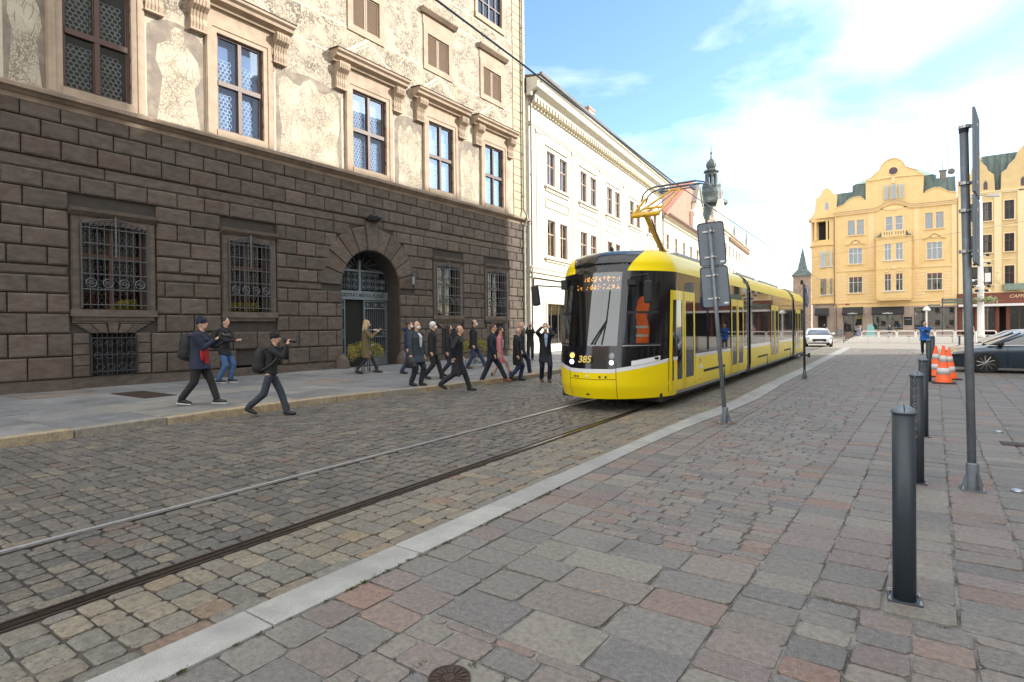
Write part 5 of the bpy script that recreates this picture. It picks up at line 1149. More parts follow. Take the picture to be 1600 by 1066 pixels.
# white label with lettering on the black cab side
b = MB(); patch(b, .42, .70, lambda s: w1(s)+.004, lambda s: w1(s)+.1, .012, 8, 2); lb = b.build('white_label', M_tw, TR, smooth=True)
pa, pb = Vector(surf(.44, 1.03, .018)), Vector(surf(.69, 1.07, .018)); dv = (pb-pa).normalized(); zv = Vector((0, 0, 1)); nv = dv.cross(zv)
Mx = Matrix((dv, zv, nv)).transposed().to_4x4(); Mx.translation = (pa+pb)/2-dv*.09+Vector((0, 0, -.012))
text_mesh('label_lettering', 'Smart Plzeň', .07, M_tb, Mx, lb, .003, bold=.002)
b = MB(); c_ = pb-dv*.12; b.M = Matrix.Translation(c_+nv*.004) @ Matrix((dv, zv, nv)).transposed().to_4x4(); b.box(-.09, .09, -.025, .025, 0, .006); b.build('label_logo', M_tb, lb)
# side details
for y0, y1 in ((3.6, 5.65), (10.3, 12.1), (16.0, 17.9)):
    b = MB(); b.box(HW-.01, HW+.006, y0, y1, .6, .66); b.box(HW-.01, HW+.006, y1, y1+.03, .27, .66); b.build('bogie_cover_slot', M_und, TR)
M_omk = mat('orange_marker', (.7, .2, .02), .4, var=0)
for y, z in ((3.2, .85), (6.1, .8), (9.9, .8), (15.3, .8), (3.3, .45)): b = MB(); b.lathe([(.02, HW), (.02, HW+.008)], (0, y, z), 8, 'x'); b.build('side_marker', M_omk, TR)
b = MB(); b.prism([(4.95, .92), (5.15, .92), (5.15, .8), (5.05, .72), (4.95, .8)], HW, HW+.006); b.box(HW, HW+.006, 4.97, 5.13, .94, 1.0)
b.build('city_arms', mat('arms_red', (.35, .06, .05), .5, var=.5, scale=30), TR)
text_mesh('side_lettering', '90', .12, M_tg, onwall(HW+.004, 3.3, .9), TR, .003)
b = MB(); b.box(HW, HW+.006, 3.25, 3.5, .7, .78); b.build('notice_sticker', M_tw, TR)
# underframe, wheels
b = MB(); b.box(-1.15, 1.15, 1.0, 8.2, .16, .34); b.box(-1.15, 1.15, 9.1, 18.4, .16, .34); b.box(-1.15, 1.15, 19.2, 23.6, .16, .34); b.build('underframe', M_und, TR)
for y in (3.9, 5.5, 10.7, 12.3, 16.2, 17.7, 21.9, 23.0):
    for x in (-.75, .75):
        b = MB(); b.lathe([(.3, -.06), (.31, -.05), (.31, .05), (.3, .06)], (x, y, .31), 20, 'x'); b.build('wheel', M_rust, TR)
# mirrors
for s, q in ((1, (1.02, .1)), (-1, (-1.62, -.28))):
    b = MB()
    if s > 0:
        a0 = surf(.36, 2.66, .01); hx = (1.2, .16); b.tube([a0, (a0[0]+.1, a0[1]-.1, 2.72), (hx[0], hx[1], 2.72), (hx[0], hx[1], 2.6)], .018, 6); b.box(a0[0]-.02, a0[0]+.14, a0[1]-.05, a0[1]+.12, 2.56, 2.68)
        m_ = b.build('mirror_arm', M_rub, TR); b = MB(); b.box(hx[0]-.08, hx[0]+.08, hx[1]-.06, hx[1]+.06, 2.16, 2.6); b.build('wing_mirror', M_rub, m_, bevel=.04)
    else:
        a0 = surf(-.5, 2.7, .01); hx = (-1.62, 0.55); b.box(a0[0]-.12, a0[0]+.02, a0[1]-.08, a0[1]+.05, 2.55, 2.76); b.tube([a0, (hx[0], hx[1], 2.84), (hx[0], hx[1], 2.6)], .016, 6); b.tube([(a0[0], a0[1], 2.6), (hx[0]+.05, hx[1], 2.66)], .016, 6)
        m_ = b.build('mirror_arm', M_rub, TR); b = MB(Matrix.Translation((hx[0]+.05, hx[1], 2.43)) @ Matrix.Rotation(radians(-8), 4, 'Y')); b.box(-.085, .085, -.06, .06, -.23, .23); b.build('wing_mirror', M_rub, m_, bevel=.04)
b = MB(); b.lathe([(.05, 0), (.05, .08), (.02, .12)], (-.05, 1.3, 3.36), 10); b.build('roof_antenna', M_rub, TR)
b = MB(); b.ell((HW+.05, 4.35, 2.62), (.05, .07, .07)); b.box(HW, HW+.05, 4.3, 4.4, 2.58, 2.66); b.build('side_camera', M_rub, TR)
for y0, y1 in ((3.2, 7.5), (9.6, 12.6), (13.6, 17.9), (20, 23)):
    b = MB(); b.box(-.8, .8, y0, y1, 3.36, 3.5); b.build('roof_equipment', M_tg, TR, bevel=.03)
# pantograph (single arm)
M_py = mat('pantograph_yellow', (.75, .42, .01), .4, var=.15, scale=12); M_ps = mat('pantograph_steel', (.12, .14, .18), .35, metal=.7, var=.1)
yb, ye, yh = 4.9, 3.25, 5.75; zb, ze, zh = 3.5, 4.5, 5.72
b = MB(); b.cyl((0, yb, zb), (0, ye, ze), .085, .06, 10); b.cyl((-.35, ye, ze), (.35, ye, ze), .06, n=10); b.cyl((-.35, ye, ze), (-.06, ye+.2, ze+.45), .03); b.build('pantograph_lower_arm', M_py, TR)
b = MB()
for s in (-1, 1): b.tube([(s*.33, ye, ze), (s*.12, yh-.1, zh-.12)], .032, 8)
b.tube([(-.25, ye+.55, ze+.27), (.25, ye+.55, ze+.27)], .03, 8); b.tube([(-.3, ye+.1, ze+.05), (.24, ye+.6, ze+.3)], .014); b.cyl((-.2, yh-.1, zh-.12), (.2, yh-.1, zh-.12), .03); b.build('pantograph_upper_arm', M_py, TR)
b = MB(); b.tube([(.04, yb-.3, zb+.05), (.1, ye+.15, ze-.1)], .018); b.tube([(0, ye-.12, ze-.05), (0, yh-.2, zh-.2)], .014); b.box(-.5, .5, yb-.6, yb+.9, 3.45, 3.55); b.build('pantograph_rod', M_ps, TR)
for dy in (-.18, .18):
    b = MB(); b.tube([(-1.0, yh+dy, zh-.35), (-.93, yh+dy, zh-.14), (-.8, yh+dy, zh-.03), (-.62, yh+dy, zh+.02), (.62, yh+dy, zh+.02), (.8, yh+dy, zh-.03), (.93, yh+dy, zh-.14), (1.0, yh+dy, zh-.35)], .022, 8); b.box(-.6, .6, yh+dy-.03, yh+dy+.03, zh+.02, zh+.05); b.build('collector_head', M_ps, TR)
b = MB()
b.cyl((-.5, yh, zh-.1), (.5, yh, zh-.1), .015)
for s in (-1, 1): b.box(s*.45-.04, s*.45+.04, yh-.2, yh+.2, zh-.14, zh-.04); b.cyl((s*.45, yh, zh-.1), (s*.1, yh-.1, zh-.12), .02)
b.build('head_springs', M_ps, TR)
# overhead wire
b = MB(); wp = [(-5.1, -12, 6.6), (-5.1, 8, 6.15), (-5.06, 16.0, 5.79), (-5.1, 30, 5.75), (-5.4, 60, 5.9), (-6.5, 95, 6.2)]; b.tube(wp, .016, 6)
tag(b.build('contact_wire', M_ps), 'thin black overhead wire running along the tram track', 'overhead wire')
b = MB(); b.tube([(-18.3, 46, 8.5), (-5.2, 44, 6.3), (9, 43, 7.8)], .008, 5); tag(b.build('span_wire', M_ps), 'thin cross wire holding the tram wire above the rear of the tram', 'wire')
# ================================================================== STREET FURNITURE
M_boll = mat('bollard_grey', (.03, .04, .052), .45, var=.08, scale=6, c2=(.045, .052, .062), c2s=2, c2r=(.55, .8), spec=.5)
M_galv = mat('galvanised_steel', (.19, .215, .24), .5, metal=.4, var=.18, scale=14, c2=(.14, .155, .175), c2s=3)
M_bolt = mat('zinc_bolt', (.6, .6, .6), .3, metal=.9, var=0)
M_signb = mat('sign_back_grey', (.15, .18, .215), .5, var=.08, scale=3, metal=.2)
M_steelc = mat('chain_steel', (.3, .3, .31), .35, metal=.8, var=.1)
def bollard(x, y, h, label, r=.062, face=.3):
    o = thing('bollard', label, 'bollard', (x, y, 0), .05, 'steel bollards along the edge of the parking bays')
    b = MB(); b.lathe([(r, .01), (r, h-.045)], (0, 0, 0), 32); b.build('post', M_boll, o, smooth=True)
    b = MB(); b.lathe([(r+.006, h-.045), (r+.006, h-.032), (r*.8, h-.012), (r*.45, h), (.004, h+.006)], (0, 0, 0), 32); c = b.build('domed_cap', M_signb, o, smooth=True)
    b = MB(); b.tube([(0, -r-.004, h-.034), (-.0, -r*.8, h-.012), (0, -r*.45, h), (0, 0, h+.005), (0, r*.45, h), (0, r*.8, h-.012), (0, r+.004, h-.034)], .0035, 5); b.build('cap_seam', M_rub, c)
    b = MB(); b.box(-.09, .09, -.075, .075, .0, .012); p = b.build('base_plate', M_boll, o, bevel=.004)
    for s in (-1, 1):
        for q in (-1, 1):
            if s*q > 0 or True:
                b = MB(); b.lathe([(.011, .012), (.011, .022), (.006, .024), (.006, .032), (.002, .034)], (s*.077, q*.062, 0), 8); b.build('anchor_bolt', M_bolt, p)
    return o
def chain(x, y, h, label, L_=.75, dy=-.075, dx=-.02, swing=0):
    b = MB(); n = int(L_/.042)
    for i in range(n):
        z = h-.06-i*.042; px = x+dx+swing*i/n*.1
        if i % 2: b.ring((px, y+dy, z), .016, .0055, n=8, axis='y', m=4)
        else: b.ring((px, y+dy, z), .016, .0055, n=8, axis='x', m=4)
    tag(b.build('chain', M_steelc), label, 'chain', 'chains hanging from the bollards')
bollard(.07, 4.22, 1.21, 'nearest dark grey steel bollard with a domed cap, large in the right foreground')
bollard(.24, 7.4, 1.2, 'second dark grey steel bollard, behind the nearest one, with a chain hanging down it')
bollard(.42, 10.5, 1.2, 'third dark grey steel bollard, left of the tall sign post')
bollard(.95, 20.4, 1.25, 'dark grey steel bollard left of the front traffic cone')
bollard(1.15, 22.6, 1.32, 'farthest dark steel bollard, just behind the one beside the cones')
chain(.24, 7.4, 1.2, 'steel chain hanging down the second bollard'); chain(.42, 10.5, 1.2, 'steel chain hanging down the third bollard')
def flange_base(o, r, m):
    b = MB(); b.box(-.1, .1, -.1, .1, 0, .015); p = b.build('base_plate', m, o)
    b = MB(); b.lathe([(r+.012, .015), (r+.012, .27), (r+.004, .28)], (0, 0, 0), 16)
    for a in range(4): c_, s_ = cos(a*pi/2+.4), sin(a*pi/2+.4); b.add([(c_*r, s_*r, .015), (c_*.11, s_*.11, .015), (c_*(r+.01), s_*(r+.01), .2)], [(0, 1, 2)]); b.add([(c_*r-s_*.006, s_*r+c_*.006, .015), (c_*.11-s_*.006, s_*.11+c_*.006, .015), (c_*(r+.01)-s_*.006, s_*(r+.01)+c_*.006, .2)], [(0, 1, 2)])
    b.build('base_sleeve', m, p)
    for s in (-1, 1):
        for q in (-1, 1): b = MB(); b.lathe([(.014, .015), (.014, .032), (.008, .034), (.008, .05)], (s*.08, q*.08, 0), 6); b.build('anchor_bolt', M_bolt, p)
# tall sign post on the right, its two signs seen edge-on
o = thing('sign_post', 'tall galvanised sign post on the right with two signs seen edge-on', 'sign post', (.70, 7.39, 0)); flange_base(o, .043, M_galv)
b = MB(); b.cyl((0, 0, .02), (-.06, 0, 3.68), .038, n=20); b.build('pole', M_galv, o, smooth=True)
b = MB(); b.cyl((-.06, 0, 3.68), (-.061, 0, 3.73), .042, n=16); b.build('pole_cap', M_rub, o)
ang = atan2(.70, 7.39)
for i, (z0, z1) in enumerate(((3.02, 3.86), (2.32, 3.0))):
    b = MB(Matrix.Translation((.035, 0, 0)) @ Matrix.Rotation(-ang-.07, 4, 'Z'))
    b.box(-.012, .012, -.25, .3, z0, z1); pl = b.build('sign_plate', M_signb, o, bevel=.008)
    for z in (z0+.12, z1-.14):
        b = MB(); b.cyl((-.055, 0, z), (-.055, 0, z+.03), .052, n=14); b.box(-.02, .05, -.015, .015, z, z+.03); b.cyl((-.02, -.055, z+.015), (.035, -.055, z+.015), .01, n=6); b.build('clamp', M_bolt, pl)
# leaning post with the backs of two grey signs
o = thing('sign_post', 'leaning galvanised sign post by the kerb with the backs of two grey signs', 'sign post', (-2.4, 10.2, 0)); flange_base(o, .038, M_galv)
TL = Vector((-.25, 0, 3.5)); b = MB(); b.cyl((0, 0, .02), TL, .036, n=16); b.build('pole', M_galv, o, smooth=True)
lean = math.atan2(.25, 3.5)
for z0, z1, w in ((2.06, 2.78, .46), (2.80, 3.57, .44)):
    T_ = Matrix.Rotation(-lean, 4, 'Y') @ Matrix.Translation((0, .055, 0)) @ Matrix.Rotation(radians(14), 4, 'Z')
    b = MB(T_); r = .05; pts = []
    for cx, cz, a0 in ((w/2-r-.0, z1-r, 0), (-w/2+r, z1-r, 90), (-w/2+r, z0+r, 180), (w/2-r, z0+r, 270)):
        for k in range(4): a = radians(a0+k*30); pts.append((cx+r*cos(a), cz+r*sin(a)))
    b.prismy(pts, 0, .006); pl = b.build('sign_plate', M_signb, o)
    b = MB(T_)
    for q, q2 in zip(pts, pts[1:]+pts[:1]): b.cyl((q[0], -.004, q[1]), (q2[0], -.004, q2[1]), .009, n=5)
    b.build('folded_rim', M_boll, pl)
    for z in (z0+.15, z1-.16):
        b = MB(T_); b.box(-.14, .06, -.02, 0, z-.012, z+.012); b.cyl((0, -.05, z-.016), (0, -.05, z+.016), .045, n=12); b.build('clamp', M_bolt, pl)
    b = MB(T_); b.box(w/2-.1, w/2-.03, -.002, 0, z0+.04, z0+.07); b.build('maker_sticker', M_tw, pl)
b = MB(); RN = random.Random(2)
for i in range(60): a = RN.uniform(0, 2*pi); r = RN.uniform(.1, .2); b.ell((-2.4+r*cos(a), 10.2+r*sin(a)*1.2, .01), (.012, .015, .01), nu=5, nv=3)
tag(b.build('loose_gravel', mat('loose_gravel', (.2, .16, .12), .9, var=.3)), 'loose earth and grit round the foot of the leaning sign post', 'gravel', kind='stuff')
# post with the round blue sign edge-on
o = thing('sign_post', 'slim grey post with a round blue sign seen edge-on at the end of the tram', 'sign post', (-2.24, 19.8, 0)); flange_base(o, .035, M_galv)
b = MB(); b.cyl((0, 0, 0), (0, 0, 3.0), .035, n=12); b.build('pole', M_boll, o, smooth=True)
b = MB(Matrix.Translation((.07, -.05, 2.58)) @ Matrix.Rotation(radians(-74), 4, 'Z')); b.lathe([(.33, 0), (.33, .012)], (0, 0, 0), 28, 'y'); s_ = b.build('round_sign', mat('sign_blue', (.015, .05, .38), .35, var=0), o)
b = MB(Matrix.Translation((.07, -.05, 2.58)) @ Matrix.Rotation(radians(-74), 4, 'Z')); b.ring((0, -.001, 0), .305, .012, n=28, axis='y'); b.prismy([(-.03, -.2), (.03, -.2), (.03, .03), (.1, .03), (0, .18), (-.1, .03), (-.03, .03)], -.006, -.001); b.build('sign_symbol', M_tw, s_)
b = MB(); b.box(-.12, .14, -.03, .03, .72, .78); b.box(.1, .16, -.04, .04, .68, .82); b.build('bracket', M_rub, o)
# cones
M_or = mat('cone_orange', (.95, .13, .02), .45, var=.06); M_wh = mat('cone_reflective', (.72, .7, .7), .4, var=.08)
def cone(x, y, h, label, rz=0):
    o = thing('traffic_cone', label, 'traffic cone', (x, y, 0), rz, 'traffic cones beside the bollards')
    b = MB(); b.box(-.27, .27, -.27, .27, 0, .035); b.build('base', M_rub, o, bevel=.01)
    R0, R1 = .2, .03; f = lambda t: R0+(R1-R0)*t; hh = h-.035; st = [0, .16, .33, .5, .64, .78, 1]
    b = MB(); b.lathe([(.22, .035), (f(.0), .05), (f(1), h), (.01, h)], (0, 0, 0), 24); b.build('body', M_or, o, smooth=True)
    for t0, t1 in ((.2, .38), (.55, .72)):
        b = MB(); b.lathe([(f(t0)+.003, .05+hh*t0*.985), (f(t1)+.003, .05+hh*t1*.985)], (0, 0, 0), 24); b.build('reflective_band', M_wh, o, smooth=True)
cone(1.27, 20.1, 1.08, 'nearest orange and white traffic cone beside the bollard'); cone(1.5, 21.6, .95, 'traffic cone behind and to the right of the nearest cone, by the dark car', .2); cone(1.22, 22.4, 1.0, 'traffic cone half hidden between the nearest cone and the bollards', .1)
# small dark post by the cars
b = MB(); b.cyl((0, 0, 0), (0, 0, 1.0), .045, n=10); b.ell((0, 0, 1.0), (.045, .045, .03), nu=10, nv=5); q = tag(b.build('short_post', M_boll, smooth=True), 'short dark post behind the traffic cones near the front of the silver car', 'post'); q.location = (3.0, 37, 0)
# low white barrier with railings and terrace
M_bar = mat('white_barrier', (.8, .78, .74), .7, var=.05)
for i in range(6):
    b = MB(); x0 = -3.1+i*1.5; b.prismy([(0, 0), (1.47, 0), (1.47, .5), (1.4, .56), (.07, .56), (0, .5)] if i else [(-.4, 0), (1.47, 0), (1.47, .5), (1.4, .56), (.5, .56), (.1, .4)], 0, .5)
    b2 = tag(b.build('barrier_block', M_bar), None, 'barrier', 'low white barrier blocks in front of the cafe terrace'); b2.location = (x0, 59.8+i*.02, 0)
    b2['label'] = ('leftmost', 'second', 'third', 'fourth', 'fifth', 'rightmost')[i]+' of the six low white barrier blocks in the sunny square'
for i in range(7):
    x0 = -2.3+i*1.45; y0 = 64.5; b = MB(); b.tube([(0, 0, 0), (0, 0, .9), (.12, 0, 1.0), (1.24, 0, 1.0), (1.36, 0, .9), (1.36, 0, 0)], .045, 6); b.tube([(0, 0, .6), (1.36, 0, .6)], .03, 6)
    q = tag(b.build('railing_panel', M_bar), ('leftmost', 'second', 'third', 'fourth', 'fifth', 'sixth', 'rightmost')[i]+' of the seven white tubular railing panels behind the low barrier', 'railing', 'white railing panels round the cafe terrace'); q.location = (x0, y0, 0)
# white mast with cameras and flower basket
M_mast = mat('white_mast', (.74, .73, .7), .5, var=.06)
o = thing('lamp_mast', 'tall white lamp mast with cameras and a flower basket before the ochre house', 'lamp mast', (8.55, 82.2, 0))
b = MB(); b.lathe([(.42, 0), (.42, .3), (.32, .5), (.3, 5), (.22, 9), (.16, 16)], (0, 0, 0), 16); b.build('mast', M_mast, o, smooth=True)
b = MB(); b.box(-1.6, 1.6, -.1, .1, 15.9, 16.0)
for s in (-1, 1): b.prismy([(s*1.65, 15.8), (s*.5, 15.95), (s*.5, 16.1), (s*1.55, 16.1)], -.3, .3)
b.build('lamp_head', mat('lamp_grey', (.5, .5, .48), .5, var=0), o)
for z, n_ in ((9.4, 5), (8.5, 3), (5.9, 4), (5.4, 5), (6.6, 2)):
    for k in range(n_):
        a = 2*pi*k/n_+z; cx, cy = .75*cos(a), .75*sin(a); b = MB(); b.tube([(0, 0, z), (cx, cy, z)], .04); b.ell((cx, cy, z-.08), (.2, .2, .16), nu=8, nv=5); b.build('camera_dome', M_mast if k % 2 else M_rub, o)
b = MB(); b.box(.35, .85, -.4, -.2, 6.3, 7.3); b.build('cabinet', M_mast, o)
b = MB(); RN = random.Random(8)
for i in range(900):
    a = RN.uniform(0, 2*pi); r = 1.05+RN.gauss(0, .25); z = 4.35+RN.gauss(0, .16)-abs(r-1.05)*.2; c_ = Vector((r*cos(a), r*sin(a), z)); d1 = Vector((RN.gauss(0, 1), RN.gauss(0, 1), RN.gauss(0, 1))).normalized()*.09; d2 = d1.orthogonal().normalized()*.06
    b.m = 1 if RN.random() < .2 else 0; b.add([c_-d1, c_+d2, c_+d1, c_-d2], [(0, 1, 2, 3)])
b.build('flower_basket', [mat('basket_leaves', (.16, .2, .06), .7, var=.3), mat('basket_blooms', (.4, .3, .25), .7, var=.3)], o)
b = MB(); b.ring((0, 0, 4.2), 1.0, .06, n=16, axis='z')
for k in range(4): b.cyl((0, 0, 4.2), (cos(k*pi/2), sin(k*pi/2), 4.2), .03)
b.build('basket_ring', M_rub, o)
# small globe street lamp and sign board before the cafe
o = thing('street_lamp', 'small white lamp post with a flat head in front of the yellow house', 'street lamp', (3.25, 74, 0))
b = MB(); b.cyl((0, 0, 0), (0, 0, 3.4), .07, n=8); b.build('post', M_mast, o); b = MB(); b.lathe([(.08, 3.0), (.34, 3.1), (.34, 3.2), (.2, 3.4), (.08, 3.5)], (0, 0, 0), 12); b.build('lamp_shade', M_mast, o)
o = thing('direction_sign', 'street direction sign with dark boards on a thin post above the cafe terrace', 'sign', (4.5, 72, 0))
b = MB(); b.cyl((0, 0, 0), (0, 0, 4.3), .05, n=8); b.build('post', M_boll, o); b = MB(); b.box(-.1, 1.6, -.03, .03, 4.0, 4.2); b.box(-.1, 1.6, -.03, .03, 3.7, 3.9); b.box(-1.2, -.2, -.03, .03, 3.5, 3.65); b.build('sign_board', mat('sign_green', (.12, .16, .14), .5, var=.1), o)
for i, (x, y, c, l) in enumerate(((-2.2, 89.5, (.5, .18, .06), 'orange litter bin by the stone base of the yellow house'), (-5.9, 90.3, (.2, .2, .2), 'grey litter bin by the doorway of the yellow house'))):
    b = MB(); b.lathe([(.3, 0), (.35, .1), (.38, 1.0), (.3, 1.05)], (0, 0, 0), 10); q = tag(b.build('litter_bin', mat('bin', c, .6)), l, 'litter bin'); q.location = (x, y, 0)
b = MB(); b.box(-.5, .5, -.3, .3, 0, .1); b.prismy([(-.5, .1), (.45, .1), (.35, 1.3), (.1, 1.7), (-.3, 1.6)], -.25, .25); q = tag(b.build('covered_parasol', mat('turquoise_cover', (.25, .5, .5), .7)), 'folded turquoise parasol at the left end of the cafe railings', 'parasol'); q.location = (-1.9, 80, 0)
# flower stands by the gateway
def flower_stand(x, y, label, seed):
    o = thing('flower_stand', label, 'flower stand', (x, y, .13), 0, 'flower stands either side of the gateway')
    b = MB()
    for k in range(4):
        a = k*pi/2+.5; c_, s_ = cos(a), sin(a); b.tube([(c_*.1, s_*.1, .62), (c_*.16, s_*.16, .3), (c_*.12, s_*.12, .12), (c_*.25, s_*.25, .04), (c_*.38, s_*.38, .02)], .014)
        for t in range(8): u = t*pi/4; b.cyl((c_*(.36+.08*cos(u)), s_*(.36+.08*cos(u)), .1+.08*sin(u)), (c_*(.36+.08*cos(u+pi/4)), s_*(.36+.08*cos(u+pi/4)), .1+.08*sin(u+pi/4)), .01, n=5)
    b.build('iron_stand', M_ironw, o)
    b = MB(); b.lathe([(.1, .58), (.3, .64), (.36, .8), (.34, .82)], (0, 0, 0), 14); b.build('planter_bowl', M_ironw, o, smooth=True)
    b = MB(); r_ = random.Random(seed)
    for i in range(2600):
        u = r_.uniform(0, 2*pi); w = r_.random()**.5; hgt = r_.random(); rr = .66*w; z = .72+.55*hgt*(1-w*.65)+.1*sin(u*5)*w-.25*(w**3)*(1-hgt)
        c_ = Vector((rr*cos(u), rr*sin(u), z)); d1 = Vector((r_.gauss(0, 1), r_.gauss(0, 1), r_.gauss(0, .8))).normalized(); q = r_.random(); s = .02 if q < .75 else .016
        b.m = 0 if q < .45 else (1 if q < .72 else 2); d2 = d1.orthogonal().normalized()*s*.6; d1 = d1*s*(1.5 if b.m < 2 else .9); b.add([c_-d1, c_+d2, c_+d1, c_-d2], [(0, 1, 2, 3)])
    b.build('flowers', [mat('leaf_green', (.07, .1, .02), .6, var=.3), mat('leaf_olive', (.22, .2, .03), .6, var=.3), mat('yellow_bloom', (.75, .5, .03), .6, var=.2)], o)
flower_stand(-15.75, 13.75, 'wrought iron stand full of yellow flowers behind the woman in the long beige coat', 3)
flower_stand(-15.3, 19.6, 'wrought iron stand of yellow flowers half hidden behind the walking group', 4)
b = MB(); b.cyl((-17.7, 26.4, .13), (-17.7, 26.4, 1.3), .09, n=10); tag(b.build('short_post', M_boll), 'short grey post beside the lit corner of the town hall', 'post')
# ------------------------------------------------------------------ cars
M_tyre = mat('tyre', (.015, .015, .015), .8, var=.1); M_rim = mat('dark_alloy', (.06, .06, .065), .3, metal=.8, var=.1); M_rimf = mat('alloy_face', (.35, .35, .36), .3, metal=.9, var=.1)
M_cgl = mat('car_glass', (.02, .025, .03), .03, var=0, coat=1, spec=1.0)
def car(name, label, loc, rz, paint, kind='liftback', fine=True):
    # local frame: x forward (nose at +L/2), y left, z up
    o = thing(name, label, 'car', loc, rz); L_, Wd = 4.75, 1.84
    hx = [-2.37, -2.3, -2.0, -1.4, -.6, .2, .9, 1.4, 1.9, 2.2, 2.34, 2.38]
    belt = [.72, .86, .95, .97, .95, .93, .93, .9, .82, .74, .64, .5]; hw = [.72, .8, .88, .91, .92, .92, .92, .91, .88, .8, .68, .55]; low = [.42, .3, .24, .22, .2, .2, .2, .22, .22, .22, .26, .34]
    b = MB(); n = 10; rings = []
    for x, bz, w, lz in zip(hx, belt, hw, low):
        r = []
        for t in range(n+1):
            u = t/n; z = lz+(bz-lz)*u; ww = w*(1-.07*(1-u)**2-.05*max(0, u-.75)*4*.6 - .04*max(0,u-.85)*6); r.append((ww, z))
        rings.append([(x, p[0], p[1]) for p in r]+[(x, p[0]*.55, p[1]+.03) for p in [r[-1]]]+[(x, -p[0]*.55, p[1]+.03) for p in [r[-1]]]+[(x, -p[0], p[1]) for p in reversed(r)])
    m = len(rings[0]); vs = [p for r in rings for p in r]; fs = []
    for i in range(len(rings)-1):
        for j in range(m-1): fs.append((i*m+j, i*m+j+1, (i+1)*m+j+1, (i+1)*m+j))
    fs += [tuple(range(m)), tuple(range((len(rings)-1)*m, len(rings)*m))]; b.add(vs, fs); bd = b.build('body', paint, o, smooth=True)
    sm = bd.modifiers.new('sub', 'SUBSURF'); sm.levels = sm.render_levels = 2
    # greenhouse
    gx = [(-2.05, .93, .70), (-1.35, 1.27, .62), (-.6, 1.42, .60), (.1, 1.43, .60), (.55, 1.33, .62), (1.35, .95, .76)]
    b = MB(); rr = []
    for x, z, w in gx:
        zb = .9; wb = .84 if abs(x) < 1.6 else .8
        rr.append([(x, wb, zb), (x, w+.06+(wb-w-.06)*.35*(1 if z > 1 else 0), zb+(z-zb)*.6), (x, w, z-.02), (x, w*.6, z+.02), (x, -w*.6, z+.02), (x, -w, z-.02), (x, -w-.06-(wb-w-.06)*.35*(1 if z > 1 else 0), zb+(z-zb)*.6), (x, -wb, zb)])
    vs = [p for r in rr for p in r]; m = 8; b.m = 0
    for i in range(len(rr)-1):
        for j in range(7):
            roof = j in (2, 3, 4) and 1 <= i <= 3; b.m = 1 if roof else 0
            if i == 3 and j == 3: b.m = 1
            b.add([vs[i*m+j], vs[i*m+j+1], vs[(i+1)*m+j+1], vs[(i+1)*m+j]], [(0, 1, 2, 3)])
    gh = b.build('greenhouse', [M_cgl, paint], o, smooth=True, fixn=True); sm = gh.modifiers.new('sub', 'SUBSURF'); sm.levels = sm.render_levels = 1
    for s in (-1, 1):
        for x0, z0, x1, z1 in ((1.3, .95, .5, 1.37), (-.25, .93, -.28, 1.42), (-1.95, .95, -1.3, 1.3)): b = MB(); b.cyl((x0, s*.83, z0), (x1, s*.64, z1), .035, n=6); b.build('window_pillar', paint, gh)
    b = MB()
    for s in (-1, 1): b.tube([(1.45, s*.85, .93), (.5, s*.875, .955), (-.8, s*.88, .97), (-1.9, s*.84, .97)], .012); b.tube([(1.3, s*.82, 1.0), (.52, s*.665, 1.39), (-.5, s*.64, 1.46), (-1.3, s*.66, 1.33), (-1.9, s*.8, 1.0)], .01)
    b.build('chrome_trim', M_bolt, gh)
    for s in (-1, 1):
        for x in (-1.42, 1.42):
            b = MB(); b.lathe([(.33, -.1), (.345, -.08), (.345, .08), (.33, .1), (.22, .1)], (x, s*.82, .345), 28, 'y'); w_ = b.build('wheel', M_tyre, o, smooth=False)
            b = MB(); yy = s*(.82+.085); b.lathe([(.265, -.01), (.265, .01)], (x, yy, .345), 24, 'y'); b.build('rim', M_rim, w_)
            b = MB()
            for k in range(10): a = 2*pi*k/10; b.cyl((x+.04*cos(a), yy+s*.02, .345+.04*sin(a)), (x+.25*cos(a+.25), yy+s*.012, .345+.25*sin(a+.25)), .02, .014, n=5)
            b.ell((x, yy+s*.015, .345), (.05, .02, .05)); b.build('spokes', M_rimf, w_)
            b = MB(); b.lathe([(.385, -.12), (.385, .04)], (x, s*.80, .36), 24, 'y'); 
            bb = b.build('wheel_arch', M_rub, o); bb.location.y = s*.045
        b = MB(); b.ell((1.05, s*1.0, 1.0), (.1, .12, .08)); b.box(1.0, 1.08, min(s*.8, s*.95), max(s*.8, s*.95), .93, .97); b.build('wing_mirror', paint if kind != 'liftback' else M_rub, o, smooth=True)
        b = MB(); b.prismy([(2.0, .66), (2.3, .62), (2.27, .72), (1.98, .79), (1.75, .82)], s*.62 if s > 0 else -.9, .9 if s > 0 else s*.62); hl = b.build('headlight', mat('headlight_glass', (.35, .37, .4), .1, var=.2, coat=1), o, bevel=.02)
        b = MB(); b.box(-2.39, -2.2, min(s*.5, s*.84), max(s*.5, s*.84), .72, .86); b.build('tail_light', mat('tail_red', (.4, .01, .01), .2, var=0), o, bevel=.02)
        b = MB()
        for x in (.85, -.28, -1.25): b.box(x-.004, x+.004, min(s*.9, s*.925), max(s*.9, s*.925), .3, .93)
        b.build('door_gap', M_rub, o)
        for x in (.0, -1.05): b = MB(); b.ell((x, s*.925, .78), (.09, .015, .018)); b.build('door_handle', M_bolt, o)
    b = MB(); b.box(2.28, 2.405, -.45, .45, .42, .62); b.box(2.2, 2.39, -.75, .75, .25, .34); b.build('grille', M_rub, o, bevel=.02)
    b = MB(); b.box(2.4, 2.415, -.26, .26, .36, .46); b.build('number_plate', M_tw, o)
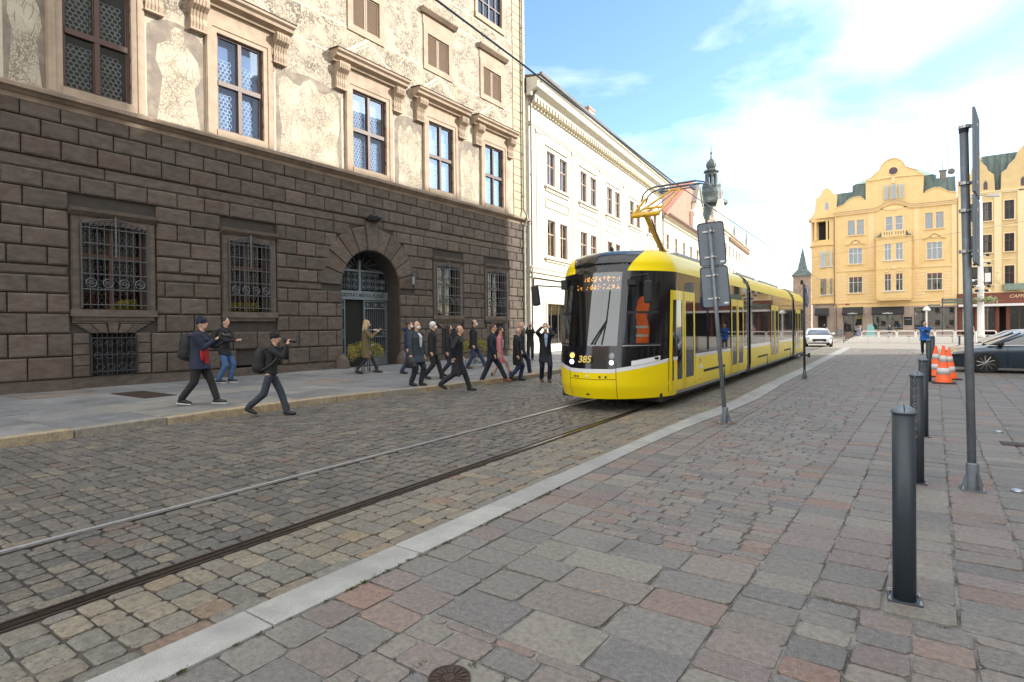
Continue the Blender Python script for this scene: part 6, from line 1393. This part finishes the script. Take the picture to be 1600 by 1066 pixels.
    b = MB(); b.box(2.36, 2.41, -.5, .5, .61, .635); b.build('grille_trim', M_bolt, o)
    return o
P_blue = mat('slate_blue_paint', (.025, .05, .08), .25, metal=.5, var=0, coat=1); P_sil = mat('silver_paint', (.5, .51, .52), .3, metal=.6, var=0, coat=1); P_wh = mat('white_paint', (.75, .76, .77), .3, var=0, coat=1); P_gold = mat('champagne_paint', (.32, .3, .27), .3, metal=.6, var=0, coat=1)
car('parked_car', 'dark slate blue car with black wheels, nearest of the parked cars', (4.12, 25.6, 0), pi, P_blue)
car('parked_car', 'silver car parked directly behind the dark blue one', (4.3, 28.6, 0), pi, P_sil, 's')
car('parked_car', 'champagne grey car farthest back in the row of parked cars', (4.9, 31.6, 0), pi, P_gold, 's')
car('moving_car', 'small white car driving towards the camera beyond the end of the tram', (-4.75, 50.2, 0), -pi/2+.15, P_wh, 's')
# ================================================================== PEOPLE
M_skin = mat('skin', (.52, .3, .21), .55, var=.06, scale=20)
_cm = {}
def cloth(c, rough=.85, name='cloth'):
    k = (tuple(c), rough, name)
    if k not in _cm: _cm[k] = mat(name, c, rough, var=.25, scale=7, bump=.014, bscale=13)
    return _cm[k]
class Blob:
    def __init__(s): s.b = MB()
    def cap(s, p0, r0, p1, r1, fl=1, R=None):      # tapered capsule; fl flattens along local x (front-back)
        p0 = Vector(p0); p1 = Vector(p1); n = 6; d = (p1-p0); L_ = d.length; d.normalize() if L_ > 1e-6 else None
        if L_ <= 1e-6: d = Vector((0, 0, 1))
        a = Vector((0, 1, 0)) - d*d.y
        a = a.normalized() if a.length > .2 else d.orthogonal().normalized(); bb = d.cross(a); vs = []; m = 12
        prof = [(r0*sin(k*pi/2/4), -r0*cos(k*pi/2/4)) for k in range(5)]+[(r1*cos(k*pi/2/4), L_+r1*sin(k*pi/2/4)) for k in range(5)]
        for r, h in prof:
            for i in range(m): t = 2*pi*i/m; vs.append(p0+d*h+a*(r*cos(t))+bb*(r*fl*sin(t)))
        s.b.add(vs, [(k*m+i, k*m+(i+1) % m, (k+1)*m+(i+1) % m, (k+1)*m+i) for k in range(len(prof)-1) for i in range(m)])
    def ell(s, c, r, R=None): s.b.ell(c, r, R, 16, 12)
    def loft(s, secs, m=16):                        # sections (cx, cy, z, rx, ry)
        vs = []
        for cx, cy, z, rx, ry in secs:
            for i in range(m): t = 2*pi*i/m; vs.append((cx+rx*cos(t), cy+ry*sin(t), z))
        k = len(secs); s.b.add(vs, [(j*m+i, j*m+(i+1) % m, (j+1)*m+(i+1) % m, (j+1)*m+i) for j in range(k-1) for i in range(m)]+[tuple(range(m-1, -1, -1)), tuple(range((k-1)*m, k*m))])
    def out(s, name, m, parent, vox, sc, smooth=2):
        o = s.b.build(name, m, None); rm = o.modifiers.new('r', 'REMESH'); rm.mode = 'VOXEL'; rm.voxel_size = vox; rm.use_smooth_shade = True
        if smooth: q = o.modifiers.new('s', 'SMOOTH'); q.iterations = smooth; q.factor = .5
        dg = bpy.context.evaluated_depsgraph_get(); dg.update(); me = bpy.data.meshes.new_from_object(o.evaluated_get(dg)); old = o.data; o.modifiers.clear(); o.data = me; bpy.data.meshes.remove(old)
        me.materials.clear(); me.materials.append(m); me.transform(Matrix.Scale(sc, 4)); o.parent = parent; me.name = name; return o
def ik(a, c, l1, l2, pole):
    a = Vector(a); c = Vector(c); d = c-a; L_ = min(d.length, (l1+l2)*.999); u = d.normalized(); c = a+u*L_
    x = (l1*l1-l2*l2+L_*L_)/(2*L_); h = sqrt(max(0, l1*l1-x*x)); pl = Vector(pole); pl = (pl-u*pl.dot(u)); pl = pl.normalized() if pl.length > 1e-4 else u.orthogonal(); return a+u*x+pl*h, c
def person(label, pos, H, heading, feet=((.22, .0), (-.22, .06)), hands=None, coat=None, trousers=(.02, .02, .025), shoes=(.012, .012, .012), hair=(.06, .04, .03), hairstyle='short', hat=None, mask=None, coat_len=.55, lean=0, build=1.0, bag=None, top=None, shirt=None, lapel=None, sleeve=None, pack=None, head_yaw=0, bald=False, skirt=None, sole=None, hood=None, held=None, heel=0):
    """local frame: faces +x, left is +y. feet: (x forward, heel lift) for left and right; hands: target points."""
    o = thing('person', label, 'person', pos, heading); sc = H/1.78
    hip = Vector((0, 0, .93)); ch = Vector((sin(lean)*.5, 0, .93+.5*cos(lean))); coat = tuple(c*.72 for c in coat) if coat else coat; coat_m = cloth(coat or (.02, .02, .025), .8, 'coat'); tr_m = cloth(trousers, .8, 'trousers')
    legs = []
    for k, s in ((0, 1), (1, -1)):
        fx, lift = feet[k]; hp = Vector((0, s*.095, .9)); an = Vector((fx, s*.1, .1+lift)); kn, an = ik(hp, an, .43, .42, (1, s*.1, .1)); legs.append((hp, kn, an, lift, s))
    hands = hands or ((.05, .30, .86), (.05, -.30, .86)); arms = []
    for k, s in ((0, 1), (1, -1)):
        sh = ch+Vector((0, s*.18*build, -.01)); t = Vector(hands[k]); el, wr = ik(sh, t, .29, .26, (-.35, s*(.3 if t.z > 1.25 else .55), -1)); arms.append((sh, el, wr, s))
    nk = ch+Vector((.02, 0, .07)); hd = ch+Vector((.045+lean*.1, 0, .235)); RY = Matrix.Rotation(head_yaw, 3, 'Z'); fw = RY @ Vector((1, 0, 0)); sd_ = RY @ Vector((0, 1, 0))
    # one continuous body
    B = Blob(); B.loft([(0, 0, .84, .085, .12), (0, 0, .95, .085, .125), (ch.x*.4, 0, 1.12, .095, .135), (ch.x*.8, 0, 1.32, .11, .165), (ch.x, 0, 1.44, .07, .14)])
    B.cap(nk-Vector((0, 0, .06)), .06, hd-Vector((0, 0, .08)), .053); B.ell(hd+Vector((0, 0, .01)), (.094, .076, .118), RY); B.ell(hd+fw*.035-Vector((0, 0, .055)), (.06, .055, .06), RY)
    B.cap(hd+fw*.09+Vector((0, 0, .012)), .012, hd+fw*.106-Vector((0, 0, .022)), .016); B.cap(hd+fw*.082+sd_*.028-Vector((0, 0, .062)), .01, hd+fw*.082-sd_*.028-Vector((0, 0, .062)), .01)
    for s in (-1, 1): B.ell(hd+sd_*(s*.077)-fw*.008-Vector((0, 0, .005)), (.02, .011, .03), RY); B.cap(hd+fw*.078+sd_*(s*.012)+Vector((0, 0, .03)), .011, hd+fw*.066+sd_*(s*.052)+Vector((0, 0, .028)), .01)
    for hp, kn, an, lift, s in legs: B.cap(hp, .08, kn, .052); B.cap(kn, .05, an, .036); B.cap(an-Vector((.0, 0, .03)), .03, an+Vector((.03, 0, -.05)), .024)
    for sh, el, wr, s in arms:
        B.cap(sh, .05, el, .037); B.cap(el, .036, wr, .026); d = (wr-el).normalized(); sdv = d.cross(Vector((0, 0, 1))); sdv = sdv.normalized() if sdv.length > .2 else Vector((0, 1, 0)); nv = sdv.cross(d)
        pm = wr+d*.05; B.cap(wr+d*.01, .028, wr+d*.07, .034, .55)
        for f in range(4):
            q = wr+d*.085+sdv*((f-1.5)*.019); ln = (.034, .04, .037, .03)[f]; m1 = q+d*ln; m2 = m1+(d*.6-nv*.8).normalized()*ln*.8; B.cap(q-d*.02, .0105, m1, .0098); B.cap(m1, .0098, m2, .009)
        th = wr+d*.03-sdv*(.03*s); B.cap(th, .013, th+(d*.7-sdv*s*.7).normalized()*.05-nv*.015, .0105)
    B.out('body', M_skin, o, .0095, sc, 1)
    # eyes
    for s in (-1, 1):
        b = MB(); c_ = (hd+fw*.079+sd_*(s*.031)+Vector((0, 0, .012)))*sc; b.ell(c_, (.009, .012, .007), nu=8, nv=5); b.build('eye', mat('eye_dark', (.03, .02, .02), .3, var=0) if 'eye_dark' not in bpy.data.materials else bpy.data.materials['eye_dark'], o, smooth=True)
    # trousers
    B = Blob()
    wl_ = .098*build if trousers and not skirt else .07
    B.loft([(0, 0, .8, .11*build, .165*build), (0, 0, .92, .12*build, .17*build), (0, 0, 1.07, .108*build, .15*build)])
    for hp, kn, an, lift, s in legs:
        u = .0 if skirt else .022; B.cap(hp+Vector((0, 0, -.03)), .1*build-(.02 if skirt else 0), kn, .058+u); B.cap(kn, .056+u, an+Vector((-.01, 0, .02)), .046+u)
    B.out('trousers' if not skirt else 'tights', tr_m, o, .014, sc)
    for hp, kn, an, lift, s in legs:
        B = Blob(); pitch_ = -min(.9, lift*3.2); Rf = Matrix.Rotation(-pitch_, 3, 'Y') ; f0 = an-Vector((0, 0, .0)); q = lambda x, z: f0+Rf @ Vector((x, 0, z))
        B.cap(q(-.045, -.045), .047, q(.06, -.05), .05, 1); B.cap(q(.06, -.055), .048, q(.16, -.068), .036, 1); B.cap(q(-.01, -.01), .052, q(0, .04 if not heel else .1), .05)
        B.out('shoe', cloth(shoes, .5, 'shoe'), o, .011, sc, 2)
        if sole:
            b = MB(); p = [q(-.09, -.098), q(.19, -.104), q(.19, -.085), q(-.09, -.08)]
            vs = [v+Vector((0, .045*k, 0)) for k in (-1, 1) for v in p]; vs = [v*sc for v in vs]; b.add(vs, [(0, 1, 2, 3), (7, 6, 5, 4), (0, 4, 5, 1), (1, 5, 6, 2), (2, 6, 7, 3), (3, 7, 4, 0)]); b.build('sole', cloth((.6, .6, .6), .6, 'sole'), o)
    # coat / jacket
    if coat:
        zb = max(.25, .96-coat_len); g = .03; fx = (legs[0][1].x+legs[1][1].x)*.25
        B = Blob(); B.loft([(fx*.6, 0, zb, (.15+.05*coat_len)*build, (.2+.04*coat_len)*build), (0, 0, (zb+1)/2, .15*build, .195*build), (ch.x*.3, 0, 1.03, .135*build, .18*build), (ch.x*.5, 0, 1.15, .135*build, .175*build), (ch.x*.9, 0, 1.34, .14*build, .205*build), (ch.x, 0, 1.43, .1, .175*build), (ch.x+.01, 0, 1.49, .07, .085)])
        for sh, el, wr, s in arms: B.cap(sh-Vector((0, s*.015, .0)), .078*min(1.12, build), el, .058); B.cap(el, .057, wr-(wr-el).normalized()*.015, .045)
        B.cap(nk-Vector((0, 0, .04)), .085, nk+Vector((-.01, 0, .0)), .072)
        if hood: B.ell(ch+Vector((-.11, 0, .09)), (.09, .12, .08))
        c_o = B.out('coat', coat_m, o, .0135, sc)
        if shirt or lapel:
            b = MB(); z0, z1 = (1.02 if lapel is None else .98)*1, 1.47; wd = .055
            pts = [(.147*build+ch.x*.6, -.02, 1.08), (.147*build+ch.x*.6, .02, 1.08), (.158*build+ch.x, .05, 1.36), (.10+ch.x, .045, 1.47), (.10+ch.x, -.045, 1.47), (.158*build+ch.x, -.05, 1.36)]
            pts = [Vector(p)*sc for p in pts]; b.add(pts+[p-Vector((.05, 0, 0)) for p in pts], [(0, 1, 2, 5), (5, 2, 3, 4), (0, 6, 7, 1), (1, 7, 8, 2), (5, 11, 6, 0)]); b.build('shirt_front', cloth(shirt or lapel, .8, 'shirt'), o)
    # hair, hat, mask
    if hairstyle != 'none' and not hat:
        B = Blob()
        if hairstyle == 'short': B.ell(hd-fw*.018+Vector((0, 0, .038)), (.094, .084, .1), RY); B.cap(hd-fw*.06+Vector((0, 0, .0)), .05, hd-fw*.055-Vector((0, 0, .05)), .038)
        if hairstyle == 'rim': B.ell(hd-fw*.03+Vector((0, 0, .012)), (.085, .085, .085), RY); B.cap(hd-fw*.06, .045, hd-fw*.055-Vector((0, 0, .055)), .036)
        if hairstyle in ('long', 'curly'):
            w = .13 if hairstyle == 'curly' else .1; B.ell(hd-fw*.03+Vector((0, 0, .035)), (.1, .095, .11), RY); B.cap(hd-fw*.06+Vector((0, 0, -.02)), w*.8, hd-fw*.09-Vector((0, 0, .22)), w*.75)
            for s in (-1, 1): B.cap(hd+sd_*(s*.07)+Vector((0, 0, .0))-fw*.02, .04, hd+sd_*(s*.1)-fw*.03-Vector((0, 0, .2)), .045)
        if hairstyle == 'white': B.ell(hd-fw*.02+Vector((0, 0, .05)), (.105, .1, .1), RY); B.cap(hd-fw*.06, .06, hd-fw*.06-Vector((0, 0, .06)), .045)
        B.out('hair', cloth(hair, .7, 'hair'), o, .011, sc)
    if hat:
        B = Blob(); B.ell(hd-fw*.012+Vector((0, 0, .05)), (.108, .096, .1), RY); B.cap(hd-fw*.07+Vector((0, 0, .07)), .06, hd-fw*.03+Vector((0, 0, .12)), .06); B.ell(hd-fw*.01+Vector((0, 0, .035)), (.112, .1, .035), RY); B.out('knitted_hat', cloth(hat, .95, 'hat'), o, .011, sc)
    if mask:
        B = Blob(); B.ell(hd+fw*.075-Vector((0, 0, .045)), (.045, .058, .052), RY); B.cap(hd+fw*.05+sd_*.05-Vector((0, 0, .04)), .012, hd+sd_*.08-Vector((0, 0, .015)), .006); B.cap(hd+fw*.05-sd_*.05-Vector((0, 0, .04)), .012, hd-sd_*.08-Vector((0, 0, .015)), .006); B.out('face_mask', cloth(mask, .8, 'mask'), o, .01, sc)
    def W(v): return v*sc
    o.update_tag(); MW = Matrix.Translation(pos) @ Matrix.Rotation(heading, 4, 'Z'); mid = (arms[0][2]+arms[1][2])/2
    return o, MW, sc, arms, ch, hd, fw
def world_obj(b, name, m, MW, label, cat, bevel=0, smooth=False, group=None):
    q = b.build(name, m, smooth=smooth, bevel=bevel); q.matrix_world = MW; tag(q, label, cat, group); return q
M_camb = mat('camera_black', (.015, .015, .016), .4, var=0)
def camera(P, at, label, d=Vector((1, 0, 0)), L_=.16):
    o, MW, sc, arms, ch, hd, fw = P; at = Vector(at)*sc; t = thing('camera', label, 'camera'); t.matrix_world = MW
    b = MB(Matrix.Translation(at)); b.box(-.03, .03, -.07, .07, -.045, .045); b.box(-.03, .02, -.03, .03, .045, .07); b.build('camera_body', M_camb, t, bevel=.008)
    b = MB(Matrix.Translation(at)); b.cyl((.03, 0, 0), (.03+L_*.7, 0, 0), .036, n=14); b.cyl((.03+L_*.7, 0, 0), (.03+L_, 0, 0), .044, n=14); b.build('lens', M_camb, t)
def backpack(P, label, col=(.015, .015, .017), s=1):
    o, MW, sc, arms, ch, hd, fw = P; t = thing('backpack', label, 'backpack'); t.matrix_world = MW
    B = Blob(); x = (ch.x*.6-.25); B.ell((x, 0, 1.2), (.13*s, .16*s, .26*s)); B.ell((x, 0, 1.08), (.14*s, .165*s, .17*s)); B.ell((x-.08, 0, 1.05), (.09*s, .13*s, .12*s)); B.out('bag_body', cloth(col, .8, 'pack_cloth'), t, .014, sc)
    for q in (-1, 1):
        b = MB(); pts = [(x+.08, q*.1, 1.42), (ch.x, q*.12, 1.5), (ch.x+.13, q*.13, 1.4), (ch.x*.6+.14, q*.15, 1.22), (ch.x*.3+.02, q*.2, 1.08), (x+.08, q*.14, 1.0)]; pts = [Vector(p)*sc for p in pts]; b.tube(pts, .018, 6); b.build('strap', cloth((.03, .03, .035), .8, 'strap'), t)
def briefcase(P, at, label, w=.36, h=.27, soft=True, col=(.012, .014, .018)):
    o, MW, sc, arms, ch, hd, fw = P; at = Vector(at)*sc; t = thing('bag', label, 'bag'); t.matrix_world = MW
    B = Blob(); B.ell(at-Vector((0, 0, h*.5)), (w*.52, .09, h*.5)); B.cap(at+Vector((-w*.38, 0, -h*.8)), .07, at+Vector((w*.38, 0, -h*.8)), .07); B.cap(at+Vector((-w*.3, 0, -h*.3)), .06, at+Vector((w*.3, 0, -h*.3)), .06); B.out('bag_body', cloth(col, .6, 'bag_leather'), t, .013, 1)
    b = MB(); b.tube([at+Vector((-.09, 0, -.06)), at+Vector((-.06, 0, .02)), at+Vector((.06, 0, .02)), at+Vector((.09, 0, -.06))], .01, 6); b.build('handle', M_camb, t)
def phone(P, at, label):
    o, MW, sc, arms, ch, hd, fw = P; at = Vector(at)*sc; b = MB(Matrix.Translation(at)); b.box(-.005, .005, -.037, .037, -.075, .075); world_obj(b, 'phone', M_camb, MW, label, 'phone', bevel=.003)
RTW = radians(2)            # heading of people looking to the right of the picture, along the street
Rt = radians(34)            # facing right in the picture
NV = (.012, .018, .04); BK = (.012, .012, .014)
# photographers on the left
p = person('stocky man in a dark blue hat and navy padded jacket photographing the tram', (-12.33, 6.15, .13), 1.86, Rt+.1, feet=((.3, .0), (-.3, .03)), hands=((.36, .07, 1.38), (.33, -.06, 1.33)), coat=(.018, .026, .06), trousers=(.014, .014, .015), hat=(.012, .016, .035), coat_len=.22, build=1.22, sole=True, lean=.03)
camera(p, (.44, .0, 1.42), 'black camera held up by the stocky man in the blue hat'); backpack(p, 'big black backpack on the back of the stocky man in the blue hat', s=1.1)
o_, MW_, sc_ = p[0], p[1], p[2]; b = MB(); b.add([Vector(v)*sc_ for v in ((.17, -.16, .86), (.2, -.02, .84), (.2, -.02, 1.25), (.165, -.16, 1.28), (.14, -.15, .86), (.14, -.02, .84))], [(0, 1, 2, 3)]); b.build('red_jersey', cloth((.35, .01, .015), .8, 'red_jersey'), o_)
b = MB(); b.ell(Vector((.12, -.1, 1.05))*sc_, (.06, .1, .2)); b.build('red_waistcoat', cloth((.3, .01, .015), .8, 'red_jersey'), o_, smooth=True)
p = person('bearded man in a black jacket and blue jeans standing against the rusticated wall', (-16.85, 9.15, .13), 1.98, Rt, feet=((.12, 0), (-.1, 0)), hands=((.34, .06, 1.18), (.33, -.07, 1.16)), coat=BK, trousers=(.05, .11, .24), hair=(.03, .025, .02), coat_len=.2, sole=True)
backpack(p, 'dark backpack on the bearded man by the wall', s=.9); phone(p, (.42, 0, 1.24), 'dark phone in the hands of the bearded man by the wall')
p = person('young woman in black hat and leather jacket stepping off the kerb with a camera', (-10.25, 6.5, 0), 1.66, Rt+.05, feet=((.3, 0), (-.42, .1)), hands=((.3, .08, 1.5), (.36, -.05, 1.52)), coat=(.014, .014, .017), trousers=(.03, .038, .055), shoes=BK, hat=BK, coat_len=.06, lean=.1, build=.86, heel=1)
camera(p, (.3, 0, 1.61), 'black camera with a long lens at the eye of the young woman', L_=.2); backpack(p, 'black backpack hanging on the young woman in the leather jacket', s=1.05)
p = person('blonde woman in a long olive coat walking past the gateway, hand raised', (-15.35, 13.4, .13), 1.9, Rt+.2, feet=((.36, 0), (-.26, .03)), hands=((.4, .08, 1.42), (.36, -.04, 1.38)), coat=(.17, .125, .06), trousers=(.012, .012, .013), hair=(.42, .3, .17), hairstyle='long', coat_len=.42, build=.95, skirt=True, heel=1, mask=(.35, .3, .26))
phone(p, (.47, .03, 1.5), 'dark phone held up by the blonde woman in the olive coat')
# the walking group, left to right
W_ = Rt-.05
person('masked man in a navy hooded jacket and jeans behind the man in grey', (-13.95, 14.1, .13), 1.83, W_, feet=((-.25, .0), (.2, .0)), coat=(.015, .03, .085), trousers=(.03, .045, .1), hair=(.04, .035, .03), mask=(.75, .75, .75), coat_len=.2, hood=True)
pq = person('heavy man in a slate grey suit carrying a black briefcase at the kerb', (-10.9, 11.3, .13), 1.78, Rt-.55, feet=((.1, 0), (-.08, 0)), hands=((.05, .3, .85), (.12, -.32, .84)), coat=(.04, .055, .075), trousers=(.02, .026, .035), hair=(.1, .07, .05), hairstyle='rim', mask=(.75, .75, .75), coat_len=.3, build=1.3, shirt=(.6, .6, .62))
briefcase(pq, (.13, -.35, .8), 'black soft briefcase hanging from the hand of the man in the slate grey suit')
person('white-haired man in a black suit walking behind the man with the briefcase', (-11.75, 12.9, .13), 1.78, W_, feet=((.28, 0), (-.2, .04)), coat=BK, trousers=BK, hair=(.6, .6, .6), hairstyle='white', mask=(.75, .75, .75), coat_len=.2)
person('woman with long curly black hair in a black coat and jeans', (-11.95, 13.9, .13), 1.68, W_-.1, feet=((.22, 0), (-.2, .05)), coat=(.012, .013, .015), trousers=(.02, .028, .055), hair=BK, hairstyle='curly', mask=(.03, .03, .03), coat_len=.34, build=.9)
person('man in a long dark overcoat striding across the cobbles in front of the group', (-9.7, 11.65, 0), 1.78, W_, feet=((.32, .0), (-.42, .12)), hands=((.1, .26, .95), (-.08, -.26, .95)), coat=(.013, .014, .02), trousers=(.012, .014, .022), hair=(.14, .11, .09), hairstyle='rim', coat_len=.5, build=1.08, lean=.04)
person('balding man in a black jacket and blue jeans stepping away behind the group', (-13.5, 17.2, .13), 1.9, W_, feet=((.4, .05), (-.2, .0)), coat=BK, trousers=(.025, .04, .09), shoes=(.08, .03, .015), hair=(.05, .04, .035), hairstyle='rim', mask=(.75, .75, .75), coat_len=.24, build=1.05)
person('man in a dark navy suit and brown shoes with long stride', (-10.15, 13.85, 0), 1.82, W_, feet=((.42, .02), (-.3, .0)), hands=((.12, .26, .93), (.1, -.28, .9)), coat=(.01, .013, .03), trousers=(.01, .012, .024), shoes=(.16, .05, .025), hair=(.05, .035, .025), coat_len=.24, build=1.05)
person('woman in a pink dress and black mask walking between the men in suits', (-10.75, 15.1, .0), 1.72, W_, feet=((.35, .04), (-.25, .0)), coat=(.65, .22, .24), trousers=(.4, .2, .16), hair=(.05, .03, .025), mask=(.02, .02, .02), coat_len=.4, build=.85, skirt=True, shirt=(.7, .7, .7), heel=1)
person('bald man in a black coat and blue jeans walking with his head bowed', (-9.95, 14.95, 0), 1.7, W_, feet=((.1, 0), (-.2, .04)), coat=BK, trousers=(.02, .035, .09), hair=(.3, .26, .23), hairstyle='rim', coat_len=.42, build=1.05)
person('tall bald masked man in a navy suit behind the man with bowed head', (-10.7, 16.3, .0), 1.9, W_, feet=((.3, .03), (-.2, .0)), coat=NV, trousers=NV, shoes=(.15, .05, .03), hairstyle='none', mask=(.75, .75, .75), coat_len=.25)
p = person('distant man in a black coat holding a phone up near the sunlit corner', (-14.4, 22.8, .13), 1.76, radians(-60), feet=((.08, 0), (-.08, 0)), hands=((.25, .12, 1.6), (.25, -.12, 1.6)), coat=BK, trousers=BK, hair=BK, mask=(.7, .7, .7), coat_len=.3, build=.95)
phone(p, (.34, 0, 1.66), 'phone held up by the distant man in the black coat')
person('man in a dark suit and pale tie adjusting his mask beside the tram', (-8.95, 15.05, 0), 1.84, radians(-50), feet=((.1, 0), (-.15, .0)), hands=((.13, .12, 1.63), (.12, -.13, 1.66)), coat=(.012, .014, .024), trousers=(.01, .014, .035), shoes=(.1, .03, .02), hair=(.13, .09, .07), mask=(.75, .75, .75), coat_len=.36, shirt=(.32, .42, .6))
b = MB(); RN = random.Random(4)
person('person in black mostly hidden behind the left front corner of the tram', (-8.45, 16.2, 0), 1.75, W_, feet=((.1, 0), (-.45, .1)), coat=BK, trousers=BK, hair=BK, coat_len=.3)
# square: man in blue, distant figures
p = person('man in a bright blue jacket holding a camera beside the bollards', (1.62, 38.6, 0), 1.8, radians(-92), feet=((.05, 0), (-.02, 0)), hands=((.2, -.02, 1.27), (.2, .08, 1.12)), coat=(.01, .16, .62), trousers=(.02, .018, .018), hair=(.2, .14, .1), hairstyle='rim', coat_len=.2, build=1.2)
camera(p, (.26, .04, 1.3), 'small black camera held by the man in the blue jacket', L_=.08)
person('distant pedestrian in blue jeans bending beside a pushchair in the sunny square', (-2.45, 60.5, 0), 1.6, radians(0), feet=((.2, 0), (-.15, 0)), hands=((.35, .1, .95), (.35, -.1, .95)), coat=(.25, .25, .33), trousers=(.1, .15, .28), hair=(.3, .15, .12), coat_len=.15, lean=.3)
o = thing('pushchair', 'small pushchair beside the distant pedestrian in the sunny square', 'pushchair', (-3.15, 60.3, 0))
b = MB(); b.prismy([(-.3, .35), (.25, .3), (.35, .75), (.1, 1.0), (-.25, .9)], -.2, .2); b.build('seat', cloth((.2, .14, .12), .9, 'pram_cloth'), o)
for x in (-.3, .3): [(lambda bb: (bb.ring((x, yy, .14), .12, .03, n=12, axis='y'), bb.build('wheel', M_rub, o)))(MB()) for yy in (-.2, .2)]
b = MB(); b.tube([(-.3, 0, .14), (.3, 0, .5), (.5, 0, 1.0)], .02); b.build('frame', M_rub, o)
for lab, x, y, H, hd_, c, t, h in (('distant person in pink at the far right of the cafe terrace', 7.3, 78, 1.65, 1.5, (.6, .35, .35), (.3, .3, .35), (.5, .3, .3)), ('distant pale-haired person in a dark top at the cafe railings', .0, 79, 1.5, -1.2, (.05, .05, .07), (.5, .5, .5), (.6, .5, .4)), ('distant person in black walking by the turret of the yellow house', -7.7, 90, 1.75, 0, (.02, .02, .02), (.3, .28, .26), (.03, .03, .03))):
    person(lab, (x, y, 0), H, hd_, coat=c, trousers=t, hair=h, coat_len=.2)
